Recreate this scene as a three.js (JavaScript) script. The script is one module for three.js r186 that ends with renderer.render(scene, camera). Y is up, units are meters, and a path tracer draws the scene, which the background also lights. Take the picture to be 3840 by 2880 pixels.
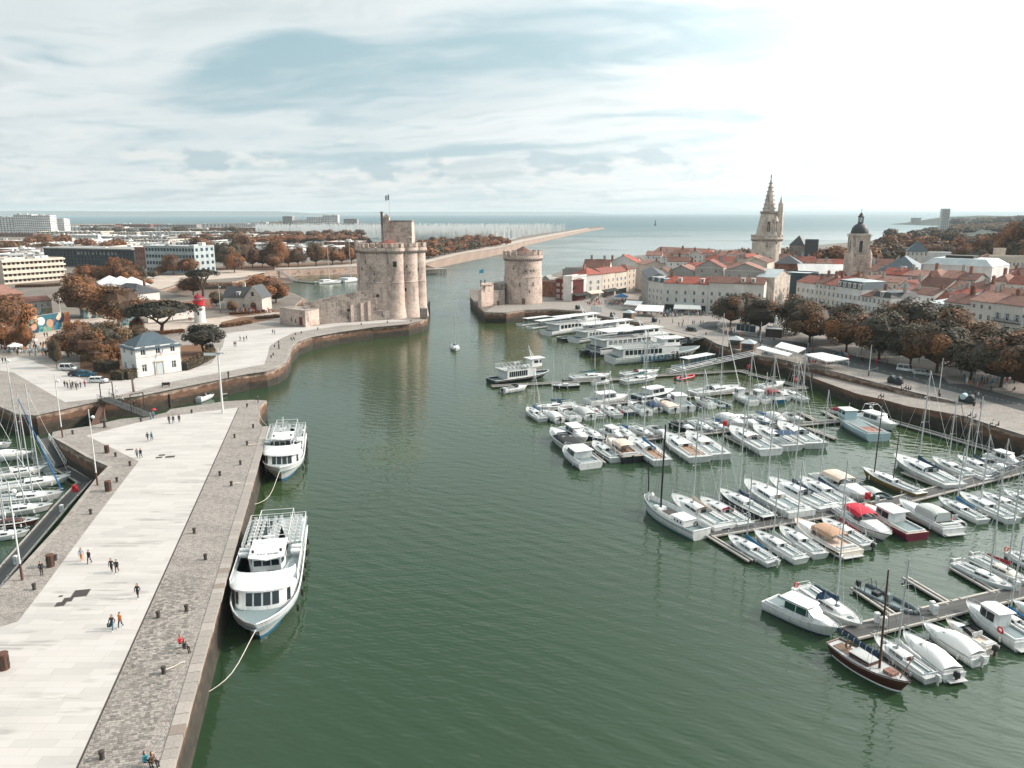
import*as THREE from 'three';
import{mergeGeometries,toCreasedNormals}from 'three/addons/utils/BufferGeometryUtils.js';
import{MarchingCubes}from 'three/addons/objects/MarchingCubes.js';
// ---------------------------------------------------------------- camera, sky, sun, exposure
const scene=new THREE.Scene();
const CY=46.6,PITCH=12.55*Math.PI/180,F=2880;
const camera=new THREE.PerspectiveCamera(53.13,4/3,0.5,120000);
camera.position.set(0,CY,0);
camera.rotation.set(-PITCH,0,0);
const renderer=new THREE.WebGLRenderer({antialias:true});
renderer.setSize(1024,768);
renderer.toneMapping=THREE.LinearToneMapping;
renderer.toneMappingExposure=1.02;
renderer.shadowMap.enabled=true;
const SUN_AZ=64*Math.PI/180,SUN_EL=31*Math.PI/180;
const SUN=new THREE.Vector3(Math.sin(SUN_AZ)*Math.cos(SUN_EL),Math.sin(SUN_EL),-Math.cos(SUN_AZ)*Math.cos(SUN_EL));
const sun=new THREE.DirectionalLight(new THREE.Color(1,0.86,0.74),4.2);
sun.position.copy(SUN).multiplyScalar(900);sun.target.position.set(0,0,-250);
sun.castShadow=true;sun.shadow.radius=5;sun.shadow.mapSize.set(4096,4096);
Object.assign(sun.shadow.camera,{left:-450,right:450,top:450,bottom:-450,near:10,far:2500});
scene.add(sun,sun.target);
// ---------------------------------------------------------------- random numbers and noise
function rng(seed){let s=seed>>>0;return()=>{s=(s+0x6D2B79F5)>>>0;let t=s;t=Math.imul(t^(t>>>15),t|1);t^=t+Math.imul(t^(t>>>7),t|61);return((t^(t>>>14))>>>0)/4294967296;};}
const R0=rng(11);
const rr=(a,b,r=R0)=>a+(b-a)*r();
const clamp=(x,a=0,b=1)=>Math.min(b,Math.max(a,x));
const lerp=(a,b,t)=>a+(b-a)*t;
const sstep=(a,b,x)=>{const t=clamp((x-a)/(b-a));return t*t*(3-2*t);};
const HASH=new Float32Array(65536);{const r=rng(5);for(let i=0;i<65536;i++)HASH[i]=r();}
const hsh=(x,y)=>HASH[((x*157+y*8191)&65535)];
function vnoise(x,y,px,py){
let x0=Math.floor(x),y0=Math.floor(y);const fx=x-x0,fy=y-y0;
const u=fx*fx*(3-2*fx),v=fy*fy*(3-2*fy);const m=(a,n)=>n?((a%n)+n)%n:a;
const xa=m(x0,px),xb=m(x0+1,px),ya=m(y0,py),yb=m(y0+1,py);
return lerp(lerp(hsh(xa,ya),hsh(xb,ya),u),lerp(hsh(xa,yb),hsh(xb,yb),u),v);
}
function fbm(x,y,oct,px,py,g=0.5){let s=0,a=1,n=0;for(let i=0;i<oct;i++){s+=a*vnoise(x+i*0,y,px,py);n+=a;a*=g;x*=2;y*=2;px*=2;py*=2;}return s/n;}
// ---------------------------------------------------------------- the sky: high streaked cloud, brighter towards the sun
{
const W=4096,Hh=2048,data=new Float32Array(W*Hh*4);
for(let j=0;j<Hh;j++)for(let i=0;i<W;i++){
const el=((j+0.5)/Hh-0.5)*Math.PI,y=Math.sin(el),o=(j*W+i)*4;data[o+3]=1;
if(y<-0.003){data[o]=0.2;data[o+1]=0.24;data[o+2]=0.25;continue;}
const az=((i+0.5)/W-0.5)*2*Math.PI,x=Math.cos(el)*Math.cos(az),z=Math.cos(el)*Math.sin(az);
const mu=x*SUN.x+y*SUN.y+z*SUN.z,ang=Math.acos(clamp(mu,-1,1)),e=Math.max(y,0),hz=Math.exp(-e*9);
let r=lerp(0.30,0.60,hz),g=lerp(0.48,0.70,hz),b=lerp(0.555,0.715,hz);
const k=1/(e+0.06),px=x*k,pz=z*k;
const w1=fbm(px*0.5+7,pz*0.5+3,3)-0.5,w2=fbm(px*1.9+40,pz*1.9+9,3)-0.5;
const c1=fbm(px*0.30+pz*0.20+31+w1*1.5,pz*0.62-px*0.26+11.7+w1*1.3,5,0,0,0.55),c2=e>0.6?0.5:fbm(px*1.3+pz*0.5+91+w1*2+w2*1.2,pz*2.4-px*0.7+17+w2*1.6,6,0,0,0.62);
const glow=Math.exp(-Math.pow(ang/0.52,2)),wide=Math.exp(-Math.pow(ang/1.1,2));
const cov=sstep(0.34,0.60,c1+0.30*(c2-0.5)+0.10*wide+0.02),thick=sstep(0.42,0.78,c1*0.5+c2*0.5);
const wr=0.80-0.27*thick,wg=0.845-0.225*thick,wb=0.85-0.205*thick,cc=cov*0.92*sstep(0,0.03,e+0.012);
r=lerp(r,wr,cc);g=lerp(g,wg,cc);b=lerp(b,wb,cc);
if(e<0.16){
const cu=q=>fbm(az*15+50,(e-q)*46+3,6,0,0,0.6)-Math.abs(e-0.050-q)*5.5,cm=sstep(0.42,0.56,cu(0))*0.7,top=sstep(0.42,0.58,cu(0.01));
r=lerp(r,lerp(0.80,0.42,top),cm);g=lerp(g,lerp(0.82,0.55,top),cm);b=lerp(b,lerp(0.80,0.60,top),cm);
}
const G1=5.5*glow+0.22*wide;
data[o]=r+G1*0.97;data[o+1]=g+G1*0.99;data[o+2]=b+G1*0.96;
}
const sky=new THREE.DataTexture(data,W,Hh,THREE.RGBAFormat,THREE.FloatType);
sky.mapping=THREE.EquirectangularReflectionMapping;sky.magFilter=THREE.LinearFilter;sky.minFilter=THREE.LinearFilter;sky.wrapS=THREE.RepeatWrapping;sky.needsUpdate=true;
scene.background=sky;scene.environment=sky;scene.environmentIntensity=1.0;
}
scene.fog=new THREE.FogExp2(new THREE.Color(0.62,0.72,0.76),0.000055);
// ---------------------------------------------------------------- from the photograph to the place
const SP=Math.sin(PITCH),CP=Math.cos(PITCH),G=4.6;
function dist(sy,h){const v=(sy-1440)/F;return(CY-h)*(CP-v*SP)/(SP+v*CP);}
function depthOf(d,h){return d*CP+(CY-h)*SP;}
function XD(sx,d,h=G){return(sx-1920)*depthOf(d,h)/F;}
function HT(sy,d){const v=(sy-1440)/F;return CY-d*(SP+v*CP)/(CP-v*SP);}
function P(sx,sy,h=G){const d=dist(sy,h);return new THREE.Vector3(XD(sx,d,h),h,-d);}
function PD(sx,d,h=G){return new THREE.Vector3(XD(sx,d,h),h,-d);}
const V=(x,y,z)=>new THREE.Vector3(x,y,z);
// ---------------------------------------------------------------- textures and materials
function tex(W,H2,fn,srgb=false){
const d=new Uint8Array(W*H2*4);
for(let j=0;j<H2;j++)for(let i=0;i<W;i++){const c=fn(i/W,j/H2,i,j),o=(j*W+i)*4;for(let k=0;k<3;k++)d[o+k]=clamp(c[k])*255;d[o+3]=255;}
const t=new THREE.DataTexture(d,W,H2);t.wrapS=t.wrapT=THREE.RepeatWrapping;t.magFilter=THREE.LinearFilter;t.minFilter=THREE.LinearMipmapLinearFilter;t.generateMipmaps=true;
if(srgb)t.colorSpace=THREE.SRGBColorSpace;t.needsUpdate=true;return t;
}
function rep(t,mx,my=mx){const c=t.clone();c.repeat.set(1/mx,1/my);c.needsUpdate=true;return c;}
const lin=(r,g,b)=>new THREE.Color().setRGB(r,g,b);
function mat(name,col,rough=0.8,o={}){const m=new THREE.MeshStandardMaterial({color:Array.isArray(col)?lin(...col):col,roughness:rough,...o});m.name=name;return m;}
// grey multipliers: blotches, stains, streaks
const T_blotch=tex(512,512,(u,v)=>{const a=0.62+0.38*fbm(u*6,v*6,6,6,6,0.6),s=fbm(u*40,v*3,3,40,3);const q=a*(0.86+0.2*s);return[q,q,q];});
const T_soil=tex(512,512,(u,v)=>{const a=fbm(u*7,v*7,5,7,7,0.6),s=sstep(0.5,0.8,fbm(u*50,v*4,3,50,4));const q=0.86+0.2*a-0.16*s;return[q,q*(1-0.02*s),q*(1-0.05*s)];});
const T_fine=tex(512,512,(u,v)=>{const q=0.6+0.4*fbm(u*24,v*24,5,24,24,0.7);return[q,q,q];});
// old limestone masonry: courses, weathered grey crust, streaks of rain
function masonry(courses,cols,crust,seed){
return tex(1024,1024,(u,v)=>{
const row=Math.floor(v*courses),fv=v*courses-row,off=hsh(row,seed),uu=u*cols+off,col=Math.floor(uu)%cols,fu=uu-Math.floor(uu);
const tone=0.80+0.30*hsh(col*7+seed,row*3);
const jt=Math.min(sstep(0,0.09,fv),sstep(0,0.06,fu)),n=fbm(u*10,v*10,6,10,10,0.6);
const pat=sstep(0.50,0.68,fbm(u*5+0.1,v*4,5,5,4,0.6)),st=sstep(0.52,0.75,fbm(u*34,v*2,4,34,2,0.6));
const dk=1-crust*(0.75*pat*(0.5+n)+0.45*st);
const q=tone*(0.72+0.5*n)*(0.66+0.34*jt)*dk;
return[q,q*(0.985-0.02*pat),q*(0.97-0.01*pat)];
});
}
const T_stone=masonry(40,20,0.42,3),T_wallstone=masonry(22,14,0.6,9);
const B_stone=tex(512,512,(u,v)=>{const row=Math.floor(v*40),fv=v*40-row,uu=u*20+hsh(row,3),fu=uu-Math.floor(uu);const q=Math.min(sstep(0,0.12,fv),sstep(0,0.08,fu))*0.6+0.4*fbm(u*30,v*30,3,30,30);return[q,q,q];});
const T_tile=tex(512,512,(u,v)=>{const row=Math.floor(v*20),fu=u*32-Math.floor(u*32),fv=v*20-row;const n=fbm(u*8,v*8,5,8,8,0.65),t=0.7+0.5*hsh(Math.floor(u*32)*3,row*5);const q=(0.55+0.9*(n-0.1))*t*(0.75+0.25*Math.sin(fu*Math.PI))*(0.8+0.2*sstep(0,0.2,fv));return[q,q*0.98,q*0.97];});
const T_slate=tex(512,512,(u,v)=>{const row=Math.floor(v*28),fv=v*28-row,uu=u*24+(row%2)*0.5,c=Math.floor(uu)%24,fu=uu-Math.floor(uu);const q=(0.75+0.3*hsh(c*3,row*7))*(0.75+0.25*Math.min(sstep(0,0.15,fv),sstep(0,0.1,fu)))*(0.8+0.35*fbm(u*6,v*6,4,6,6));return[q,q,q];});
const T_cobble=tex(1024,1024,(u,v)=>{const R=60,row=Math.floor(v*R),fv=v*R-row,n=40,uu=u*n+hsh(row,77),c=Math.floor(uu)%n,fu=uu-Math.floor(uu);const jt=Math.min(sstep(0,0.16,fv)*sstep(0,0.16,1-fv),sstep(0,0.12,fu)*sstep(0,0.12,1-fu));const t=0.62+0.5*hsh(c*13,row*7),big=0.75+0.5*fbm(u*4,v*4,5,4,4,0.6);const q=t*big*(0.45+0.55*jt);return[q,q*0.985,q*0.965];});
const B_cobble=tex(1024,1024,(u,v)=>{const R=60,row=Math.floor(v*R),fv=v*R-row,n=40,uu=u*n+hsh(row,77),fu=uu-Math.floor(uu);const q=Math.min(sstep(0,0.25,fv)*sstep(0,0.25,1-fv),sstep(0,0.2,fu)*sstep(0,0.2,1-fu));return[q,q,q];});
const T_plaza=tex(1024,1024,(u,v)=>{const R=24,row=Math.floor(v*R),fv=v*R-row,n=10,uu=u*n+hsh(row,5),c=Math.floor(uu)%n;const fu=uu-Math.floor(uu),t=0.90+0.14*hsh(c*11,row*3),n1=fbm(u*5,v*5,5,5,5,0.55),st=sstep(0.58,0.8,fbm(u*7,v*40,4,7,40,0.6))*sstep(0.45,0.65,fbm(u*6+0.3,v*6,3,6,6));const q=t*(0.86+0.22*n1)*(1-0.3*st)*(0.84+0.16*Math.min(sstep(0,0.07,fv),sstep(0,0.03,fu)));return[q,q*0.995,q*0.985];});
const T_asphalt=tex(512,512,(u,v)=>{const q=(0.7+0.4*fbm(u*5,v*5,4,5,5))*(0.8+0.3*hsh((u*512)|0,(v*512)|0));return[q,q,q];});
const T_wood=tex(512,512,(u,v)=>{const n=16,c=Math.floor(v*n),fv=v*n-c;const q=(0.65+0.5*hsh(c*5,9))*(0.75+0.4*fbm(u*6,v*60,4,6,60))*(0.5+0.5*sstep(0,0.12,fv));return[q,q,q];});
const T_earth=tex(512,512,(u,v)=>{const a=fbm(u*8,v*8,6,8,8,0.65);return[0.5+0.8*a,0.5+0.75*a,0.5+0.7*a];});
const T_quay=tex(1024,512,(u,v)=>{
const row=Math.floor(v*9),fv=v*9-row,n=20,uu=u*n+hsh(row,31),c=Math.floor(uu)%n,fu=uu-Math.floor(uu),nn=fbm(u*12,v*6,6,12,6,0.65);
const jt=Math.min(sstep(0,0.12,fv),sstep(0,0.05,fu)),tone=0.75+0.45*hsh(c*5,row*3+1);
const weed=1-sstep(0.50,0.74,v+0.34*(nn-0.5)),pale=sstep(0.80,0.93,v+0.3*(nn-0.5));
let r=lerp(0.125,0.30,pale),g=lerp(0.068,0.225,pale),b=lerp(0.043,0.175,pale);
r=lerp(r,0.035,weed);g=lerp(g,0.030,weed);b=lerp(b,0.022,weed);
const q=tone*(0.6+0.8*nn)*(0.55+0.45*jt);return[r*q,g*q,b*q];
});
const M={
stone:mat('weathered limestone',[0.62,0.50,0.435],0.9,{map:rep(T_stone,20,20),bumpMap:rep(B_stone,20,20),bumpScale:0.05}),
stoneDark:mat('grey weathered stone',[0.36,0.31,0.275],0.92,{map:rep(T_wallstone,14,14),bumpMap:rep(B_stone,18,18),bumpScale:0.05}),
stonePale:mat('pale dressed limestone',[0.62,0.55,0.48],0.85,{map:rep(T_stone,24,24)}),
coping:mat('worn granite coping',[0.34,0.305,0.275],0.85,{map:rep(T_fine,3.3)}),
quay:mat('tidal harbour wall',[1,1,1],0.88,{map:rep(T_quay,24,1)}),
cobble:mat('old cobbles',[0.33,0.30,0.275],0.9,{map:rep(T_cobble,14,10),bumpMap:rep(B_cobble,14,10),bumpScale:0.02}),
plaza:mat('pale stone paving',[0.46,0.435,0.415],0.8,{map:rep(T_plaza,36,24)}),
sand:mat('sandy gravel paving',[0.44,0.375,0.325],0.9,{map:rep(T_earth,30)}),
asphalt:mat('asphalt',[0.055,0.058,0.06],0.85,{map:rep(T_asphalt,9)}),
earth:mat('dry ground',[0.19,0.125,0.085],0.95,{map:rep(T_earth,22)}),
town:mat('town ground',[0.16,0.14,0.12],0.95,{map:rep(T_earth,60)}),
lawn:mat('dry lawn',[0.155,0.075,0.035],0.95,{map:rep(T_earth,9)}),
mud:mat('tidal mud',[0.13,0.085,0.06],0.6,{map:rep(T_earth,14)}),
rock:mat('sea bank stones',[0.30,0.215,0.165],0.9,{map:rep(T_wallstone,9),bumpMap:rep(T_wallstone,9),bumpScale:0.15}),
plaster:mat('pale lime plaster',[0.76,0.72,0.66],0.85,{map:rep(T_blotch,17)}),
plasterCool:mat('off-white plaster',[0.80,0.80,0.78],0.85,{map:rep(T_blotch,15)}),
plasterGrey:mat('grey render',[0.42,0.405,0.385],0.9,{map:rep(T_blotch,13)}),
plasterWarm:mat('warm cream render',[0.74,0.64,0.54],0.85,{map:rep(T_blotch,14)}),
white:mat('white painted wall',[0.76,0.75,0.73],0.7,{map:rep(T_blotch,30)}),
brick:mat('reddish brick',[0.30,0.145,0.10],0.9,{map:rep(T_wallstone,8)}),
redwall:mat('dark red rendered wall',[0.16,0.035,0.03],0.85,{map:rep(T_blotch,12)}),
tileRed:mat('red clay tiles',[0.25,0.075,0.05],0.85,{map:rep(T_tile,9,7)}),
tileBrown:mat('brown clay tiles',[0.17,0.078,0.058],0.9,{map:rep(T_tile,9,7)}),
tilePink:mat('pinkish old tiles',[0.31,0.16,0.12],0.9,{map:rep(T_tile,9,7)}),
tileBright:mat('new orange-red tiles',[0.34,0.085,0.055],0.85,{map:rep(T_tile,9,7)}),
slate:mat('blue-grey slate',[0.055,0.085,0.105],0.5,{map:rep(T_slate,6)}),
slateDark:mat('dark slate',[0.05,0.052,0.058],0.55,{map:rep(T_slate,6)}),
roofGrey:mat('grey flat roof',[0.33,0.32,0.305],0.9,{map:rep(T_blotch,30)}),
roofPale:mat('pale gravel roof',[0.66,0.63,0.59],0.9,{map:rep(T_blotch,26)}),
zinc:mat('zinc sheet',[0.46,0.52,0.53],0.45,{map:rep(T_blotch,8)}),
glass:mat('window glass',[0.02,0.028,0.032],0.08),
glassBlue:mat('bluish glass wall',[0.03,0.06,0.075],0.12),
shutter:mat('grey-blue shutters',[0.42,0.47,0.48],0.7),
shutterPale:mat('pale shutters',[0.6,0.6,0.58],0.7),
frame:mat('white window frame',[0.68,0.67,0.65],0.6),
trim:mat('stone trim',[0.58,0.53,0.47],0.85),
gel:mat('white gelcoat',[0.70,0.715,0.71],0.3,{map:rep(T_soil,9,5)}),
gelWarm:mat('cream gelcoat',[0.70,0.63,0.54],0.35),
gelBlue:mat('pale blue boat paint',[0.40,0.53,0.57],0.35),
deck:mat('non-slip deck',[0.54,0.555,0.55],0.7,{map:rep(T_fine,1.7)}),
deckGrey:mat('grey-green deck paint',[0.20,0.265,0.275],0.7,{map:rep(T_fine,2.3)}),
teak:mat('teak deck',[0.36,0.22,0.14],0.75,{map:rep(T_wood,1.4,1.1)}),
mahogany:mat('varnished dark wood',[0.10,0.032,0.022],0.35,{map:rep(T_wood,3,2)}),
navy:mat('navy blue hull',[0.012,0.035,0.06],0.3),
blueHull:mat('blue hull',[0.012,0.09,0.16],0.3),
blackHull:mat('black hull',[0.015,0.017,0.02],0.35),
olive:mat('olive ochre hull',[0.21,0.15,0.045],0.5,{map:rep(T_blotch,3)}),
maroon:mat('maroon paint',[0.14,0.012,0.03],0.4),
canvasBlue:mat('blue canvas',[0.012,0.11,0.26],0.85),
canvasNavy:mat('dark navy canvas',[0.012,0.04,0.085],0.85),
canvasGreen:mat('dark teal canvas',[0.008,0.09,0.10],0.85),
canvasBlack:mat('black canvas',[0.018,0.02,0.022],0.85),
canvasGrey:mat('grey canvas',[0.44,0.46,0.45],0.9),
canvasTan:mat('tan canvas',[0.40,0.25,0.165],0.9),
canvasCream:mat('cream canvas',[0.62,0.50,0.41],0.9),
canvasRed:mat('red canvas',[0.48,0.012,0.035],0.8),
canvasMaroon:mat('maroon canvas',[0.22,0.012,0.022],0.85),
canvasWhite:mat('white canvas',[0.72,0.72,0.70],0.85),
alu:mat('mast aluminium',[0.46,0.48,0.48],0.4,{metalness:0.25}),
steel:mat('stainless rail',[0.60,0.62,0.63],0.3,{metalness:0.5}),
black:mat('black plastic',[0.018,0.019,0.021],0.5),
iron:mat('dark iron',[0.045,0.035,0.03],0.7),
rust:mat('rusted iron',[0.115,0.05,0.032],0.85,{map:rep(T_fine,1)}),
red:mat('red paint',[0.52,0.012,0.025],0.4),
orange:mat('orange plastic',[0.62,0.09,0.02],0.5),
rope:mat('pale rope',[0.52,0.47,0.40],0.9),
wood:mat('brown timber',[0.20,0.12,0.075],0.8,{map:rep(T_wood,2,1)}),
pontoon:mat('dark pontoon decking',[0.07,0.07,0.068],0.8,{map:rep(T_wood,2.2,3)}),
kerbWood:mat('pale pontoon edge',[0.50,0.465,0.42],0.75,{map:rep(T_wood,4,1)}),
lampPost:mat('pale painted post',[0.55,0.56,0.55],0.5),
leaf:mat('autumn leaves',[1,1,1],0.75,{vertexColors:true,side:THREE.DoubleSide}),
bark:mat('bark',[0.10,0.065,0.045],0.95,{map:rep(T_wood,1,1)}),
vc:mat('painted surface',[1,1,1],0.75,{vertexColors:true}),
rubber:mat('black rubber',[0.016,0.016,0.017],0.7),
binGreen:mat('dark refuse bin plastic',[0.02,0.032,0.036],0.5),
rib:mat('dark grey inflatable tube',[0.055,0.075,0.085],0.6),
};
// ---------------------------------------------------------------- naming and things
const counts={};
function numbered(n){const k=counts[n]=(counts[n]??-1)+1;return k?`${n}_${String(k).padStart(3, '0')}`:n;}
function meta(o,label,category,group){if(label)o.userData.label=label;if(category)o.userData.category=category;if(group)o.userData.group=group;return o;}
function thing(name,label,category,pos,ry=0,group){const o=new THREE.Group();o.name=numbered(name);meta(o,label,category,group);if(pos)o.position.copy(pos);o.rotation.y=ry;scene.add(o);return o;}
function kind(o,k){o.userData.kind=k;return o;}
// ---------------------------------------------------------------- a builder that joins faces into ONE named mesh
class GB{
constructor(){this.p=[];this.uv=[];this.c=null;this.col=null;this.m=new THREE.Matrix4();this.s=[];}
at(x=0,y=0,z=0,ry=0,rz=0,rx=0){this.m.compose(V(x,y,z),new THREE.Quaternion().setFromEuler(new THREE.Euler(rx,ry,rz,'YXZ')),V(1,1,1));return this;}
color(r,g,b){this.col=[r,g,b];this.c??=new Array(this.p.length).fill(1);return this;}
_v(a,u){const x=a.x??a[0],y=a.y??a[1],z=a.z??a[2],e=this.m.elements;this.p.push(e[0]*x+e[4]*y+e[8]*z+e[12],e[1]*x+e[5]*y+e[9]*z+e[13],e[2]*x+e[6]*y+e[10]*z+e[14]);this.uv.push(u[0],u[1]);if(this.col)this.c.push(...this.col);}
tri(a,b,c,ua,ub,uc){
const g=(q,k)=>q[k]??q['xyz'[k]];
if(!ua){
const e1=[0,1,2].map(k=>g(b,k)-g(a,k)),e2=[0,1,2].map(k=>g(c,k)-g(a,k));
const n=[Math.abs(e1[1]*e2[2]-e1[2]*e2[1]),Math.abs(e1[2]*e2[0]-e1[0]*e2[2]),Math.abs(e1[0]*e2[1]-e1[1]*e2[0])];
const f=n[1]>1.2*n[0]&&n[1]>1.2*n[2]?q=>[g(q,0),g(q,2)]:n[0]>n[2]?q=>[g(q,2),g(q,1)]:q=>[g(q,0),g(q,1)];
ua=f(a);ub=f(b);uc=f(c);
}
this._v(a,ua);this._v(b,ub);this._v(c,uc);return this;
}
quad(a,b,c,d,ua,ub,uc,ud){this.tri(a,b,c,ua,ub,uc);this.tri(a,c,d,ua,uc,ud);return this;}
box(w,h,d,x=0,y=0,z=0){
const X=w/2,Z=d/2,q=(i,j,k)=>[x+i*X,y+j*h,z+k*Z];
this.quad(q(-1,0,1),q(1,0,1),q(1,1,1),q(-1,1,1));this.quad(q(1,0,-1),q(-1,0,-1),q(-1,1,-1),q(1,1,-1));
this.quad(q(1,0,1),q(1,0,-1),q(1,1,-1),q(1,1,1));this.quad(q(-1,0,-1),q(-1,0,1),q(-1,1,1),q(-1,1,-1));
this.quad(q(-1,1,1),q(1,1,1),q(1,1,-1),q(-1,1,-1));this.quad(q(-1,0,-1),q(1,0,-1),q(1,0,1),q(-1,0,1));return this;
}
prism(pts,y0,y1,cap=true,uvw=null){
const n=pts.length;let area=0;for(let i=0;i<n;i++){const a=pts[i],b=pts[(i+1)%n];area+=a[0]*b[1]-b[0]*a[1];}
const q=area>0?[...pts].reverse():pts;let run=0;
for(let i=0;i<n;i++){const a=q[i],b=q[(i+1)%n],L=Math.hypot(b[0]-a[0],b[1]-a[1]);
const v0=uvw?uvw[0]:y0,v1=uvw?uvw[1]:y1;
this.quad([a[0],y0,a[1]],[b[0],y0,b[1]],[b[0],y1,b[1]],[a[0],y1,a[1]],[run,v0],[run+L,v0],[run+L,v1],[run,v1]);run+=L;}
if(cap){const f=THREE.ShapeUtils.triangulateShape(q.map(a=>new THREE.Vector2(a[0],-a[1])),[]);
for(const[i,j,k]of f)this.tri([q[i][0],y1,q[i][1]],[q[j][0],y1,q[j][1]],[q[k][0],y1,q[k][1]]);}
return this;
}
flat(pts,y){return this.sheet(pts.map(a=>[a[0],y,a[1]]));}
sheet(p3){
let area=0;const n=p3.length;for(let i=0;i<n;i++){const a=p3[i],b=p3[(i+1)%n];area+=a[0]*b[2]-b[0]*a[2];}
const q=area>0?[...p3].reverse():p3,f=THREE.ShapeUtils.triangulateShape(q.map(a=>new THREE.Vector2(a[0],-a[2])),[]);
for(const[i,j,k]of f)this.tri(q[i],q[j],q[k]);return this;
}
rings(list,closed=true,capLo=false,capHi=false,uvr=null){
for(let j=0;j+1<list.length;j++){const A=list[j],B=list[j+1],n=A.length,m=closed?n:n-1;let run=0;
for(let i=0;i<m;i++){const k=(i+1)%n;const L=uvr?Math.hypot(A[k][0]-A[i][0],A[k][2]-A[i][2]):0;
if(uvr)this.quad(A[i],A[k],B[k],B[i],[run,A[i][1]],[run+L,A[k][1]],[run+L,B[k][1]],[run,B[i][1]]);else this.quad(A[i],A[k],B[k],B[i]);run+=L;}}
const fan=(A,up)=>{const c=[0,1,2].map(q=>A.reduce((s,a)=>s+a[q],0)/A.length);for(let i=0;i<A.length;i++){const k=(i+1)%A.length;up?this.tri(c,A[i],A[k]):this.tri(c,A[k],A[i]);}};
if(capLo)fan(list[0],false);if(capHi)fan(list.at(-1),true);return this;
}
lathe(prof,n=16,x=0,z=0,a0=0,caps=true){
const R=prof.map(([r,y])=>Array.from({length:n},(_,i)=>{const a=a0-i/n*2*Math.PI;return[x+r*Math.cos(a),y,z+r*Math.sin(a)];}));
return this.rings(R,true,caps&&prof[0][0]>0.001,caps&&prof.at(-1)[0]>0.001,true);
}
bar(a,b,r,n=6,r1=r){
const A=V(...(a.toArray?.()??a)),B=V(...(b.toArray?.()??b)),d=B.clone().sub(A);if(d.length()<1e-5)return this;d.normalize();
const u=Math.abs(d.y)>0.9?V(1,0,0):V(0,1,0),s=u.clone().cross(d).normalize(),t=d.clone().cross(s);
const ring=(c,q)=>Array.from({length:n},(_,i)=>{const an=i/n*2*Math.PI;return[0,1,2].map(k=>c.getComponent(k)+q*(Math.cos(an)*s.getComponent(k)+Math.sin(an)*t.getComponent(k)));});
return this.rings([ring(A,r),ring(B,r1)],true,true,true);
}
path(pts,r,n=5){for(let i=0;i+1<pts.length;i++)this.bar(pts[i],pts[i+1],r,n);return this;}
geo(crease=0){
let g=new THREE.BufferGeometry();g.setAttribute('position',new THREE.Float32BufferAttribute(this.p,3));g.setAttribute('uv',new THREE.Float32BufferAttribute(this.uv,2));
if(this.c)g.setAttribute('color',new THREE.Float32BufferAttribute(this.c,3));
g.computeVertexNormals();if(crease)g=toCreasedNormals(g,crease);return g;
}
build(name,m,parent=scene,crease=0){if(!this.p.length)return null;const o=new THREE.Mesh(this.geo(crease),m);o.name=parent===scene?numbered(name):name;o.castShadow=o.receiveShadow=true;parent.add(o);return o;}
}
const gb=()=>new GB();
// ---------------------------------------------------------------- water
const W_h=(()=>{
const waves=[];const r=rng(77);
for(let i=0;i<46;i++){const L=16+r()*r()*165,th=-0.35+(r()-0.5)*1.5;waves.push([Math.round(L*Math.sin(th)),Math.round(L*Math.cos(th)),r()*6.28,Math.pow(L,-0.75)]);}
const N=1024,h=new Float32Array(N*N);let mx=0;
for(let j=0;j<N;j++)for(let i=0;i<N;i++){const u=i/N,v=j/N;let s=0;const wx=0.012*(vnoise(u*9,v*9,9,9)-0.5),wy=0.012*(vnoise(u*9+4,v*9,9,9)-0.5);
for(const[a,b,ph,A]of waves)s+=A*Math.sin(6.28318*(a*(u+wx)+b*(v+wy))+ph);
const gust=0.35+0.9*fbm(u*4,v*4,3,4,4);h[j*N+i]=s*gust;mx=Math.max(mx,Math.abs(s*gust));}
return tex(N,N,(u,v,i,j)=>{const q=0.5+0.5*h[j*N+i]/mx;return[q,q,q];});
})();
{
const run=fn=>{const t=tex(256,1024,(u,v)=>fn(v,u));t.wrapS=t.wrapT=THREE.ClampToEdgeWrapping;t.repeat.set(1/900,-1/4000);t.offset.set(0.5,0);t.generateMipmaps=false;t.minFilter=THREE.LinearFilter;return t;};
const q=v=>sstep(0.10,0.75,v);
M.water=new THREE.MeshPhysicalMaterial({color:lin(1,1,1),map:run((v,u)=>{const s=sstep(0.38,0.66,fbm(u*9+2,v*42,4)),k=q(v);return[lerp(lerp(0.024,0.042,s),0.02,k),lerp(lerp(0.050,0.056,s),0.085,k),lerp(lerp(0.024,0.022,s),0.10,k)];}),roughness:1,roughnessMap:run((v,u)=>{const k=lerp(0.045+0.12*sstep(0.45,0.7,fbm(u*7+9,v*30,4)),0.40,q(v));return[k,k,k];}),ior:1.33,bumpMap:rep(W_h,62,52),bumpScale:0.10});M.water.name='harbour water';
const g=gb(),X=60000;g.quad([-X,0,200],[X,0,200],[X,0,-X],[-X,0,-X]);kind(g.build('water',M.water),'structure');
}
// ---------------------------------------------------------------- land, quays, roads
const pg=(list,h=G)=>list.map(([a,b,hh])=>{const p=P(a,b,hh??h);return[p.x,p.z];});
function structureGroup(name){const o=new THREE.Group();o.name=name;kind(o,'structure');scene.add(o);return o;}
function quayLand(name,poly,topMat,parts={}){
const o=structureGroup(name);gb().prism(poly,-1.5,G-0.02,false,[0,1]).build('quay_wall',M.quay,o);
gb().flat(poly,G).build('paving',topMat,o);return o;
}
function sheet(parent,name,poly,lift,m){return gb().flat(poly,G+lift).build(name,m,parent);}
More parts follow.
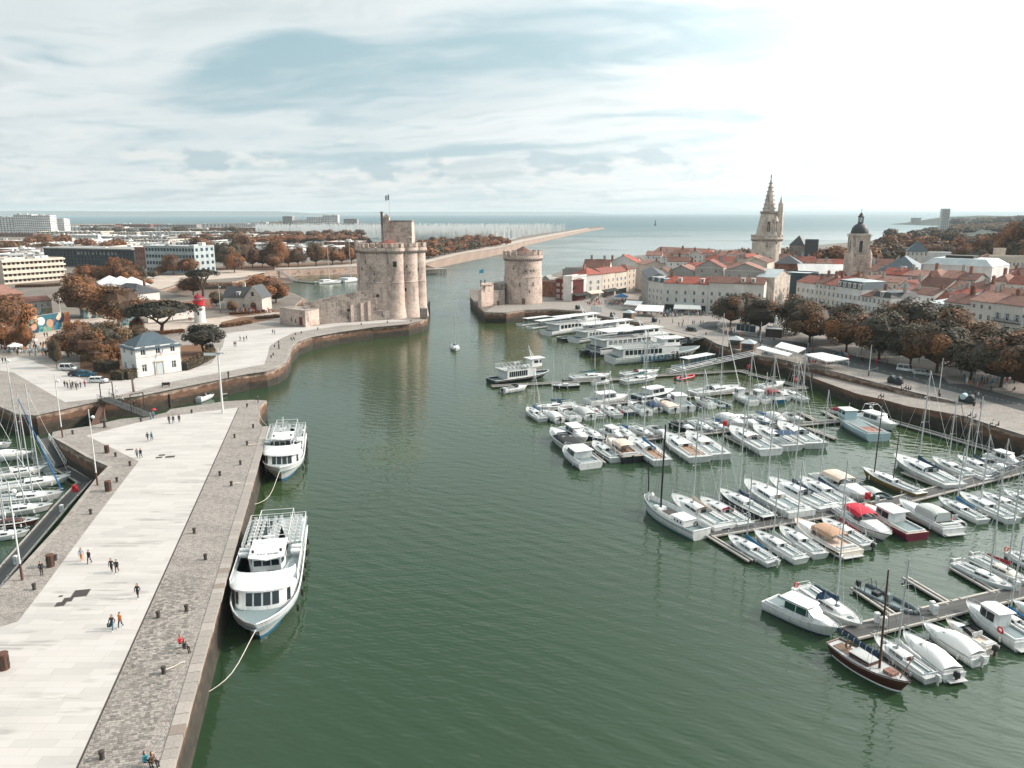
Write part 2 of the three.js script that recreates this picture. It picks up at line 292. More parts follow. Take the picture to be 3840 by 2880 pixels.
// a row of coping stones along an edge of the quay; every stone its own part
function coping(parent,pts,inward,len=1.5,wid=0.85,r=rng(3)){
const variants=[0,1,2,3].map(k=>{const q=rng(40+k),w=wid*(0.95+0.1*q()),g=gb();g.prism([[-0.485,0],[0.485,0],[0.485,w-0.03],[0.455,w],[-0.455,w],[-0.485,w-0.03]],-0.42,0.05+0.03*q());return g.geo();});
const mats=[M.coping,mat('worn granite coping',[0.40,0.36,0.32],0.85,{map:M.coping.map}),mat('stained granite coping',[0.27,0.22,0.185],0.85,{map:M.coping.map})];
for(let i=0;i+1<pts.length;i++){
const a=pts[i],b=pts[i+1],L=Math.hypot(b[0]-a[0],b[1]-a[1]),ang=Math.atan2(-(b[1]-a[1]),b[0]-a[0]);let s=0;
while(s<L-0.3){const l=Math.min(L-s,len*(0.75+0.5*r()));const t=(s+l/2)/L;
const o=new THREE.Mesh(variants[(r()*4)|0],mats[(r()*r()*3)|0]);o.name='coping_stone';o.scale.x=l;o.scale.z=inward;o.rotation.y=ang;o.position.set(lerp(a[0],b[0],t),G,lerp(a[1],b[1],t));o.castShadow=o.receiveShadow=true;parent.add(o);s+=l;}
}
}
// --- the near quay with the pale promenade
const eA=P(594,2880),eB=P(985,1600);const eD=eA.clone().sub(eB).normalize();
const nearEdge=s=>eA.clone().addScaledVector(eD,s);
const QA=[[nearEdge(45).x,nearEdge(45).z],...pg([[985,1600],[968,1582],[976,1522],[990,1508],[1000,1502],[946,1499],[842,1505],[723,1522],[640,1534],[622,1547],[565,1560],[452,1571],[339,1597],[230,1613],[198,1620],[194,1639],[270,1681],[325,1714],[405,1749],[363,1791],[219,1973],[84,2120],[0,2208]])];
{const a=QA.at(-1),b=QA.at(-2),dx=a[0]-b[0],dz=a[1]-b[1],l=Math.hypot(dx,dz);QA.push([a[0]+dx/l*60,a[1]+dz/l*60]);QA.push([-75,-5]);}
const nearQuay=quayLand('near_quay',QA,M.cobble);
const plazaPts=[[895,1528],[701,1551],[561,1574],[440,1603],[323,1633],[420,1680],[520,1730],[340,1965],[157,2213],[67,2331],[0,2351],[-300,2440]];
const plA=P(289,2880),plB=P(895,1528),plD=plA.clone().sub(plB).normalize(),plE=plA.clone().addScaledVector(plD,30);
sheet(nearQuay,'plaza_paving',[...pg(plazaPts),[-70,-10],[plE.x,plE.z]],0.006,M.plaza);
{const g=gb(),n=plD.clone().cross(V(0,1,0)).multiplyScalar(0.09);g.sheet([plB.clone().sub(n),plB.clone().add(n),plE.clone().add(n),plE.clone().sub(n)].map(p=>[p.x,G+0.012,p.z]));g.build('drain_channel',M.iron,nearQuay);}
coping(nearQuay,[[nearEdge(6).x,nearEdge(6).z],...pg([[985,1600]])].reverse(),-1,1.5,1.15,rng(8));
coping(nearQuay,pg([[194,1639],[270,1681],[325,1714],[405,1749]]),-1,1.3,0.6,rng(9));
coping(nearQuay,pg([[405,1749],[363,1791],[219,1973],[84,2120],[0,2208]]),-1,1.3,0.6,rng(10));
// cobblestones one can tell apart, nearest the camera
{
const geo=gb().prism([[-0.5,-0.42],[-0.42,-0.5],[0.42,-0.5],[0.5,-0.42],[0.5,0.42],[0.42,0.5],[-0.42,0.5],[-0.5,0.42]],0,1).geo();
const r=rng(21),list=[];const inward=eD.clone().cross(V(0,1,0));if(inward.x>0)inward.negate();
for(let s=4;s>-34;s-=0.27){let w=1.25;const p0=nearEdge(s);
const row=[];while(w<16){const l=0.26+0.2*r();const p=p0.clone().addScaledVector(inward,w+l/2);const side=(p.x-plB.x)*plD.z-(p.z-plB.z)*plD.x;const side0=(eB.x+3-plB.x)*plD.z-(eB.z-plB.z)*plD.x;if(side*side0<0)break;row.push([p,l]);w+=l;}
row.pop();list.push(...row);}
const im=new THREE.InstancedMesh(geo,mat('cobblestones',[0.35,0.32,0.295],0.88,{map:rep(T_fine,1.3)}),list.length);const q=new THREE.Quaternion(),m4=new THREE.Matrix4(),ang=Math.atan2(-inward.z,inward.x);
list.forEach(([p,l],i)=>{q.setFromEuler(new THREE.Euler((r()-0.5)*0.07,ang+(r()-0.5)*0.06,(r()-0.5)*0.07));m4.compose(V(p.x,G-0.02,p.z),q,V(l-0.025,0.045+0.02*r(),0.245));im.setMatrixAt(i,m4);const t=0.5+0.62*r()*(0.6+0.8*fbm(p.x*0.22,p.z*0.22,3));im.setColorAt(i,new THREE.Color().setRGB(t,t*(0.97+0.03*r()),t*0.96));});
im.name='cobblestones';kind(im,'stuff');im.castShadow=im.receiveShadow=true;nearQuay.add(im);
}
{const o=eD.clone().cross(V(0,1,0));if(o.x<0)o.negate();const a=nearEdge(12),b=eB,L=a.distanceTo(b),g=gb(),f=1.5;g.quad([a.x+o.x*f,-1.5,a.z+o.z*f],[b.x+o.x*f,-1.5,b.z+o.z*f],[b.x+o.x*0.02,G-0.45,b.z],[a.x+o.x*0.02,G-0.45,a.z],[0,0],[L,0],[L,0.95],[0,0.95]);g.tri([b.x+o.x*f,-1.5,b.z+o.z*f],[b.x,-1.5,b.z],[b.x,G-0.45,b.z],[0,0],[1,0],[1,0.9]);g.build('battered_wall',M.quay,nearQuay);}
// --- the west quay with the white house and the great tower
const QB=pg([[-900,1500],[0,1524],[32,1537],[59,1551],[136,1556],[380,1501],[524,1483],[701,1447],[931,1400],[1000,1391],[1040,1378],[1072,1360],[1085,1337],[1092,1310],[1117,1281],[1171,1262],[1270,1244],[1397,1226],[1533,1213],[1580,1202],[1600,1193],[1606,1180],[1604,1152],[1400,1152],[1200,1160],[1120,1166],[1105,1145],[1135,1118],[1090,1100],[1050,1092],[980,1090],[870,1112],[690,1108],[600,1090],[690,1062],[870,1056],[960,1040]]);
QB.push(...pg([[969,1020],[1036,1014],[1194,1009],[1361,998],[1590,990],[1741,951],[1885,929],[1962,907],[2100,880],[2213,859],[2262,853],[2258,850],[2205,853],[2080,868],[1960,885],[1890,908],[1560,925],[1300,922],[950,905]]));
QB.push([XD(900,3200),-3200],[XD(-1500,3200),-3200],[XD(-1500,400),-400]);
const westQuay=structureGroup('west_quay');
gb().prism(QB,-1.5,G-0.02,false,[0,1]).build('quay_wall',M.quay,westQuay);
gb().flat(QB,G).build('ground',M.town,westQuay);
sheet(westQuay,'cobble_paving',pg([[-300,1400],[0,1526],[34,1539],[60,1553],[136,1558],[380,1503],[524,1485],[701,1449],[931,1402],[1000,1393],[1040,1379],[1070,1360],[1083,1337],[1091,1310],[1116,1283],[1171,1264],[1270,1246],[1397,1228],[1533,1215],[1578,1203],[1596,1190],[1590,1165],[1200,1165],[1100,1170],[840,1215],[600,1260],[300,1300],[-100,1330]]),0.005,M.cobble);
sheet(westQuay,'pale_paving',pg([[50,1397],[244,1508],[393,1492],[520,1465],[658,1428],[847,1393],[991,1366],[1004,1330],[1010,1299],[1045,1274],[1103,1247],[1270,1222],[1533,1203],[1460,1197],[1240,1213],[1189,1222],[1049,1228],[900,1243],[847,1251],[835,1300],[792,1363],[683,1393],[514,1418],[425,1428],[320,1425],[235,1393],[150,1365],[108,1345],[60,1340],[0,1345],[0,1390]]),0.010,M.plaza);
sheet(westQuay,'street_paving',pg([[110,1195],[400,1190],[560,1215],[780,1195],[1000,1168],[1065,1172],[1060,1185],[1000,1195],[900,1212],[790,1232],[600,1248],[400,1275],[150,1310],[0,1335],[-200,1350],[-200,1270]]),0.014,M.sand);
sheet(westQuay,'lawn',pg([[678,1296],[770,1290],[795,1335],[685,1388]]),0.015,M.lawn);
sheet(westQuay,'lawn',pg([[300,1310],[505,1300],[512,1412],[400,1424],[300,1380]]),0.016,M.lawn);
sheet(westQuay,'lawn',pg([[830,1208],[905,1190],[1045,1182],[1045,1192],[900,1222],[820,1228]]),0.019,M.lawn);
sheet(westQuay,'lawn',pg([[880,1178],[960,1165],[1050,1160],[1048,1168],[900,1188],[860,1186]]),0.02,M.lawn);
sheet(westQuay,'sand_path',pg([[700,1055],[900,1040],[960,1030],[1000,1020],[830,1010],[560,1035],[520,1060],[600,1085]]),0.008,M.sand);
sheet(westQuay,'lawn',pg([[830,1012],[1000,1012],[1330,990],[1330,980],[900,995],[760,1010]]),0.012,M.lawn);
sheet(westQuay,'bank_path',pg([[1030,1012],[1361,996],[1590,988],[1741,950],[1885,927],[1962,906],[2100,879],[2213,858],[2200,856],[2090,874],[1950,899],[1870,918],[1700,950],[1580,979],[1361,986],[1030,1004]]),0.016,M.sand);
coping(westQuay,pg([[524,1483],[701,1447],[931,1400],[1000,1391],[1040,1378],[1072,1360],[1085,1337],[1092,1310],[1117,1281],[1171,1262],[1270,1244],[1397,1226],[1533,1213],[1580,1202]]),-1,2.2,0.9,rng(12));
// stone-faced banks sloping into the water
function bank(parent,name,top,foot,m){const g=gb();const A=pg(top),B=pg(foot,0);for(let i=0;i+1<A.length;i++)g.quad([B[i][0],-0.5,B[i][1]],[B[i+1][0],-0.5,B[i+1][1]],[A[i+1][0],G-0.01,A[i+1][1]],[A[i][0],G-0.01,A[i][1]]);g.build(name,m,parent,0.6);}
bank(westQuay,'stone_bank',[[960,1040],[969,1020],[1036,1014],[1194,1009],[1361,998],[1590,990],[1741,951],[1885,929],[1962,907],[2100,880],[2213,859],[2262,853]],[[970,1062],[1015,1050],[1094,1038],[1200,1032],[1361,1027],[1640,1006],[1796,973],[1890,951],[1965,923],[2105,890],[2216,866],[2270,858]],M.rock);
bank(westQuay,'stone_bank',[[1105,1145],[1135,1118],[1090,1100],[1050,1092],[980,1090],[870,1112]],[[1125,1158],[1156,1122],[1096,1096],[1052,1085],[985,1080],[872,1100]],M.rock);
{const g=gb();g.flat(pg([[600,1090],[690,1060],[870,1055],[985,1062],[1050,1078],[985,1090],[870,1115],[690,1110]],0.3),0.3);kind(g.build('mud_flat',M.mud),'structure');}
{const g=gb();g.flat(pg([[1005,1046],[1085,1040],[1130,1045],[1090,1062],[1010,1066]],0.12),0.12);kind(g.build('mud_flat',M.mud),'structure');}
// --- the old town's quay on the east side
const upper=[[2830,1330],[2947,1352],[3103,1387],[3270,1430],[3436,1473],[3553,1500],[3606,1514]];
const QD=pg([[1762,1084],[1764,1114],[1800,1155],[1818,1171],[1899,1173],[1969,1163],[2073,1160],[2188,1168],[2247,1183],[2333,1200],[2413,1212],[2537,1243],[2647,1268],[2690,1290],[2780,1318],...upper,[3612,1558],[3703,1590],[3840,1632],[4300,1780],[4900,2000]]);
QD.push([260,-60],[900,-60],[1400,-900],[XD(3950,1500),-1500]);
QD.push(...pg([[3560,888],[3420,893],[3250,903],[3000,925],[2800,935],[2600,937],[2400,957],[2200,990],[2080,1025],[2033,1045],[2010,1072],[1888,1092],[1787,1084]]));
const eastQuay=structureGroup('east_quay');
gb().prism(QD,-1.5,G-0.02,false,[0,1]).build('quay_wall',M.quay,eastQuay);
gb().flat(QD,G).build('ground',M.town,eastQuay);
sheet(eastQuay,'cobble_paving',pg([[1820,1169],[1899,1171],[1969,1161],[2073,1158],[2188,1166],[2247,1181],[2333,1198],[2413,1210],[2537,1241],[2647,1266],[2690,1288],[2780,1316],[2830,1328],[2947,1350],[3103,1385],[3270,1428],[3436,1471],[3553,1498],[3606,1512],[3614,1557],[3703,1588],[3840,1630],[4300,1778],[4300,1500],[3700,1300],[3100,1200],[2640,1160],[2300,1090],[2090,1085],[2000,1130],[1880,1130]]),0.006,M.cobble);
sheet(eastQuay,'road',pg([[2618,1222],[2640,1233],[2680,1243],[2747,1260],[2847,1287],[3020,1332],[3183,1377],[3290,1397],[3396,1423],[3603,1477],[3840,1543],[4300,1680],[4300,1600],[3840,1498],[3623,1441],[3560,1438],[3533,1413],[3370,1370],[3217,1337],[3013,1287],[2813,1258],[2733,1247],[2693,1229],[2687,1214],[2700,1205],[2650,1206]]),0.012,M.asphalt);
sheet(eastQuay,'slip_paving',pg([[2413,1213],[2537,1244],[2640,1268],[2560,1262],[2440,1232]]),0.009,M.coping);
{
const kp=pg([[2733,1246],[2813,1257],[3013,1286],[3217,1336],[3370,1369],[3533,1411]]);const g=gb();
for(let i=0;i+1<kp.length;i++){const a=kp[i],b=kp[i+1],L=Math.hypot(b[0]-a[0],b[1]-a[1]);g.at((a[0]+b[0])/2,G,(a[1]+b[1])/2,Math.atan2(-(b[1]-a[1]),b[0]-a[0]));g.box(L,0.14,0.3,0,0,0);}
g.build('kerb',M.coping,eastQuay);
const mk=gb();for(const[a,b]of[[[3150,1352],[3560,1450]],[[3560,1450],[3840,1520]]]){const A=P(...a),B=P(...b),n=14,d=B.clone().sub(A).normalize(),q=d.clone().cross(V(0,1,0)).multiplyScalar(0.07);for(let i=0;i<n;i++){const s=A.clone().lerp(B,i/n),e=A.clone().lerp(B,(i+0.45)/n);mk.sheet([s.clone().add(q),s.clone().sub(q),e.clone().sub(q),e.clone().add(q)].map(p=>[p.x,G+0.017,p.z]));}}
mk.build('road_marking',M.white,eastQuay);
}
{
const wE=[[2932,1372,2.6],[3103,1437,2.9],[3217,1477,3.2],[3320,1500,3.5],[3403,1523,3.8],[3536,1545,4.3],[3612,1560,4.57]],hs=wE.map(a=>a[2]);
const A=wE.map(a=>P(...a));const ui=upper.map(a=>P(a[0],a[1]));
const inner=A.map((p,i)=>{let best=null;for(let k=0;k+1<ui.length;k++)for(let t=0;t<=1;t+=0.05){const q=ui[k].clone().lerp(ui[k+1],t);if(!best||q.distanceTo(p)<best.distanceTo(p))best=q;}return V(best.x,hs[i],best.z);});
const g=gb(),w=gb();let run=0;
for(let i=0;i+1<A.length;i++){g.quad(A[i],A[i+1],inner[i+1],inner[i]);const L=A[i].distanceTo(A[i+1]);w.quad([A[i].x,-1.5,A[i].z],[A[i+1].x,-1.5,A[i+1].z],A[i+1],A[i],[run,0],[run+L,0],[run+L,0.8],[run,0.8]);run+=L;}
w.quad([inner[0].x,-1.5,inner[0].z],[A[0].x,-1.5,A[0].z],A[0],inner[0],[0,0],[6,0],[6,0.8],[0,0.8]);
g.build('quay_ramp',M.cobble,eastQuay);w.build('ramp_wall',M.quay,eastQuay);
}
coping(eastQuay,pg([[2247,1183],[2333,1200],[2413,1212],[2537,1243],[2647,1268],[2690,1290],[2780,1318],...upper]),-1,2.4,0.7,rng(13));
coping(eastQuay,pg([[3612,1558],[3703,1590],[3840,1632],[4000,1684]]),-1,1.8,0.8,rng(14));
// --- headland, far shores
function mound(name,outline,hFn,m,n=26){
const g=gb();const c=[outline.reduce((s,a)=>s+a[0],0)/outline.length,outline.reduce((s,a)=>s+a[1],0)/outline.length];const R=[];
for(let k=0;k<=n;k++){const t=1-k/n;R.push(outline.map(([x,z])=>{const X=lerp(c[0],x,t),Z=lerp(c[1],z,t);return[X,k?hFn(1-t,X,Z):-1,Z];}));}
g.rings(R,true,false,true);return kind(g.build(name,m,scene,0.9),'structure');
}
const dense=(pts,k)=>{const o=[];pts.forEach((a,i)=>{const b=pts[(i+1)%pts.length];for(let j=0;j<k;j++)o.push([lerp(a[0],b[0],j/k),lerp(a[1],b[1],j/k)]);});return o;};
const pd=l=>l.map(([sx,d])=>[XD(sx,d),-d]);
M.wood1=mat('wooded hill',[0.035,0.052,0.04],0.95,{map:rep(T_earth,90),bumpMap:rep(T_earth,60),bumpScale:4});
M.shore=mat('pale shore',[0.40,0.36,0.31],0.9,{map:rep(T_earth,60)});
mound('headland',dense(pd([[3370,1500],[3560,1380],[3950,1300],[4500,1300],[4600,2300],[3900,2400],[3640,2100],[3500,1800]]),8),(t,x,z)=>4+16*sstep(0,0.5,t)*(0.6+0.6*fbm(x/160,z/160,4)),M.wood1);
mound('far_headland',dense(pd([[3330,3300],[3520,2900],[4000,2700],[4700,2700],[4700,4700],[3900,4700],[3500,4000]]),8),(t,x,z)=>2+34*sstep(0,0.4,t)*(0.6+0.5*fbm(x/300,z/300,4)),M.wood1);
kind(gb().flat(pd([[3300,1560],[3420,1420],[3560,1330],[3960,1270],[3960,1420],[3560,1480]]),0.8).build('beach',M.shore),'structure');
for(const[l,h]of[[[[-900,15000],[600,15500],[1240,16500],[1300,17800],[-900,19000]],95],[[[1250,24000],[2200,26000],[2300,28000],[1100,28000]],95]])mound('distant_island',dense(pd(l),12),(t,x,z)=>h*(0.25+0.75*sstep(0,0.3,t))*(0.7+0.35*fbm(x/900,z/900,3)),M.wood1,8);
// ---------------------------------------------------------------- great stone towers
function crenels(t,m,cx,cz,r,y,n,a0,a1,w,h,tk){
const geo=gb().box(tk,h*0.78,w).prism([[-tk/2-0.06,-w/2-0.06],[tk/2+0.06,-w/2-0.06],[tk/2+0.06,w/2+0.06],[-tk/2-0.06,w/2+0.06]],h*0.78,h).geo();
for(let i=0;i<n;i++){const a=lerp(a0,a1,(i+0.5)/n),o=new THREE.Mesh(geo,m);o.name='merlon';o.position.set(cx+(r-tk/2)*Math.cos(a),y,cz+(r-tk/2)*Math.sin(a));o.rotation.y=-a;o.castShadow=o.receiveShadow=true;t.add(o);}
}
function corbels(g,cx,cz,r,y,n,a0,a1,out){for(let i=0;i<n;i++){const a=lerp(a0,a1,(i+0.5)/n);g.at(cx+(r+out/2)*Math.cos(a),y,cz+(r+out/2)*Math.sin(a),-a);g.box(out,0.55,0.42,0,0.45,0);g.box(out*0.55,0.5,0.42,-out*0.2,0,0);}return g.at();}
function slit(parent,x,y,z,a,w,h,m=M.black){const o=gb().at(x,y,z,a);o.box(w,h,0.12);const s=gb().at(x,y,z,a);s.box(w+0.36,0.18,0.22,0,h,0);s.box(w+0.36,0.14,0.2,0,-0.14,0);s.box(0.16,h,0.2,-w/2-0.1,0,0);s.box(0.16,h,0.2,w/2+0.1,0,0);const win=s.build('window',M.stonePale,parent);o.build('opening',m,win);}
{
const c=PD(1437,319),t=thing('fortress_tower','massive pale medieval fortress tower of joined round turrets at the end of the west quay','tower',V(c.x,G,c.z));
const H1=HT(1062,312)-G,HC=HT(949,312)-G,HP=HT(929,312)-G,HM=HT(913,312)-G;
const loc=(sx,d)=>{const p=PD(sx,d);return[p.x-c.x,p.z-c.z];};
const T=[['main_drum',0,0,8.6,40],['turret',...loc(1484,314),3.9,24],['turret',...loc(1533,319),4.35,26],['turret',...loc(1569,322),3.55,22],['turret',...loc(1388,324),4.6,26]];
for(const[n,x,z,r,seg]of T){
const g=gb();g.lathe([[r*1.05+0.75,-0.2],[r*1.04+0.3,2.6],[r*1.035,5],[r*1.03,H1],[r*1.045,H1+0.15],[r*1.045,H1+0.45],[r,H1+0.6],[r,HC+0.9]],seg,x,z,0.3);
g.build(n,M.stone,t,0.7);
const p=gb();p.lathe([[r+0.02,HC],[r+0.62,HC+0.9],[r+0.62,HP],[r+0.05,HP],[r+0.05,HC+0.9]],seg,x,z,0.3,false);p.build('parapet',M.stone,t,0.5);
const nC=Math.round(2*Math.PI*r/0.95);kind(corbels(gb(),x,z,r,HC-0.25,nC,0,6.2832,0.62).build('corbel_row',M.stoneDark,t),'stuff');
const nM=Math.round(2*Math.PI*r/2.5);crenels(t,M.stone,x,z,r+0.62,HP,nM,0.2,6.4832,1.72,HM-HP,0.57);
}
gb().prism([[-9,-9],[12,-6],[12,2],[0,5],[-8,3]],HC-1,HC+0.7).build('wall_walk',M.stoneDark,t);

const K=(sx,d=324)=>loc(sx,d),Y=(sy,d=324)=>HT(sy,d)-G;const k0=K(1451),k1=K(1553);
{const g=gb();g.prism([[k0[0],k0[1]],[k1[0],k1[1]],[k1[0],k1[1]-9],[k0[0],k0[1]-9]],HC,Y(831));g.build('keep',M.stone,t);
const p=gb();const w=k1[0]-k0[0];p.box(w+0.5,0.5,0.5,(k0[0]+k1[0])/2,Y(831),k0[1]+0.0);p.box(0.5,0.5,9,k1[0]-0.1,Y(831),k1[1]-4.6);p.build('keep_coping',M.stoneDark,t);
const s=K(1462);const q=gb();q.prism([[s[0]-1.15,s[1]-1.3],[s[0]+1.15,s[1]-1.3],[s[0]+1.15,s[1]+1],[s[0]-1.15,s[1]+1]],HC,Y(813));q.build('stair_turret',M.stone,t);
const rf=gb();rf.lathe([[1.75,Y(813)],[0.01,Y(801)]],4,s[0],s[1]-0.15,Math.PI/4);rf.build('turret_roof',M.stoneDark,t);
const ch=K(1445);const cg=gb();cg.box(0.9,Y(797)-HC,0.9,ch[0],HC,ch[1]);cg.box(1.3,0.35,1.3,ch[0],Y(797),ch[1]);cg.build('chimney',M.stoneDark,t);
const b=K(1543,317);const bg=gb();bg.box(2.4,Y(893,317)-HC,2.2,b[0],HC,b[1]);bg.build('small_turret',M.stone,t);gb().lathe([[1.9,Y(893,317)],[0.01,Y(884,317)]],4,b[0],b[1],Math.PI/4).build('small_turret_roof',M.stoneDark,t);
const rc=K(1466,317);gb().lathe([[5.6,Y(919,317)],[0.02,Y(897,317)]],12,rc[0],rc[1]).build('tile_roof',M.tileRed,t);gb().bar([rc[0],Y(899,317),rc[1]],[rc[0],Y(889,317),rc[1]],0.12).build('roof_finial',M.zinc,t);
const rg=K(1395,326);gb().lathe([[2.2,HP-1],[2.2,HP+1.6],[0.02,HP+3.4]],4,rg[0],rg[1],0.6).build('slate_roof',M.slateDark,t);}

const face=(ti,ang,sy,w,h)=>{const[,x,z,r]=T[ti],y=HT(sy,312)-G,R=(y<H1?r*1.035:r)+0.02;slit(t,x+R*Math.cos(ang),y,z+R*Math.sin(ang),Math.PI/2-ang,w,h);};
for(const[ti,a,sy,w,h]of[[0,2.2,986,0.4,1.3],[0,1.95,1006,0.35,1],[0,1.75,1030,0.4,1.6],[0,1.77,1062,0.4,1.6],[0,2.55,1014,0.9,1.2],[0,1.62,1112,1.1,1.1],[1,1.35,1000,1.5,2.2],[2,1.5,1005,0.4,1.1],[2,1.25,1028,0.35,0.9],[2,1.75,1028,0.35,0.9],[2,1.65,1094,0.8,1.4],[3,2.0,1094,0.8,1.5],[3,1.3,1018,0.35,1.1],[0,2.8,985,0.4,1.2],[4,1.9,1080,0.6,1.6]])face(ti,a,sy,w,h);

const a=loc(1588,312);gb().at(a[0],0,a[1]).prism([[-1.6,-1.2],[1.4,-1.6],[1.8,1.2],[-0.6,1.4]],0,4.2).build('arch_stump',M.stoneDark,t);
const fp=PD(1474,323);const fl=thing('flagpole','white flagpole with a small tricolour flag on the keep of the fortress tower','flagpole',V(fp.x,HT(815,323),fp.z));const top=HT(727,323)-HT(815,323);
gb().bar([0,0,0],[0,top,0],0.09,6,0.05).build('pole',M.lampPost,fl);
const ft=gb(),nC=9;for(let i=0;i<nC;i++){const w=i/nC*1.6,w2=(i+1)/nC*1.6,z=q=>0.12*Math.sin(q*4),c3=i<2?[0.10,0.14,0.22]:i<7?[0.7,0.7,0.7]:[0.40,0.12,0.12];ft.color(...c3);ft.quad([-w,top-2.4-w*0.2,z(w)],[-w2,top-2.4-w2*0.2,z(w2)],[-w2,top-0.2-w2*0.35,z(w2)],[-w,top-0.2-w*0.35,z(w)]);}ft.build('flag',M.vc,fl);
}
{
const A=P(1189,1216),B=P(1400,1203),C=P(1455,1198),t=thing('curtain_wall','long weathered stone curtain wall sloping down from the fortress tower','wall',A,Math.atan2(-(B.z-A.z),B.x-A.x));
const L=A.distanceTo(B),hA=HT(1139,dist(1216,G))-G,hM=hA+3.6,hB=HT(1102,dist(1203,G))-G;const g=gb(),D=4.6;
const pr=[[-4,hA-0.8],[L*0.82,hB],[L,hB+0.1]];
for(let i=0;i<2;i++){const[x0,y0]=pr[i],[x1,y1]=pr[i+1];g.quad([x0,-0.1,0],[x1,-0.1,0],[x1,y1,0],[x0,y0,0]);g.quad([x1,-0.1,-D],[x0,-0.1,-D],[x0,y0+0.9,-D],[x1,y1+0.9,-D]);g.quad([x0,y0,0],[x1,y1,0],[x1,y1,-0.5],[x0,y0,-0.5]);g.quad([x0,y0+0.9,-D+0.5],[x1,y1+0.9,-D+0.5],[x1,y1+0.9,-D],[x0,y0+0.9,-D]);g.quad([x0,y0-0.7,-D+0.5],[x1,y1-0.7,-D+0.5],[x1,y1+0.9,-D+0.5],[x0,y0+0.9,-D+0.5]);g.quad([x0,y0-0.7,-0.5],[x1,y1-0.7,-0.5],[x1,y1-0.7,-D+0.5],[x0,y0-0.7,-D+0.5]);}
g.quad([L,-0.1,0],[L,-0.1,-D],[L,hB+0.1,-D],[L,hB+0.1,0]);g.build('wall_body',M.stoneDark,t);
const wk=gb();wk.box(7.2,hB*0.36,3.4,L+3.5,-0.1,-2);wk.box(2.6,hB*0.82,2.6,L+1.2,-0.1,-2.6);wk.build('lower_wall',M.stoneDark,t);
slit(t,L*0.56,4.2,0,0,1.3,1.2);
const bt=gb();for(const x of[0.62,0.8,0.93])bt.prism([[L*x-0.7,0],[L*x+0.7,0],[L*x+0.55,0.55],[L*x-0.55,0.55]],-0.1,hB*(0.45+x*0.3));bt.build('buttress',M.stone,t);
const g0=P(1051,1213),g1=P(1147,1227),g2=P(1186,1220),gh=thing('gatehouse','low stone gatehouse with a dark red door at the foot of the curtain wall','gatehouse',g1,Math.atan2(-(g1.z-g0.z),g1.x-g0.x));const W=g0.distanceTo(g1),hh=HT(1168,dist(1227,G))-G;
const l2=g2.clone().sub(g1).applyAxisAngle(V(0,1,0),-gh.rotation.y);const b=gb();b.prism([[-W,0],[0,0],[l2.x,l2.z],[l2.x-3,l2.z-5],[-W,-6.5]],-0.1,hh);b.build('wall',M.stone,gh);const cp=gb();cp.prism([[-W-0.15,0.15],[0,0.15],[l2.x+0.15,l2.z],[l2.x-3,l2.z-5],[-W,-6.6]],hh,hh+0.25);cp.build('roof_slab',M.stoneDark,gh);
const d=gb();d.box(1.9,3.1,0.16,-2.8,0.5,0.02);d.build('door',M.maroon,gh);const s=gb();for(let i=0;i<3;i++)s.box(2.6+(2-i)*0.6,0.17,0.4,-2.8,i*0.17,0.5+(2-i)*0.35-0.3);s.build('step',M.coping,gh);
slit(gh,-8.6,1.6,0,0,0.5,1.4);slit(gh,-6.2,1.2,0,0,0.5,1.3);
}
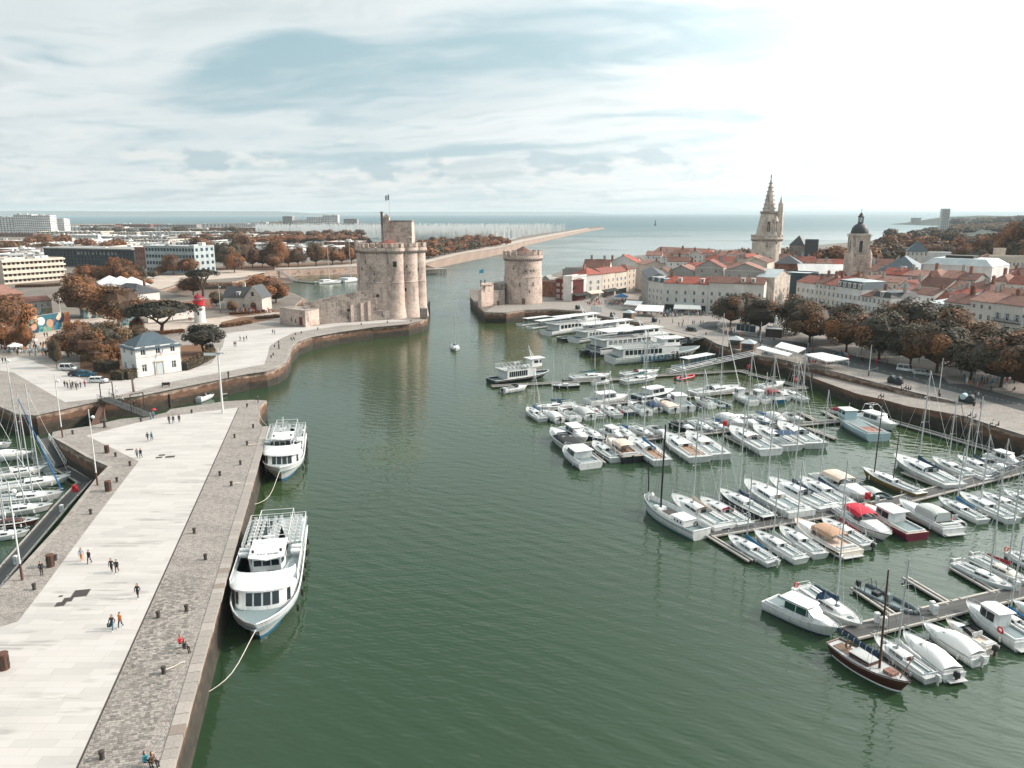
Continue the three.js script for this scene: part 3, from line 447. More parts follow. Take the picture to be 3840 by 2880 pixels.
{
const d0=370,c=PD(1961,d0),t=thing('round_tower','single round stone tower with a low red cone roof across the channel','tower',V(c.x,G,c.z)),r=8.95,Y=(sy,d=362)=>HT(sy,d)-G;
const H1=Y(1043),HC=Y(977),HP=Y(958),HM=Y(943);
gb().lathe([[r*1.04,-0.2],[r*1.02,H1],[r*1.035,H1+0.15],[r*1.035,H1+0.5],[r*0.99,H1+0.6],[r*0.985,HC+0.9]],48,0,0).build('drum',M.stone,t,0.7);
gb().lathe([[r,HC],[r+0.55,HC+0.9],[r+0.55,HP],[r-0.05,HP],[r-0.05,HC+0.9]],48,0,0,0,false).build('parapet',M.stone,t,0.5);
kind(corbels(gb(),0,0,r*0.985,HC-0.3,58,0,6.2832,0.6).build('corbel_row',M.stoneDark,t),'stuff');
crenels(t,M.stone,0,0,r+0.55,HP,17,0,6.2832,2.3,HM-HP,0.55);
gb().lathe([[r-0.9,HP-0.8],[0.05,Y(926)]],24,0,0).build('cone_roof',M.tileBrown,t,0.4);gb().bar([0,Y(928),0],[0,Y(905),0],0.09).build('mast',M.lampPost,t);
for(const[a,sy,w,h]of[[1.75,1073,0.4,1.6],[1.05,1073,0.45,1.7],[1.25,1096,0.4,1.1],[1.45,1020,0.45,1.1],[1.2,1018,0.4,1],[1.0,1018,0.4,1],[2.1,1010,0.4,1]])slit(t,r*1.03*Math.cos(a),Y(sy),r*1.03*Math.sin(a),Math.PI/2-a,w,h);
const da=1.56;gb().at(r*1.04*Math.cos(da),0,r*1.04*Math.sin(da),Math.PI/2-da).box(1.6,2.9,0.2).build('door',M.wood,t);

const A=P(1806,1152),B=P(1850,1146),C=P(1893,1141),f=thing('ruined_forework','roofless ruined stone forework with broken walls in front of the round tower','ruin',A,0);const q=(p,dz=0)=>[p.x-A.x,p.z-A.z+dz];const hb=HT(1066,dist(1150,G))-G;
{const g=gb();g.prism([q(A),q(B,-1),q(B,-3),q(A,-2.5)],-0.1,hb*0.92);g.prism([q(A),q(A,-22),[q(A)[0]-2.2,-22],[q(A)[0]-1.6,0.2]],-0.1,hb*0.72);g.prism([[q(A)[0]-0.3,-3],q(B,-3.2),q(B,-6),[q(A)[0],-6.5]],-0.1,hb*1.02);g.build('tall_fragment',M.stone,f,0.3);
const h=gb();h.prism([q(B,-1),q(C),q(C,-1.4),q(B,-2.5)],-0.1,hb*0.66);h.build('low_wall',M.stoneDark,f);const k=gb();k.prism([q(B,-8),q(C,-2),q(C,-14),q(B,-18)],-0.1,hb*0.94);k.build('rear_block',M.stoneDark,f);const dr=gb();dr.at(...[q(B)[0]+2.2,0,q(B)[1]-0.85]);dr.box(1.2,2.2,0.2);dr.build('door',M.wood,f);}
{const rg=gb();for(let i=0;i<12;i++){const a=rng(i+60);const p=q(A);rg.at(p[0]+i*0.45-0.2,hb*0.92,-1-a()*1.2);rg.box(0.5,0.2+a()*0.9,1);}rg.build('broken_top',M.stone,f);}
const fp=PD(1815,366),fl=thing('flagpole','thin flagpole with a sky-blue flag above the ruined forework','flagpole',V(fp.x,HT(1070,366),fp.z)),tp=HT(1008,366)-HT(1070,366);gb().bar([0,0,0],[0,tp,0],0.07).build('pole',M.lampPost,fl);
const fg=gb();for(let i=0;i<6;i++){const z=k=>0.15*Math.sin(k*1.3);fg.quad([-i*0.35,tp-1.9-i*0.05,z(i)],[-(i+1)*0.35,tp-1.95-i*0.05,z(i+1)],[-(i+1)*0.35,tp-0.15-i*0.08,z(i+1)],[-i*0.35,tp-0.1-i*0.08,z(i)]);}fg.build('flag',mat('sky blue flag',[0.10,0.42,0.60],0.8),fl);
for(const[sx,l]of[[1804,'dark timber mooring pile beside the sky-blue flag, nearer the channel'],[1819,'dark timber mooring pile beside the sky-blue flag, nearer the round tower']]){const p=PD(sx,364);meta(gb().at(p.x,HT(1075,364),p.z).lathe([[0.28,0],[0.26,HT(1050,364)-HT(1075,364)]],8).build('timber_pile',M.iron),l,'pile');}
}
{
const d=590,c=PD(2868,d),t=thing('spired_lantern_tower','tall stone lantern tower with a gothic octagonal spire above the old town roofs','tower',V(c.x,G,c.z),0.15),Y=sy=>HT(sy,d-8)-G,r=10.7;
const HB=Y(896),HP=Y(888),HM=Y(881);
gb().lathe([[r,-0.2],[r,HB]],16,0,0,0.2).build('drum',M.stonePale,t,0.3);gb().lathe([[r,HB-1.2],[r+1.05,HB],[r+1.05,HP],[r+0.3,HP]],16,0,0,0.2,false).build('parapet',M.stonePale,t,0.3);kind(corbels(gb(),0,0,r,HB-1.7,46,0,6.2832,1).build('corbel_row',M.stoneDark,t),'stuff');crenels(t,M.stonePale,0,0,r+1.05,HP,15,0,6.2832,3.2,HM-HP,0.6);
gb().flat(Array.from({length:16},(_,i)=>[r*Math.cos(i*0.3927),r*Math.sin(i*0.3927)]),HB+0.3).build('terrace',M.stoneDark,t);
const HG=Y(800),s0=8.9,s1=5.6,ox=1.2;
gb().lathe([[s0,HB],[s1,HG]],8,0,0,0.39).build('lower_spire',M.stonePale,t);const gl=gb();gl.lathe([[s1+0.1,HG-0.4],[s1+0.75,HG+0.2],[s1+0.75,HG+1.5],[s1,HG+1.5]],8,0,0,0.39,false);gl.build('gallery',M.stoneDark,t);
const HS=Y(792),HT2=Y(664);gb().lathe([[s1*0.86,HS-1.2],[0.22,HT2]],8,0,0,0.39).build('spire',M.stonePale,t);gb().lathe([[0.2,HT2-0.4],[0.75,HT2+0.4],[0.3,HT2+1],[0.5,HT2+1.5],[0.03,HT2+2.6]],8).build('finial',M.stoneDark,t);
const ck=gb();for(let k=0;k<8;k++)for(let j=1;j<8;j++){const q=j/8.4,rr0=lerp(s1*0.86,0.22,q),y=lerp(HS-1.2,HT2,q),a=0.39-k*Math.PI/4;ck.at((rr0+0.3)*Math.cos(a),y,(rr0+0.3)*Math.sin(a),-a);ck.box(0.75,0.5,0.4);}kind(ck.build('crockets',M.stoneDark,t),'stuff');

for(const a of[1.96,1.18]){const x=7.6*Math.cos(a),z=7.6*Math.sin(a);const w=gb().at(x,Y(868),z,Math.PI/2-a);w.box(2.6,0.5,1,0,-0.5,0);w.box(0.4,7,1,-1.2,0,0);w.box(0.4,7,1,1.2,0,0);w.box(0.25,6,0.8,0,0,0);w.prism([[-1.5,-0.5],[1.5,-0.5],[1.5,0.5],[-1.5,0.5]],7,7.4);w.at(x,Y(868)+7.4,z,Math.PI/2-a);w.lathe([[1.9,0],[0.05,4.2]],4,0,0,Math.PI/4);const o=w.build('gabled_window',M.stonePale,t);gb().at(x*0.985,Y(868),z*0.985,Math.PI/2-a).box(2.1,6.8,0.8).build('opening',M.iron,o);}
for(const[sx,sy0,sy1,w]of[[2842,880,815,1.5]]){const x=XD(sx,d-6)-c.x;gb().box(w,Y(sy1)-HB,w,x,HB,6).build('pinnacle',M.stonePale,t);}
const tx=XD(2914,d-4)-c.x,tb=gb();tb.lathe([[3.2,HB],[2.7,Y(792)]],6,tx-1.2,4,0.2);tb.build('stair_turret',M.stonePale,t);const tl=gb();for(let k=0;k<6;k++){const a=0.2+k*1.0472;tl.at(tx-0.9+1.45*Math.cos(a),Y(792),4+1.45*Math.sin(a)).box(0.5,Y(764)-Y(792),0.5);}tl.at().lathe([[1.75,Y(764)],[1.75,Y(762)],[1.2,Y(760)],[0.1,Y(734)]],6,tx-0.9,4,0.2);tl.build('pinnacle_lantern',M.stonePale,t);
slit(t,r*Math.cos(1.35),Y(915),r*Math.sin(1.35),Math.PI/2-1.35,0.8,1.6);slit(t,r*Math.cos(2),Y(925),r*Math.sin(2),Math.PI/2-2,0.8,1.2);
}
{
const d=372,c=PD(3199,d),t=thing('domed_bell_tower','square stone bell tower with a dark slate dome and open lantern rising over the roofs','tower',V(c.x,G,c.z),-0.12),Y=sy=>HT(sy,d-4)-G,w=7.3;
const yA=Y(955),yB=Y(884),yC=Y(876);{const g=gb();g.box(w+2.2,yA,w+2,0,0,0);g.build('lower_stage',M.stone,t);const p=gb();for(const s of[-1,1]){p.lathe([[1.2,yA-6],[1.1,yA],[0.1,yA+2.6]],10,s*(w/2+0.6),w/2+0.6);}p.build('corner_turret',M.stone,t,0.6);
const b=gb();b.box(w,yB-yA,w,0,yA,0);for(const i of[-1,1])for(const j of[-1,1])b.box(1.15,yB-yA-0.2,1.15,i*(w/2-0.3),yA+0.1,j*(w/2-0.3));b.build('belfry',M.stonePale,t);const cn=gb();cn.box(w+1.1,0.45,w+1.1,0,yB-0.8,0);cn.box(w+1.6,0.5,w+1.6,0,yB,0);cn.box(w+0.4,yC-yB-0.5,w+0.4,0,yB+0.5,0);cn.build('cornice',M.stonePale,t);
for(let k=0;k<4;k++){const a=k*Math.PI/2,g2=gb().at(Math.sin(a)*w/2,yA+1.2,Math.cos(a)*w/2,a);g2.box(1.5,4.6,0.16);g2.at(Math.sin(a)*w/2,yA+5.8,Math.cos(a)*w/2,a,0,Math.PI/2);g2.lathe([[0.75,-0.08],[0.75,0.08]],14);const o=gb().at(Math.sin(a)*w/2,yA+1.2,Math.cos(a)*w/2,a);o.box(0.3,5,0.3,-0.95,0,0);o.box(0.3,5,0.3,0.95,0,0);o.box(2.4,0.3,0.35,0,-0.3,0);const wi=o.build('window',M.stonePale,t);g2.build('louvres',M.slateDark,wi);}}
const yD=Y(838),rd=3.75;gb().lathe([[rd+0.2,yC],[rd+0.25,yC+0.7],[rd*1.0,yC+1.6],[rd*0.93,lerp(yC,yD,0.55)],[rd*0.72,lerp(yC,yD,0.8)],[rd*0.4,lerp(yC,yD,0.96)],[1.35,yD],[1.2,yD]],24).build('dome',M.slateDark,t,0.6);
const yE=Y(815),lg=gb();for(let k=0;k<8;k++){const a=k*Math.PI/4;lg.at(1.05*Math.cos(a),yD,1.05*Math.sin(a)).box(0.26,yE-yD,0.26);}lg.at().lathe([[1.3,yD-0.1],[1.3,yD+0.5]],12);lg.lathe([[1.5,yE],[1.5,yE+0.35],[1.1,yE+0.8],[0.7,yE+1.6],[0.15,yE+2.2]],12);lg.build('lantern',M.slateDark,t,0.5);const sp=gb();sp.bar([0,yE+2,0],[0,Y(780),0],0.12,6,0.06);sp.box(0.7,0.12,0.12,0,Y(785),0);sp.build('spike',M.iron,t);
}
{
const c=P(751,1209),d=dist(1209,G),t=thing('lighthouse','small white round lighthouse with a red lantern gallery behind the clipped pine','lighthouse',c),Y=sy=>HT(sy,d)-G;
gb().lathe([[2.35,0],[2.15,0.6],[1.75,Y(1146)]],24).build('tower',M.white,t,0.6);gb().lathe([[1.75,Y(1146)],[2.45,Y(1144)],[2.45,Y(1141)],[2.0,Y(1141)],[2.0,Y(1130)],[2.3,Y(1130)],[2.3,Y(1127)]],20).build('gallery',M.red,t,0.4);const l=gb();l.lathe([[1.5,Y(1127)],[1.5,Y(1117)]],12);l.build('lantern_glass',M.zinc,t);gb().lathe([[1.75,Y(1117)],[1.75,Y(1115)],[1.1,Y(1107)],[0.35,Y(1104)],[0.3,Y(1101)],[0.02,Y(1097)]],14).build('lantern_roof',M.canvasMaroon,t,0.5);
const rl=gb();for(let k=0;k<16;k++){const a=k/16*6.2832;rl.bar([2.35*Math.cos(a),Y(1127),2.35*Math.sin(a)],[2.35*Math.cos(a),Y(1122),2.35*Math.sin(a)],0.05,4);}rl.lathe([[2.33,Y(1122)],[2.4,Y(1122)+0.08]],20);rl.build('railing',M.red,t);for(const y of[3.2,6]){const a=1.4;gb().at(2.0*Math.cos(a),y,2.0*Math.sin(a),Math.PI/2-a).box(0.6,1.1,0.35).build('window',M.glass,t);}
}
// ---------------------------------------------------------------- houses
const U_frame=(()=>{const g=gb();g.box(0.09,1,0.1,-0.455,0,0);g.box(0.09,1,0.1,0.455,0,0);g.box(0.82,0.06,0.1,0,0.94,0);g.box(0.82,0.06,0.1,0,0,0);g.box(0.08,0.88,0.08,0,0.06,0);g.box(0.82,0.035,0.07,0,0.62,0);return g.geo();})();
const U_pane=gb().box(0.82,0.88,0.03,0,0.06,-0.01).geo(),U_shut=gb().box(1,1,0.06).geo(),U_sill=gb().box(1,1,1).geo();
function put(geo,m,name,parent,x,y,z,sx=1,sy=1,sz=1,ry=0){const o=new THREE.Mesh(geo,m);o.name=name;o.position.set(x,y,z);o.scale.set(sx,sy,sz);o.rotation.y=ry;o.castShadow=o.receiveShadow=true;parent.add(o);return o;}
function windowAt(t,x,y,z,ry,w,h,o={}){
const f=put(U_frame,o.frame??M.frame,'window',t,x,y,z,w,h,1,ry);put(U_pane,o.glass??M.glass,'pane',f,0,0,0);
if(o.shut)for(const s of[-1,1])put(U_shut,o.shut,'shutter',t,x+Math.cos(ry)*s*(w*0.77)+Math.sin(ry)*0.23,y,z-Math.sin(ry)*s*(w*0.77)+Math.cos(ry)*0.23,w*0.5,h,1,ry);
}
function facade(g,map,W,E,ops,dep=0.2){
const xs=[...new Set([0,W,...ops.flatMap(o=>[o[0],o[0]+o[2]])])].sort((a,b)=>a-b),ys=[...new Set([-0.3,E,...ops.flatMap(o=>[o[1],o[1]+o[3]])])].sort((a,b)=>a-b);
for(let j=0;j+1<ys.length;j++){let run=null;for(let i=0;i<xs.length;i++){const hole=i+1<xs.length?ops.some(o=>xs[i]>=o[0]-1e-6&&xs[i+1]<=o[0]+o[2]+1e-6&&ys[j]>=o[1]-1e-6&&ys[j+1]<=o[1]+o[3]+1e-6):true;if(!hole&&run===null)run=xs[i];if(hole&&run!==null){g.quad(map(run,ys[j],0),map(xs[i],ys[j],0),map(xs[i],ys[j+1],0),map(run,ys[j+1],0));run=null;}}}
for(const[x,y,w,h]of ops){const q=(a,b,c)=>map(x+a*w,y+b*h,-c*dep);g.quad(q(0,0,0),q(1,0,0),q(1,0,1),q(0,0,1));g.quad(q(0,1,1),q(1,1,1),q(1,1,0),q(0,1,0));g.quad(q(0,0,0),q(0,0,1),q(0,1,1),q(0,1,0));g.quad(q(1,0,1),q(1,0,0),q(1,1,0),q(1,1,1));}
}
function roofOn(t,kindR,W,D,E,R,m,wm,ov=0.35){
const g=gb(),e=gb();const o=ov,k=R/(D/2),y0=E-o*0.35,th=0.16;
if(kindR==='gable'){for(const s of[0,1]){const a=s?-D-o:o,q=[[-o,y0,a],[W+o,y0,a],[W+o,E+R,-D/2],[-o,E+R,-D/2]];s?g.quad(q[1],q[0],q[3],q[2]):g.quad(...q);}g.quad([-o,y0-th,o],[W+o,y0-th,o],[W+o,y0,o],[-o,y0,o]);for(const x of[-o,W+o])for(const[za,]of[[o],[-D-o]])g.quad([x,y0-th,za],[x,E+R-th,-D/2],[x,E+R,-D/2],[x,y0,za]);e.tri([0,E,0],[0,E,-D],[0,E+R-0.05,-D/2]);e.tri([W,E,-D],[W,E,0],[W,E+R-0.05,-D/2]);}
if(kindR==='gableZ'){for(const s of[0,1]){const a=s?W+o:-o,q=[[a,y0,o],[a,y0,-D-o],[W/2,E+R,-D-o],[W/2,E+R,o]];s?g.quad(q[0],q[1],q[2],q[3]):g.quad(q[1],q[0],q[3],q[2]);g.quad([a,y0-th,o],[W/2,E+R-th,o],[W/2,E+R,o],[a,y0,o]);}e.tri([0,E,0],[W,E,0],[W/2,E+R-0.05,0]);e.tri([W,E,-D],[0,E,-D],[W/2,E+R-0.05,-D]);}
if(kindR==='shed'){g.quad([-o,E+0.1,o],[W+o,E+0.1,o],[W+o,E+R,-D-o],[-o,E+R,-D-o]);e.tri([0,E,0],[0,E,-D],[0,E+R-0.1,-D]);e.tri([W,E,-D],[W,E,0],[W,E+R-0.1,-D]);e.quad([W,E,-D],[0,E,-D],[0,E+R-0.1,-D],[W,E+R-0.1,-D]);}
if(kindR==='hip'){const h=Math.min(D,W)*0.46;const a=[-o,y0,o],b=[W+o,y0,o],c=[W+o,y0,-D-o],d=[-o,y0,-D-o],[p,q]=W>=D?[[h,E+R,-D/2],[W-h,E+R,-D/2]]:[[W/2,E+R,-h],[W/2,E+R,-D+h]];if(W>=D){g.quad(a,b,q,p);g.tri(b,c,q);g.quad(c,d,p,q);g.tri(d,a,p);}else{g.tri(a,b,p);g.quad(b,c,q,p);g.tri(c,d,q);g.quad(d,a,p,q);}g.quad([-o,y0-th,o],[W+o,y0-th,o],b,a);g.quad([W+o,y0-th,o],[W+o,y0-th,-D-o],c,b);g.quad([-o,y0-th,-D-o],[-o,y0-th,o],a,d);}
if(kindR==='mansard'){const i=0.9,y1=E+R*0.8;const lo=[[-0.1,E,0.1],[W+0.1,E,0.1],[W+0.1,E,-D-0.1],[-0.1,E,-D-0.1]],mi=[[i,y1,-i],[W-i,y1,-i],[W-i,y1,-D+i],[i,y1,-D+i]],up=[[D*0.25,E+R,-D/2+0.4],[W-D*0.25,E+R,-D/2+0.4],[W-D*0.25,E+R,-D/2-0.4],[D*0.25,E+R,-D/2-0.4]];g.rings([lo,mi]);const tp=gb();tp.rings([mi,up],true,false,true);tp.build('upper_roof',m===M.slate?M.zinc:m,t);}
if(kindR==='flat'){g.flat([[0.25,-0.25],[W-0.25,-0.25],[W-0.25,-D+0.25],[0.25,-D+0.25]],E+0.05);const p=gb();for(const[w,d,x,z]of[[W+0.2,0.3,W/2,-0.05],[W+0.2,0.3,W/2,-D+0.05],[0.3,D-0.4,0.05,-D/2],[0.3,D-0.4,W-0.05,-D/2]])p.box(w,R,d,x,E,z);p.build('roof_parapet',wm,t);}
const rf=g.build('roof',m,t);if(e.p.length)e.build('gable_wall',wm,t);return rf;
}
function chimney(t,x,z,y,h,m=M.brick,w=1.3,d=0.6){const g=gb();g.box(w,h,d,x,y,z);g.box(w+0.2,0.15,d+0.2,x,y+h,z);for(let i=0;i<3;i++)g.lathe([[0.13,y+h+0.15],[0.11,y+h+0.6]],6,x+(i-1)*w*0.3,z);g.build('chimney',m,t);}
function house(o){
const A=o.A,B=o.B,W=A.distanceTo(B),D=o.D,E=o.E,t=thing(o.name??'town_house',o.label,o.cat??'house',V(A.x,o.base??G,A.z),Math.atan2(-(B.z-A.z),B.x-A.x),o.group);
const g=gb(),rows=o.rows??[],w=o.w??1.05,wo={frame:o.frame,shut:o.shut,glass:o.glass};
const mk=(len,n)=>{const ops=[];if(n>0)for(const[y,h]of rows)for(let i=0;i<n;i++){const c=(i+0.5)/n*len;ops.push([c-w/2,y,w,h]);}return ops;};
const sideN=o.side??[0,0];
const fr=mk(W,o.n??Math.max(2,Math.round(W/3)));if(o.extra)fr.push(...o.extra);
facade(g,(u,y,n)=>[u,y,n],W,E,fr);for(const[x,y,ww,h]of fr)windowAt(t,x+ww/2,y,-0.17,0,ww,h,wo);
const rs=mk(D,sideN[1]);facade(g,(u,y,n)=>[W+n,y,-u],D,E,rs);for(const[x,y,ww,h]of rs)windowAt(t,W-0.17,y,-x-ww/2,Math.PI/2,ww,h,wo);
const ls=mk(D,sideN[0]);facade(g,(u,y,n)=>[-n,y,-D+u],D,E,ls);for(const[x,y,ww,h]of ls)windowAt(t,0.17,y,-D+x+ww/2,-Math.PI/2,ww,h,wo);
g.quad([W,-0.3,-D],[0,-0.3,-D],[0,E,-D],[W,E,-D]);
if(o.wall2){const g2=gb();g2.quad([W+0.03,0,0],[W+0.03,0,-D],[W+0.03,E,-D],[W+0.03,E,0]);g2.build('side_wall',o.wall2,t);}
g.build('wall',o.wall??M.plaster,t);
if(o.trim!==false&&rows.length){const b=gb();b.box(W+0.16,0.22,0.16,W/2,E-0.3,0.06);if(rows.length>1)b.box(W+0.1,0.16,0.1,W/2,rows[1][0]-0.55,0.04);b.build('cornice',M.trim,t);}
roofOn(t,o.roof??'gable',W,D,E,o.R??2.4,o.rm??M.tileRed,o.wall??M.plaster,o.ov);
for(const[cx,cz,h,m]of o.chim??[])chimney(t,cx*W,-cz*D,E+(o.roof==='flat'?0:(o.R??2.4)*(1-Math.abs(cz-0.5)*2))-0.8,h+0.8,m??M.brick);
for(const x of o.dorm??[]){const dg=gb(),R=o.R??2.4,y=E+0.25,z=o.roof==='mansard'?0.02:-0.5;dg.box(1.5,1.75,1.6,x*W,y,z-0.8);dg.prism([[x*W-0.95,z+0.15],[x*W+0.95,z+0.15],[x*W+0.95,z-1.7],[x*W-0.95,z-1.7]],y+1.75,y+1.92);const dm=dg.build('dormer',o.dormM??M.plaster,t);put(U_frame,M.frame,'dormer_window',dm,x*W,y+0.25,z+0.02,0.95,1.25);put(U_pane,M.glass,'pane',dm,x*W,y+0.25,z+0.02,0.95,1.25);}
if(o.sky)for(const[x,zz]of o.sky){const R=o.R??2.4;const y=E+R*zz*2;gb().at(x*W,y+0.08,-zz*D,0,0,Math.atan2(R,D/2)).box(0.9,0.08,1.2).build('skylight',M.glassBlue,t);}
if(o.bal)for(const[y,x0,x1]of o.bal){const b=gb();b.box((x1-x0)*W,0.16,0.8,(x0+x1)/2*W,y,0.4);for(let i=0;i<=(x1-x0)*W/0.4;i++)b.box(0.05,0.95,0.05,x0*W+i*0.4,y+0.16,0.75);b.box((x1-x0)*W,0.06,0.08,(x0+x1)/2*W,y+1.1,0.75);b.build('balcony',M.iron,t);}
if(o.awn)for(const[y,x0,x1,m,dp]of o.awn){const b=gb();b.quad([x0*W,y-0.5,dp??2.4],[x1*W,y-0.5,dp??2.4],[x1*W,y+0.5,0.03],[x0*W,y+0.5,0.03]);b.quad([x0*W,y-0.85,dp??2.4],[x1*W,y-0.85,dp??2.4],[x1*W,y-0.5,dp??2.4],[x0*W,y-0.5,dp??2.4]);b.build('awning',m,t);}
if(o.shop)for(const[x0,x1]of o.shop){const b=gb();b.box((x1-x0)*W,2.7,0.14,(x0+x1)/2*W,0.1,0.03);b.build('shop_window',M.glass,t);}
return t;
}
// ---------------------------------------------------------------- old town on the east side
const R3=[[0.4,2.4],[4.0,1.9],[7.2,1.7]],R3s=[[4.2,2.0],[7.5,1.8]],R4=[[0.5,2.4],[4.3,2.0],[7.7,1.9],[10.6,1.4]];
const HB=(o)=>{const d=o.A[1]>900?null:0;};
function H2(label,a,b,ey,D,o={}){
const A=PD(a[0],a[1]),B=PD(b[0],b[1]),E=HT(ey,a[1])-G,R=o.ry?HT(o.ry,(a[1]+b[1])/2+D*0.5)-G-E:o.R??2.4;
const rows=o.rows??[];return house({label,A,B,D,E,...o,R,rows:rows.filter(r=>r[0]+r[1]<E-0.4)});
}
const dP=(y)=>dist(y,G);
H2('dark red rendered house on the waterfront beside the round tower',[2083,dP(1122)],[2142,dP(1130)],1044,8,{wall:M.redwall,roof:'hip',R:1.6,rm:M.tileBrown,rows:[[0.6,2],[3.6,1.7],[6.6,1.6]],n:3,shut:M.shutterPale,trim:false});
H2('narrow white house with a dark iron balcony, joined to the dark red house',[2142.5,dP(1130)-0.3],[2198,384],1040,5,{wall:M.plasterCool,roof:'flat',R:0.6,rm:M.roofGrey,rows:R3,n:2,bal:[[6.3,0.1,0.5]],awn:[[3.4,0,1,M.canvasBlack,3]],shop:[[0.05,0.95]]});
H2('cream corner house with a red hipped roof next to the narrow white house',[2199,384.5],[2256,392],1030,10,{wall:M.plaster,roof:'hip',R:2.8,rm:M.tileBright,rows:R3,n:2,shut:M.shutter,awn:[[3.4,0,0.9,M.canvasCream,2.6]],chim:[[0.3,0.5,1.6]]});
H2('sunlit cream terrace house turning into the side street, red roof',[2257,392.5],[2305,404],1026,9,{wall:M.plasterWarm,roof:'gable',R:2.6,rm:M.tileRed,rows:R3,n:3,awn:[[3.3,0,1,M.canvasBlack,2.6]],shop:[[0.05,0.95]],chim:[[0.6,0.5,1.5]]});
H2('tan terrace house with grey shutters at the far end of the sunlit street',[2306,404.5],[2350,416],1021,9,{wall:M.plasterWarm,roof:'gable',R:2.4,rm:M.tileRed,rows:R3,n:3,shut:M.shutter,shop:[[0.05,0.95]]});
H2('tall narrow tan house closing the side street near the blue parasol',[2351,416.5],[2382,424],1008,10,{wall:M.plasterWarm,roof:'hip',R:2,rm:M.tileBrown,rows:R4,n:2});
H2('broad white gabled house with one attic window rising behind the waterfront houses',[2280,452],[2386,446],983,14,{wall:M.plasterCool,roof:'gableZ',ry:955,rm:M.tileBright,rows:[[12.4,1.6]],n:3,chim:[[0.45,0.3,1.4]]});
H2('grey roof terrace house with railings just behind the narrow white house',[2108,402],[2196,400],1014,10,{wall:M.plasterGrey,roof:'flat',R:1,rm:M.roofGrey,chim:[[0.9,0.5,2.5,M.plasterGrey]]});
H2('brown roofed house with twin chimneys between the roof terrace and the white gable',[2186,440],[2282,436],1000,12,{wall:M.plasterWarm,roof:'gable',ry:972,rm:M.tileBrown,chim:[[0.25,0.5,2,M.plasterGrey],[0.75,0.5,1.8,M.plasterGrey]]});
H2('sunlit pale house with red roof at the back of the side street',[2384,442],[2412,425],985,12,{wall:M.plasterWarm,roof:'gable',R:2,rm:M.tilePink,rows:R4,n:2});
H2('low dark brick shed between the round tower and the dark red house',[2031,398],[2082,392],1058,9,{wall:M.brick,roof:'flat',R:0.5,rm:M.tileBrown,cat:'shed',name:'brick_shed'});
H2('small pale hut with pitched roof on the quay behind the dark brick shed',[2032,440],[2060,438],1046,7,{wall:M.plasterGrey,roof:'gableZ',R:2,rm:M.roofGrey,cat:'hut',name:'quay_hut'});
H2('second pale hut farther along the quay behind the dark brick shed',[2062,452],[2083,450],1044,6,{wall:M.plasterCool,roof:'flat',R:0.4,rm:M.roofPale,cat:'hut',name:'quay_hut'});
// the long corner block
H2('street side house with shuttered windows on the left flank of the slate corner house',[2404,398],[2427,352],1015,10,{wall:M.plasterGrey,roof:'gable',R:2.2,rm:M.slateDark,rows:R4,n:5,shut:M.shutterPale});
H2('corner house with a dark slate mansard roof above the white cafe awnings',[2427.5,352],[2484,339],1052,11,{wall:M.plaster,roof:'mansard',ry:1034,rm:M.slate,rows:R3,n:4,shut:M.shutterPale,dorm:[0.3,0.7]});
H2('long pale waterfront house with a bright red roof above the grey awning',[2485,339],[2650,331],1059,11,{wall:M.plaster,roof:'gable',R:2.5,rm:M.tileBright,rows:[[3.9,1.9],[7.3,1.7]],n:5,shut:M.shutterPale,dorm:[0.36,0.86],chim:[[0.12,0.5,1.5]],awn:[[3.3,0.28,0.72,M.canvasGrey,3]],shop:[[0.05,0.27],[0.3,0.7],[0.75,0.97]]});
H2('long pale waterfront house with a brown roof behind the first plane trees',[2651,331],[2858,322],1058,11,{wall:M.plaster,roof:'gable',R:2.3,rm:M.tileBrown,rows:[[0.5,2.4],[3.9,1.9],[7.3,1.7]],n:7,shut:M.shutterPale,dorm:[0.62,0.8]});
H2('grey gabled house with four white windows rising behind the long waterfront roof',[2709,352],[2859,345],1012,14,{wall:M.plasterGrey,roof:'gableZ',ry:983,rm:M.tilePink,rows:[[13.2,1.9]],n:4});
H2('grey house with one attic window left of the four-window gable',[2600,366],[2704,361],1001,12,{wall:M.plasterGrey,roof:'gableZ',ry:972,rm:M.tileRed,rows:[[14.5,1.8]],n:2});
H2('low gabled grey house behind the slate corner house',[2505,378],[2598,372],1014,12,{wall:M.plasterGrey,roof:'gableZ',ry:992,rm:M.tilePink});
H2('brick house with a grey hipped roof standing alone before the spired tower',[2897,405],[2994,400],987,13,{wall:M.brick,roof:'hip',ry:956,rm:M.slateDark,rows:[[4,1.8],[8,1.8]],n:4,side:[0,3]});
H2('ornate sunlit stone facade with tall windows between the street and the market roofs',[2897,338],[2955,352],1040,8,{wall:M.stonePale,roof:'gableZ',R:3,rm:M.zinc,rows:R3,n:4,cat:'building',name:'stone_building'});
H2('cream house with red roof at the top of the narrow street',[2800,456],[2846,460],968,11,{wall:M.plasterWarm,roof:'gable',R:2.4,rm:M.tileBright,rows:[[11,1.8],[14.4,1.6]],n:3});
H2('tall cream street house, upper of the two beside the brick house',[2847,430],[2872,446],975,10,{wall:M.plasterWarm,roof:'gable',R:2,rm:M.tilePink,rows:[[7,1.9],[10.6,1.8],[14,1.6]],n:2});
H2('tall cream street house, lower of the two beside the brick house',[2868,385],[2894,404],985,10,{wall:M.plasterWarm,roof:'gable',R:2,rm:M.tileBrown,rows:R4,n:2});
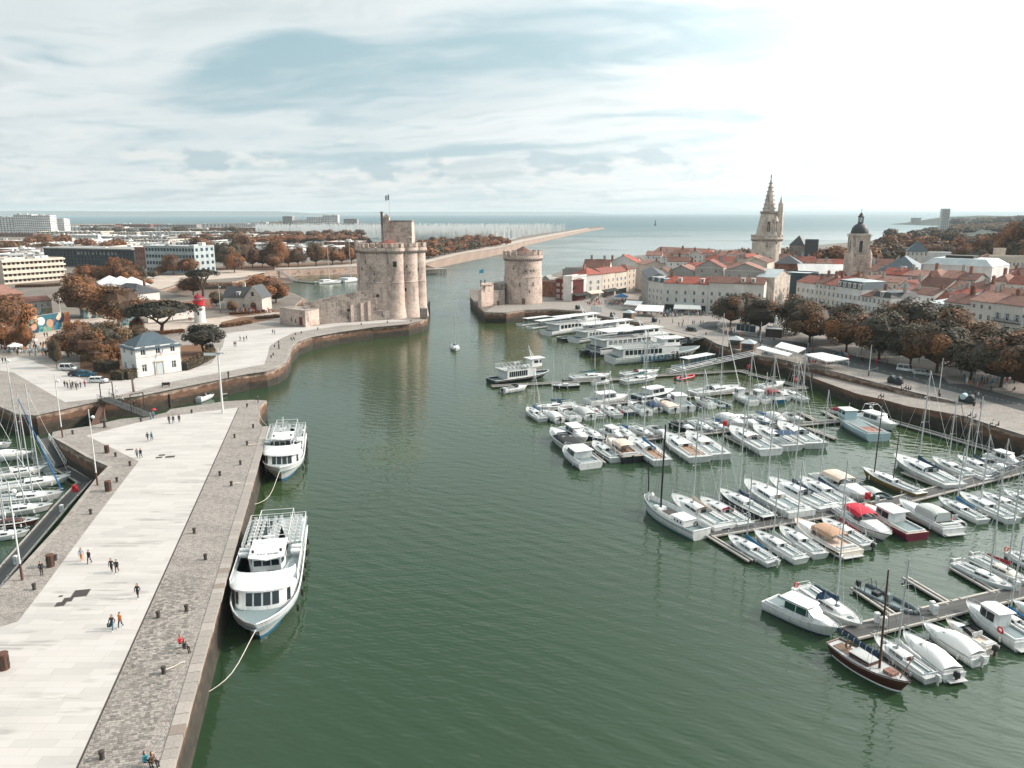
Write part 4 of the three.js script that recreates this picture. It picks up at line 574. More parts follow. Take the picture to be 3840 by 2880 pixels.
// the quay terrace behind the trees
const L0=PD(2980,345),L1=PD(3658,253),L2=PD(3920,230);
function onL(sx){const s=sx<=3658?[L0,L1]:[L1,L2];let best=0,bd=1e9;for(let i=-40;i<=240;i++){const t=i/200,p=s[0].clone().lerp(s[1],t),d=-p.z,q=1920+p.x*F/depthOf(d,G);if(Math.abs(q-sx)<bd){bd=Math.abs(q-sx);best=d;}}return best;}
const HQ=(label,s0,s1,ey,D,o)=>H2(label,[s0,onL(s0)],[s1-0.7,onL(s1)],ey,D,{rows:R4,shut:M.shutterPale,...o});
HQ('white quay terrace house with tall chimneys, nearest the ornate stone facade',2980,3050,1054,13,{wall:M.plasterCool,roof:'gable',R:2.6,rm:M.tileRed,n:4,chim:[[0.98,0.5,2.4],[0.9,0.3,2]]});
HQ('cream quay terrace house with brown roof behind the trees, second along the terrace',3050,3078,1058,13,{wall:M.plaster,roof:'gable',R:2.4,rm:M.tileBrown,n:2,chim:[[0.95,0.5,2]]});
HQ('cream quay terrace house with carved ornament under its gutter',3078,3128,1064,13,{wall:M.plaster,roof:'gable',R:2.4,rm:M.tileRed,n:3});
HQ('quay terrace house with a blue slate mansard and a row of dormers',3128,3222,1074,13,{wall:M.plasterCool,roof:'mansard',R:3.6,rm:M.slate,n:6,dorm:[0.1,0.3,0.5,0.7,0.9],bal:[[3.9,0.05,0.95]]});
HQ('quay terrace house with a brown roof beside the dormered mansard',3222,3262,1107,13,{wall:M.plasterCool,roof:'gable',R:2.2,rm:M.tileBrown,n:3,chim:[[0.9,0.5,2,M.brick]],sky:[[0.4,0.25]]});
HQ('quay terrace house with one slate dormer and a big blank white end wall',3262,3330,1110,13,{wall:M.plasterCool,wall2:M.white,roof:'mansard',R:2.6,rm:M.slateDark,n:4,dorm:[0.5],chim:[[0.97,0.5,2.6,M.plasterGrey]]});
HQ('low brown roofed house half hidden by trees next to the blank white end wall',3330,3465,1172,13,{wall:M.plasterGrey,roof:'gable',R:2.6,rm:M.tileBrown,n:8,sky:[[0.3,0.2],[0.6,0.3]]});
HQ('house with a pale blue-grey roof and an open loggia behind the tree tops',3465,3526,1133,13,{wall:M.plasterCool,roof:'shed',R:1.6,rm:M.zinc,n:3,shut:null});
HQ('quay house with a dark brown roof and brick chimney behind the tallest trees',3526,3620,1128,13,{wall:M.plaster,roof:'gable',R:2.6,rm:M.tileBrown,n:5,chim:[[0.45,0.5,2.6,M.brick],[0.5,0.5,2.4,M.brick]]});
HQ('quay house with a pinkish roof and a row of small attic windows',3620,3708,1124,13,{wall:M.plaster,roof:'gable',R:2.4,rm:M.tilePink,rows:[[0.5,2.4],[4.2,1.9],[7.6,1.8],[11.2,1.3]],n:3,shut:null});
HQ('quay house with tall shuttered windows and a long iron balcony',3708,3816,1134,13,{wall:M.plaster,roof:'gable',R:2.2,rm:M.tileBrown,rows:[[0.5,2.5],[4.4,2.3],[8.4,2.4]],n:3,w:1.15,shut:M.shutter,bal:[[7.9,0.02,0.98]],chim:[[0.15,0.6,2.2,M.brick]]});
HQ('quay house with a slate mansard at the edge of the picture past the balcony house',3816,3920,1190,13,{wall:M.plasterCool,roof:'mansard',R:3.8,rm:M.slate,n:4,dorm:[0.3]});
// public buildings behind
{const t=H2('large windowless white theatre block with sloping metal shoulders',[3440,372],[3702,350],990,26,{wall:M.white,roof:'flat',R:0.3,rm:M.roofPale,cat:'theatre',name:'theatre',trim:false});
const A=PD(3440,372),B=PD(3702,350),W=A.distanceTo(B),E=HT(990,372)-G,h=HT(966,372)-HT(990,372);const g=gb();g.rings([[[0,E,0.2],[W,E,0.2],[W+0.2,E,-26],[-0.2,E,-26]],[[3.5,E+h,-4],[W-4,E+h,-4],[W-4,E+h,-22],[3.5,E+h,-22]]],true,false,true);g.build('metal_roof',M.zinc,t);gb().box(W*0.4,1.2,8,W*0.45,E+h,-12).build('roof_plant',M.iron,t);gb().box(0.5,E,0.5,0.3,0,0.3).build('corner_strip',M.zinc,t);}
H2('hall with a broad blue slate hipped roof and small stone dormers beside the theatre',[3282,388],[3438,376],1012,22,{wall:M.plasterGrey,roof:'hip',ry:958,rm:M.slate,dorm:[0.62,0.9],cat:'hall',name:'slate_hall'});
H2('market hall with a long white ridged roof in front of the domed bell tower',[2990,390],[3192,384],1024,16,{wall:M.plasterGrey,roof:'gable',ry:990,rm:M.white,cat:'market hall',name:'market_hall'});
H2('low glass building with a flat pale roof between the ornate facade and the quay terrace',[2926,374],[3024,366],1024,14,{wall:M.glassBlue,roof:'flat',R:0.5,rm:M.zinc,cat:'building',name:'glass_building'});
H2('mansion with a steep blue slate roof in front of the autumn trees',[3391,566],[3472,560],942,14,{wall:M.plaster,roof:'hip',ry:902,rm:M.slate,rows:[[12,2.4]],n:5,cat:'mansion',name:'slate_mansion'});
H2('white annex joined to the steep slate mansion',[3473,558],[3558,552],948,14,{wall:M.plasterCool,roof:'flat',R:0.5,rm:M.roofPale,cat:'annex',name:'mansion_annex'});
H2('pale palace with a flat balustraded roof below the big autumn trees',[3712,478],[3860,470],966,16,{wall:M.plasterWarm,roof:'flat',R:1,rm:M.roofPale,rows:[[6,2.4],[10.5,2.2]],n:10,cat:'palace',name:'palace'});
H2('small square tower on the left end of the pale palace',[3720,500],[3757,498],937,8,{wall:M.plasterWarm,roof:'flat',R:1,rm:M.roofPale,rows:[[18,1.8]],n:3,cat:'tower',name:'palace_tower'});
H2('cream house with a tiled roof left of the palace tower',[3672,506],[3719,503],962,9,{wall:M.plasterWarm,roof:'hip',R:1.8,rm:M.tilePink,rows:[[12,1.6]],n:3});
H2('dark slate villa with a steep roof near the sea, right of the spired tower',[2955,655],[3010,648],918,14,{wall:M.stoneDark,roof:'hip',ry:882,rm:M.slateDark,cat:'villa',name:'slate_villa'});
H2('dark blocky building with a flat roof beside the slate villa',[3012,640],[3062,636],900,10,{wall:M.slateDark,roof:'flat',R:0.4,rm:M.roofGrey,cat:'building',name:'flat_building'});
H2('long low brown-roofed hall by the sea at the end of the old town',[2440,740],[2640,690],950,26,{wall:M.plasterWarm,roof:'gable',ry:928,rm:M.tilePink,cat:'hall',name:'long_hall'});
// ordinary houses of the old town, street by street
const ORD=['first','second','third','fourth','fifth','sixth','seventh','eighth','ninth','tenth','eleventh','twelfth','thirteenth','fourteenth','fifteenth','sixteenth','seventeenth','eighteenth','nineteenth','twentieth','twenty-first','twenty-second','twenty-third','twenty-fourth','twenty-fifth','twenty-sixth','twenty-seventh','twenty-eighth','twenty-ninth','thirtieth','thirty-first','thirty-second','thirty-third','thirty-fourth','thirty-fifth','thirty-sixth'];
{
const r=rng(301),walls=[[M.plaster,'cream'],[M.plasterCool,'white'],[M.plasterGrey,'grey'],[M.plasterWarm,'tan']],roofs=[[M.tileRed,'red'],[M.tileBrown,'brown'],[M.tilePink,'pinkish'],[M.tileBright,'orange-red'],[M.tileBrown,'brown'],[M.tilePink,'pinkish']];
const streets=[
['first row behind the quay terrace',3065,3840,352,262,11,10.6],
['second row behind the quay terrace',3110,3840,372,284,12,11.2],
['third row behind the quay terrace',3230,3900,372,306,12,11.8],
['row beside the white theatre',3712,3900,392,384,11,10],
['row behind the market hall',2990,3270,428,418,11,11],
['row behind the slate hall',3230,3660,470,455,14,10],
['row below the spired tower',2640,2990,505,488,13,12.5],
['second row below the spired tower',2500,2990,455,440,13,12],
['row behind the long corner block',2440,2720,415,400,12,12],
['seaward row before the spired tower',2420,2800,585,560,14,11],
['row between spired and domed towers',2940,3170,545,530,14,9],
['row beyond the domed tower',3235,3390,520,510,13,9],
['row behind the white gable',2200,2440,520,500,13,9.5],
];
for(const[where,s0,s1,d0,d1,wid,hh]of streets){
let s=s0,n=0;while(s<s1&&n<36){
const d=lerp(d0,d1,(s-s0)/(s1-s0)),w=wid*(0.5+0.55*r()),ds=w*F/depthOf(d,G),e=s+ds,dd=lerp(d0,d1,(e-s0)/(s1-s0));const j=(r()-0.5)*6;
const[wm,wn]=walls[(r()*4)|0],[rm,rn]=roofs[(r()*6)|0],kindR=['gable','gable','hip','gableZ','gable'][(r()*5)|0],E=hh*(0.78+0.45*r());
const chim=[];if(r()<0.75)chim.push([0.05+0.9*r(),0.5,1.4+r(),r()<0.5?M.brick:M.plasterGrey]);if(r()<0.4)chim.push([0.05+0.9*r(),0.35,1.6,M.plasterGrey]);
house({label:`${rn} roofed ${wn} house, ${ORD[n]} from the sea, ${where}`,A:PD(s,d+j),B:PD(e-0.5,dd+j),D:9+4*r(),E,R:2+1.6*r(),roof:kindR,wall:wm,rm,rows:[[E-5.6,1.7],[E-2.6,1.4]],n:Math.max(2,Math.round(w/3.6)),chim,side:[0,kindR==='gableZ'?0:1],group:'ordinary houses of the old town',sky:r()<0.25&&kindR==='gable'?[[0.5,0.25]]:null,trim:false});
s=e+(r()<0.12?ds*0.4:0);n++;
}
}
}
// tower block and a white house on the headland
{const t=H2('lone white tower block on the wooded headland',[3524,1560],[3553,1556],784,18,{E:HT(784,1560)-8,wall:M.white,roof:'flat',R:1,rm:M.roofGrey,base:8,cat:'tower block',name:'tower_block'});const W=PD(3524,1560).distanceTo(PD(3553,1556));const g=gb();for(let i=0;i<13;i++)for(let k=0;k<4;k++)g.box(W*0.14,1.3,0.2,W*(0.16+k*0.23),6+i*3.1,0.02);kind(g.build('windows',M.glass,t),'stuff');}
H2('low white building on the shore below the tower block',[3414,1600],[3448,1595],815,14,{base:24,E:12,wall:M.white,roof:'flat',R:1,rm:M.roofGrey,cat:'building',name:'shore_building'});
// ---------------------------------------------------------------- west side: houses, walls, flats
{
const A=P(517,1416),B=P(682,1391),E=HT(1311,dist(1416,G))-G,R=HT(1251,dist(1416,G)+5)-G-E;
const t=house({name:'white_house',label:'white two-storey house with a blue slate hipped roof and flag over the door',A,B,D:9.5,E,R,roof:'hip',rm:M.slate,wall:M.plasterCool,rows:[[1.2,2],[5.6,2.3]],n:3,w:1.25,side:[2,2],cat:'house',ov:0.5,extra:null});
const W=A.distanceTo(B);const d=gb();d.box(1.6,3.2,0.14,W*0.5,0,0.06);d.build('door',M.shutter,t);const dc=gb();dc.box(2.6,0.3,0.5,W*0.5,3.5,0.2);dc.box(0.3,3.5,0.3,W*0.5-1.1,0,0.1);dc.box(0.3,3.5,0.3,W*0.5+1.1,0,0.1);dc.build('door_surround',M.stonePale,t);
const f=thing('flag','small tricolour flag on a short pole over the white house door','flag',A.clone().lerp(B,0.53).add(V(0,5.2,0)),t.rotation.y);gb().bar([0,0,0],[0.5,1.8,1.1],0.04,5).build('pole',M.wood,f);const g=gb();[[0.03,0.06,0.2],[0.75,0.75,0.75],[0.5,0.02,0.04]].forEach((c,i)=>{g.color(...c);g.quad([0.5-i*0.22,1.7-i*0.3,1.1],[0.28-i*0.22,1.4-i*0.3,1.1],[0.28-i*0.22,0.4-i*0.25,1.0],[0.5-i*0.22,0.65-i*0.25,1.0]);});g.build('cloth',M.vc,f);
}
{
const A=P(842,1163),B=P(930,1164),E=HT(1112,dist(1162,G))-G;const t=house({name:'stone_cottage',label:'pale stone house with slate roof and pointed gables near the inlet',A,B,D:9,E,R:4.2,roof:'gable',rm:M.slateDark,wall:M.stonePale,rows:[[1.2,1.8]],n:3,dorm:[0.6],chim:[[0.72,0.5,1.6,M.stonePale]],side:[1,1]});
const W=A.distanceTo(B),g=gb();g.at(W-0.5,0,1.4);g.prism([[0,0.6],[8,0.6],[8,-10],[0,-10]],-0.2,E);g.tri([0,E,0.6],[8,E,0.6],[4,E+5,0.6]);g.tri([8,E,-10],[0,E,-10],[4,E+5,-10]);const w=g.build('gabled_wing',M.stonePale,t);gb().at(W-0.5,0,1.4).quad([8.4,E-0.4,0.9],[8.4,E-0.4,-10.4],[4,E+5.1,-10.4],[4,E+5.1,0.9]).quad([-0.4,E-0.4,-10.4],[-0.4,E-0.4,0.9],[4,E+5.1,0.9],[4,E+5.1,-10.4]).build('wing_roof',M.slateDark,t);
gb().box(1.1,1.9,0.1,W+3.5,E+0.6,2.03).build('gable_window',M.glass,t);const ar=gb();ar.at(W+3.5,0,2.03);ar.box(2.6,2.6,0.1);ar.at(W+3.5,2.6,2.03,0,0,Math.PI/2);ar.lathe([[1.3,-0.05],[1.3,0.05]],16);ar.build('arched_door',M.wood,t);
}
// the painted walls (plain made-up patterns)
function muralTex(seed,pal,marks){const r=rng(seed),bl=Array.from({length:60},()=>[r(),r(),0.03+0.11*r(),0.1+0.35*r(),pal[(r()*pal.length)|0]]);return tex(512,256,(u,v)=>{let c=pal[0];for(const[x,y,a,b,q]of bl){const w=0.4*(fbm(u*9+x*7,v*5,3)-0.5);if(((u-x)/a)**2+((v-y)/b)**2<1+3*w)c=q;}if(marks){const n=fbm(u*26,v*7+3,2);if(v>0.2&&v<0.85&&n>0.44&&n<0.50)c=marks;}const k=0.8+0.35*fbm(u*30,v*20,3);return c.map(q=>q*k);});}
const PAL1=[[0.02,0.11,0.15],[0.03,0.16,0.24],[0.45,0.22,0.10],[0.55,0.45,0.33],[0.09,0.28,0.22],[0.02,0.05,0.09],[0.36,0.12,0.05]],PAL2=[[0.22,0.20,0.17],[0.03,0.20,0.24],[0.45,0.42,0.36],[0.02,0.05,0.07],[0.30,0.24,0.12],[0.05,0.13,0.17]],PAL3=[[0.62,0.58,0.54],[0.66,0.63,0.6],[0.6,0.55,0.5]];
function muralWall(label,a,b,h,tx,name='painted_wall',th=0.3){const A=P(...a),B=P(...b),W=A.distanceTo(B),t=thing(name,label,'wall',A,Math.atan2(-(B.z-A.z),B.x-A.x));gb().box(W,h,th,W/2,0,-th/2).build('wall_body',M.plasterGrey,t);const g=gb();g.quad([0.05,0.1,0.01],[W-0.05,0.1,0.01],[W-0.05,h-0.1,0.01],[0.05,h-0.1,0.01],[0,0],[1,0],[1,1],[0,1]);const m=mat('painted pattern',[1,1,1],0.8,{map:tx});g.build('painting',m,t);return t;}
const mural=muralWall('long low wall covered with a colourful blue and orange mural on the square',[58,1263],[266,1228],6.2,muralTex(4,PAL1));
{const W=P(58,1263).distanceTo(P(266,1228)),g=gb();const disc=(x,y,r,m,n)=>{gb().at(x,y,0.03,0,0,Math.PI/2).lathe([[r,-0.02],[r,0.02]],20).build(n,m,mural);};disc(W*0.32,2.6,1.5,M.canvasTan,'painted_disc');disc(W*0.62,2.8,1.5,M.canvasTan,'painted_disc');disc(W*0.47,4,1.5,M.plasterCool,'painted_disc');}
muralWall('white wall with dark scrawled lettering behind the umbrella pine',[556,1212],[772,1186],4.2,muralTex(6,PAL3,[0.03,0.03,0.035]));
muralWall('teal graffiti wall beside the dark tree and the white scrawled wall',[448,1223],[512,1216],4.4,muralTex(9,PAL2,[0.5,0.5,0.48]));
{const t=house({label:'small house with a bright red tiled roof and graffiti walls',A:P(318,1196),B:P(398,1190),D:9,E:5.4,R:4,roof:'gable',rm:M.tileBright,wall:M.plasterWarm,rows:[],trim:false});const W=P(318,1196).distanceTo(P(398,1190));const g=gb();g.quad([0.1,0,0.03],[W-0.1,0,0.03],[W-0.1,3.6,0.03],[0.1,3.6,0.03],[0,0],[1,0],[1,1],[0,1]);g.quad([-0.03,0,-9],[-0.03,0,0],[-0.03,3.6,0],[-0.03,3.6,-9],[0,0],[1,0],[1,1],[0,1]);g.build('graffiti',mat('graffiti',[1,1,1],0.8,{map:muralTex(12,PAL2,[0.5,0.5,0.48])}),t);}
{const t=house({name:'graffiti_shed',label:'flat brown roofed shed with teal graffiti beside the brick warehouse',A:P(106,1199),B:P(200,1190),D:10,E:7.2,R:1.6,roof:'gable',rm:M.tileBrown,wall:M.plasterGrey,rows:[[4.6,1.4]],n:4,cat:'shed',trim:false});const W=P(106,1199).distanceTo(P(200,1190));const g=gb();g.quad([0.1,0,0.03],[W-0.1,0,0.03],[W-0.1,4,0.03],[0.1,4,0.03],[0,0],[1,0],[1,1],[0,1]);g.build('graffiti',mat('graffiti',[1,1,1],0.8,{map:muralTex(15,PAL2,[0.5,0.5,0.48])}),t);}
house({name:'brick_warehouse',label:'reddish brick warehouse gable at the left edge behind the orange tree',A:P(-60,1215),B:P(100,1195),D:26,E:10.5,R:3,roof:'gable',rm:M.tilePink,wall:M.brick,rows:[[2,2],[6,2]],n:4,cat:'warehouse',side:[0,4]});
house({label:'low house with a dark grey hipped roof and one chimney among the trees',A:PD(398,372),B:PD(512,364),D:14,E:4.6,R:4.2,roof:'hip',rm:M.slateDark,wall:M.plaster,rows:[[1,1.8]],n:5,chim:[[0.92,0.5,1.6]]});
{
const A=PD(345,415),B=PD(470,402),t=thing('marquee','big white marquee tent behind the dark round trees','tent',A,Math.atan2(-(B.z-A.z),B.x-A.x)),W=A.distanceTo(B);const g=gb();for(let i=0;i<6;i++){const x0=i/6*W,x1=(i+1)/6*W,h0=6+(i%2)*1.5,h1=6+((i+1)%2)*1.5;g.quad([x0,0,0],[x1,0,0],[x1,4.2,0],[x0,4.2,0]);g.quad([x0,4.2,0],[x1,4.2,0],[x1,h1+1.5,-8],[x0,h0+1.5,-8]);g.quad([x1,4.2,-16],[x0,4.2,-16],[x0,h0+1.5,-8],[x1,h1+1.5,-8]);}g.tri([0,4.2,0],[0,4.2,-16],[0,7.5,-8]);g.tri([W,4.2,-16],[W,4.2,0],[W,7.5,-8]);g.build('canvas',M.canvasWhite,t);const p=gb();for(let i=0;i<=6;i++)p.bar([i/6*W,0,0.1],[i/6*W,4.4,0.1],0.08,5);p.build('poles',M.steel,t);
}
for(const[lb,a,b,D]of[['rows of dark stacked timber under the trees left of the stone house',[520,1168],[668,1158],10],['second stack of dark timber farther back under the trees',[535,1150],[650,1142],8]]){const A=P(...a),B=P(...b),W=A.distanceTo(B),t=thing('timber_stack',lb,'stack',A,Math.atan2(-(B.z-A.z),B.x-A.x)),r=rng(a[0]);for(let i=0;i<9;i++){const g=gb();g.box(W/9*0.9,1.2+r(),D,(i+0.5)*W/9,0,-D/2);g.build('timber',i%2?M.wood:M.rust,t);}}
{const A=P(662,1170),B=P(800,1152),W=A.distanceTo(B),t=thing('garden_wall','reddish brick garden wall behind the lighthouse','wall',A,Math.atan2(-(B.z-A.z),B.x-A.x));gb().box(W,4.2,0.5,W/2,0,0).build('wall_body',M.tilePink,t);gb().box(W,0.2,0.7,W/2,4.2,0).build('coping',M.coping,t);}
// --- flats and public buildings farther off
function block(o){
const A=o.A,B=o.B,W=A.distanceTo(B),D=o.D,E=o.E,t=thing(o.name??'apartment_block',o.label,o.cat??'apartment block',A,Math.atan2(-(B.z-A.z),B.x-A.x),o.group);const fl=o.floors,fh=E/fl,ops=[],ops2=[],n=o.n??Math.max(3,Math.round(W/4.5)),nD=Math.max(2,Math.round(D/5));
for(let f=0;f<fl;f++){for(let i=0;i<n;i++){const w=W/n*(o.ww??0.55);ops.push([(i+0.5)*W/n-w/2,f*fh+fh*0.3,w,fh*(o.wh??0.48)]);}for(let i=0;i<nD;i++){const w=D/nD*0.5;ops2.push([(i+0.5)*D/nD-w/2,f*fh+fh*0.3,w,fh*0.48]);}}
const g=gb();facade(g,(u,y,q)=>[u,y,q],W,E,ops,0.5);facade(g,(u,y,q)=>[W+q,y,-u],D,E,ops2,0.4);g.quad([0,0,-D],[0,0,0],[0,E,0],[0,E,-D]);g.quad([W,0,-D],[0,0,-D],[0,E,-D],[W,E,-D]);g.build('wall',o.wall,t);
const wn=gb();for(const[x,y,w,h]of ops)wn.box(w,h,0.06,x+w/2,y,-0.4);for(const[x,y,w,h]of ops2)wn.box(0.06,h,w,W-0.35,y,-x-w/2);kind(wn.build('windows',o.glass??M.glass,t),'stuff');
const rf=gb();rf.flat([[0.2,-0.2],[W-0.2,-0.2],[W-0.2,-D+0.2],[0.2,-D+0.2]],E+0.1);rf.build('roof',o.rm??M.roofPale,t);const p=gb();for(const[w,d,x,z]of[[W+0.3,0.35,W/2,0.02],[W+0.3,0.35,W/2,-D],[0.35,D-0.5,0,-D/2],[0.35,D-0.5,W,-D/2]])p.box(w,0.7,d,x,E,z);p.build('roof_parapet',o.wall,t);
const r=rng(o.seed??1);for(let i=0;i<Math.min(6,W/9);i++){const q=gb();q.box(2+3*r(),0.9+1.6*r(),2+2*r(),W*(0.1+0.8*r()),E+0.1,-D*(0.25+0.5*r()));q.build('roof_unit',r()<0.5?M.roofGrey:M.white,t);}
if(o.bands){const b=gb();for(let f=1;f<=fl;f++)b.box(W+1.2,1.0,1.5,W/2,f*fh-0.75,0.55);b.build('balcony_band',o.wall,t);}
return t;
}
block({label:'white curved-corner apartment block with long balcony bands at the left edge',A:P(18,1067),B:P(246,1049),D:20,E:HT(978,470)-G,floors:4,n:14,ww:0.7,bands:true,wall:M.plasterWarm,seed:3});
block({label:'white wing of the balcony block running out past the left edge',A:PD(-160,455),B:PD(14,468),D:16,E:HT(985,470)-G,floors:4,n:9,bands:true,wall:M.plasterWarm,seed:4});
{const t=block({name:'glass_library',cat:'library',label:'long dark glass library with overhanging flat roof and white capital letters',A:PD(171,640),B:PD(507,612),D:30,E:HT(938,625)-G,floors:5,n:26,ww:0.9,wh:0.8,wall:M.slateDark,glass:M.glassBlue,rm:M.roofGrey,seed:5});
const W=PD(171,640).distanceTo(PD(507,612)),E=HT(938,625)-G;gb().box(W+6,0.9,36,W/2,E+0.8,-13).build('roof_slab',M.roofGrey,t);
const{FontLoader}=await import('three/addons/loaders/FontLoader.js'),{TextGeometry}=await import('three/addons/geometries/TextGeometry.js');globalThis.FONT=await new FontLoader().loadAsync('fonts/droid/droid_sans_bold.typeface.json');const FS=await new FontLoader().loadAsync('fonts/droid/droid_serif_bold.typeface.json');globalThis.textGeo=(s,size,serif=false,depth=0.08)=>new TextGeometry(s,{font:serif?FS:FONT,size,depth,curveSegments:4});
const L='MÉDIATHÈQUE';[...L].forEach((c,i)=>{const o=new THREE.Mesh(textGeo(c,2.2),M.white);o.name='letter';o.position.set(W*(0.38+i*0.042),E-3.6,0.1);t.add(o);});}
block({label:'blue-glass office block with grey upper floor right of the glass library',A:PD(552,560),B:PD(735,548),D:22,E:HT(925,555)-G,floors:4,n:16,ww:0.8,wall:M.zinc,glass:M.glassBlue,seed:6,cat:'office block',name:'office_block'});
block({label:'pinkish brick box building between the library and the blue-glass offices',A:PD(512,600),B:PD(550,596),D:16,E:HT(930,600)-G,floors:3,n:4,ww:0.3,wall:M.tilePink,seed:7,cat:'building',name:'brick_building'});
{const r=rng(88),col=[[M.white,'white'],[M.plasterCool,'pale'],[M.plasterWarm,'cream'],[M.plasterGrey,'grey'],[M.white,'white'],[M.tilePink,'pinkish']],rfm=[M.roofPale,M.roofPale,M.white,M.roofGrey];
const rows=[['low row just behind the glass library',-20,560,660,6,26],['low row beyond the first blocks',-30,660,760,7,30],['low row beyond the second blocks',-30,760,870,8,32],['low row beyond the third blocks',-30,860,1040,9,36],['low row before the far shore',200,980,1250,10,44],['row behind the glass library',-40,620,700,8,52],['second row behind the glass library',-40,700,800,9,60],['third row behind the glass library',-40,800,930,9,60],['fourth row behind the glass library',-40,900,1120,10,70],['fifth row behind the glass library',-40,980,1380,11,84],['sixth row behind the glass library',260,1040,1720,13,96],['farthest row beside the sea',300,1400,2300,15,120],['row along the inlet promenade',930,1345,775,10.5,30],['second row along the inlet promenade',880,1340,880,11,36],['row left of the inlet trees',560,860,660,8.5,44]];
for(const[where,s0,s1,d,hh,wid]of rows){let s=s0,n=0;while(s<s1&&n<36){const dd=d*(0.97+0.06*r()),w=wid*(0.6+0.8*r()),ds=w*F/depthOf(dd,G),[wm,wn]=col[(r()*6)|0],E=hh*(0.45+0.45*r());const p=PD(s,dd),q=PD(s+ds,dd+(r()-0.6)*w*0.35);
block({label:`${wn} flat-roofed block, ${ORD[n]} from the left in the ${where}`,A:p,B:q,D:26+36*r(),E,floors:Math.max(1,Math.round(E/3.4)),n:Math.min(14,Math.max(3,Math.round(w/5))),wall:wm,rm:rfm[(r()*4)|0],seed:(d+n)|0,group:'flat-roofed blocks of the west side'});s+=ds*(1.02+0.12*r());n++;}}
}
[[-20,84,1500,815],[60,128,1440,806],[128,196,1420,809],[196,246,1480,822]].forEach(([a,b,d,y],i)=>block({label:`tall white stepped apartment slab on the far left horizon, ${ORD[i]} from the left edge`,A:PD(a,d),B:PD(b,d),D:20,E:HT(y,d)-G,floors:9,n:9,ww:0.5,wall:M.white,seed:30+i,group:'tall slabs on the left horizon'}));
[[1010,1060,832],[1062,1098,812],[1104,1150,826],[1152,1210,815],[1212,1268,808],[1290,1340,822],[860,930,838],[940,1000,834]].forEach(([a,b,y],i)=>block({label:`${['cream', 'dark', 'pale', 'white', 'tall white', 'grey', 'low pale', 'low white'][i]} seaside apartment block behind the masts, left of the fortress tower`,A:PD(a,2050),B:PD(b,2050),D:24,E:HT(y,2050)-G,floors:8,n:9,wall:[M.plasterWarm,M.plasterGrey,M.plaster,M.white,M.white,M.plasterGrey,M.plaster,M.white][i],seed:50+i,group:'seaside blocks behind the masts'}));
// ---------------------------------------------------------------- trees
function crownGeo(seed,pal,N,leaf,shape='round'){
const r=rng(seed),g=gb(),cl=[];const nC=shape==='umbrella'?34:22+(r()*8|0);
for(let i=0;i<nC;i++){const a=r()*6.283,u=r();let p;
if(shape==='umbrella'){const q=Math.sqrt(u)*0.95;p=[q*Math.cos(a),0.22*(1-q*q)+0.05*r(),q*Math.sin(a),0.17+0.06*r()];}
else if(shape==='column')p=[0.5*r()*Math.cos(a),0.15+1.9*u,0.5*r()*Math.sin(a),0.42-0.1*u];
else{const el=Math.asin(lerp(-0.55,1,u)),q=0.66+0.13*r();p=[q*Math.cos(el)*Math.cos(a),0.68+q*0.82*Math.sin(el),q*Math.cos(el)*Math.sin(a),0.24+0.14*r()];}
cl.push([...p,pal[(r()*pal.length)|0],0.75+0.5*r()]);}

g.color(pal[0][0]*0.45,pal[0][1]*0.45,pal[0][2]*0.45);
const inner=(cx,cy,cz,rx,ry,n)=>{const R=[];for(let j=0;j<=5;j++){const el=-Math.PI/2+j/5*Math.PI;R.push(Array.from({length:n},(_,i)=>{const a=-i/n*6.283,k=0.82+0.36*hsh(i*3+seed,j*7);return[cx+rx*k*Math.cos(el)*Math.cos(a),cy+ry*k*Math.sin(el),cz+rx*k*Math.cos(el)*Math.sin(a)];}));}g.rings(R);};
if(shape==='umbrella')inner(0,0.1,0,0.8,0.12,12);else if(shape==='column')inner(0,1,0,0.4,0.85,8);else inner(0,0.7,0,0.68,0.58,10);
const per=Math.round(N/nC);
for(const[x,y,z,R,c,t]of cl)for(let k=0;k<per;k++){
const a=r()*6.283,s=2*r()-1,q=R*(0.55+0.5*Math.sqrt(r())),w=Math.sqrt(1-s*s);const px=x+q*w*Math.cos(a),py=y+q*s*(shape==='umbrella'?0.55:0.85),pz=z+q*w*Math.sin(a);
const L=leaf*(0.6+0.8*r()),tint=t*(0.7+0.6*r()),e=[px-x*0.4,py-(shape==='round'?0.6:y),pz-z*0.4],b1=V(r()-0.5,r()-0.5,r()-0.5).normalize(),nrm=V(...e).normalize().multiplyScalar(0.9).add(V(r()-0.5,r()-0.5,r()-0.5)).normalize(),u=b1.cross(nrm).normalize().multiplyScalar(L),v=nrm.clone().cross(u).multiplyScalar(0.75);
g.color(c[0]*tint,c[1]*tint,c[2]*tint);g.quad([px-u.x,py-u.y,pz-u.z],[px+v.x,py+v.y,pz+v.z],[px+u.x,py+u.y,pz+u.z],[px-v.x,py-v.y,pz-v.z]);
}
return g.geo();
}
const PL={rust:[[0.145,0.056,0.018],[0.20,0.075,0.02],[0.10,0.045,0.018],[0.25,0.092,0.025]],brown:[[0.115,0.052,0.02],[0.15,0.066,0.022],[0.08,0.044,0.02],[0.19,0.075,0.022]],dark:[[0.06,0.047,0.024],[0.085,0.054,0.024],[0.05,0.044,0.025],[0.12,0.06,0.022]],plane:[[0.062,0.043,0.022],[0.10,0.054,0.022],[0.048,0.04,0.023],[0.15,0.064,0.02]],pine:[[0.024,0.021,0.012],[0.036,0.027,0.013],[0.028,0.025,0.014]]};
const CR={};for(const k of['rust','brown','dark','plane']){CR[k]=[0,1,2].map(i=>crownGeo(100+i*7+k.length*31,PL[k],6200,0.040));CR[k+'S']=[0,1,2].map(i=>crownGeo(200+i*7+k.length*31,PL[k],620,0.13));}
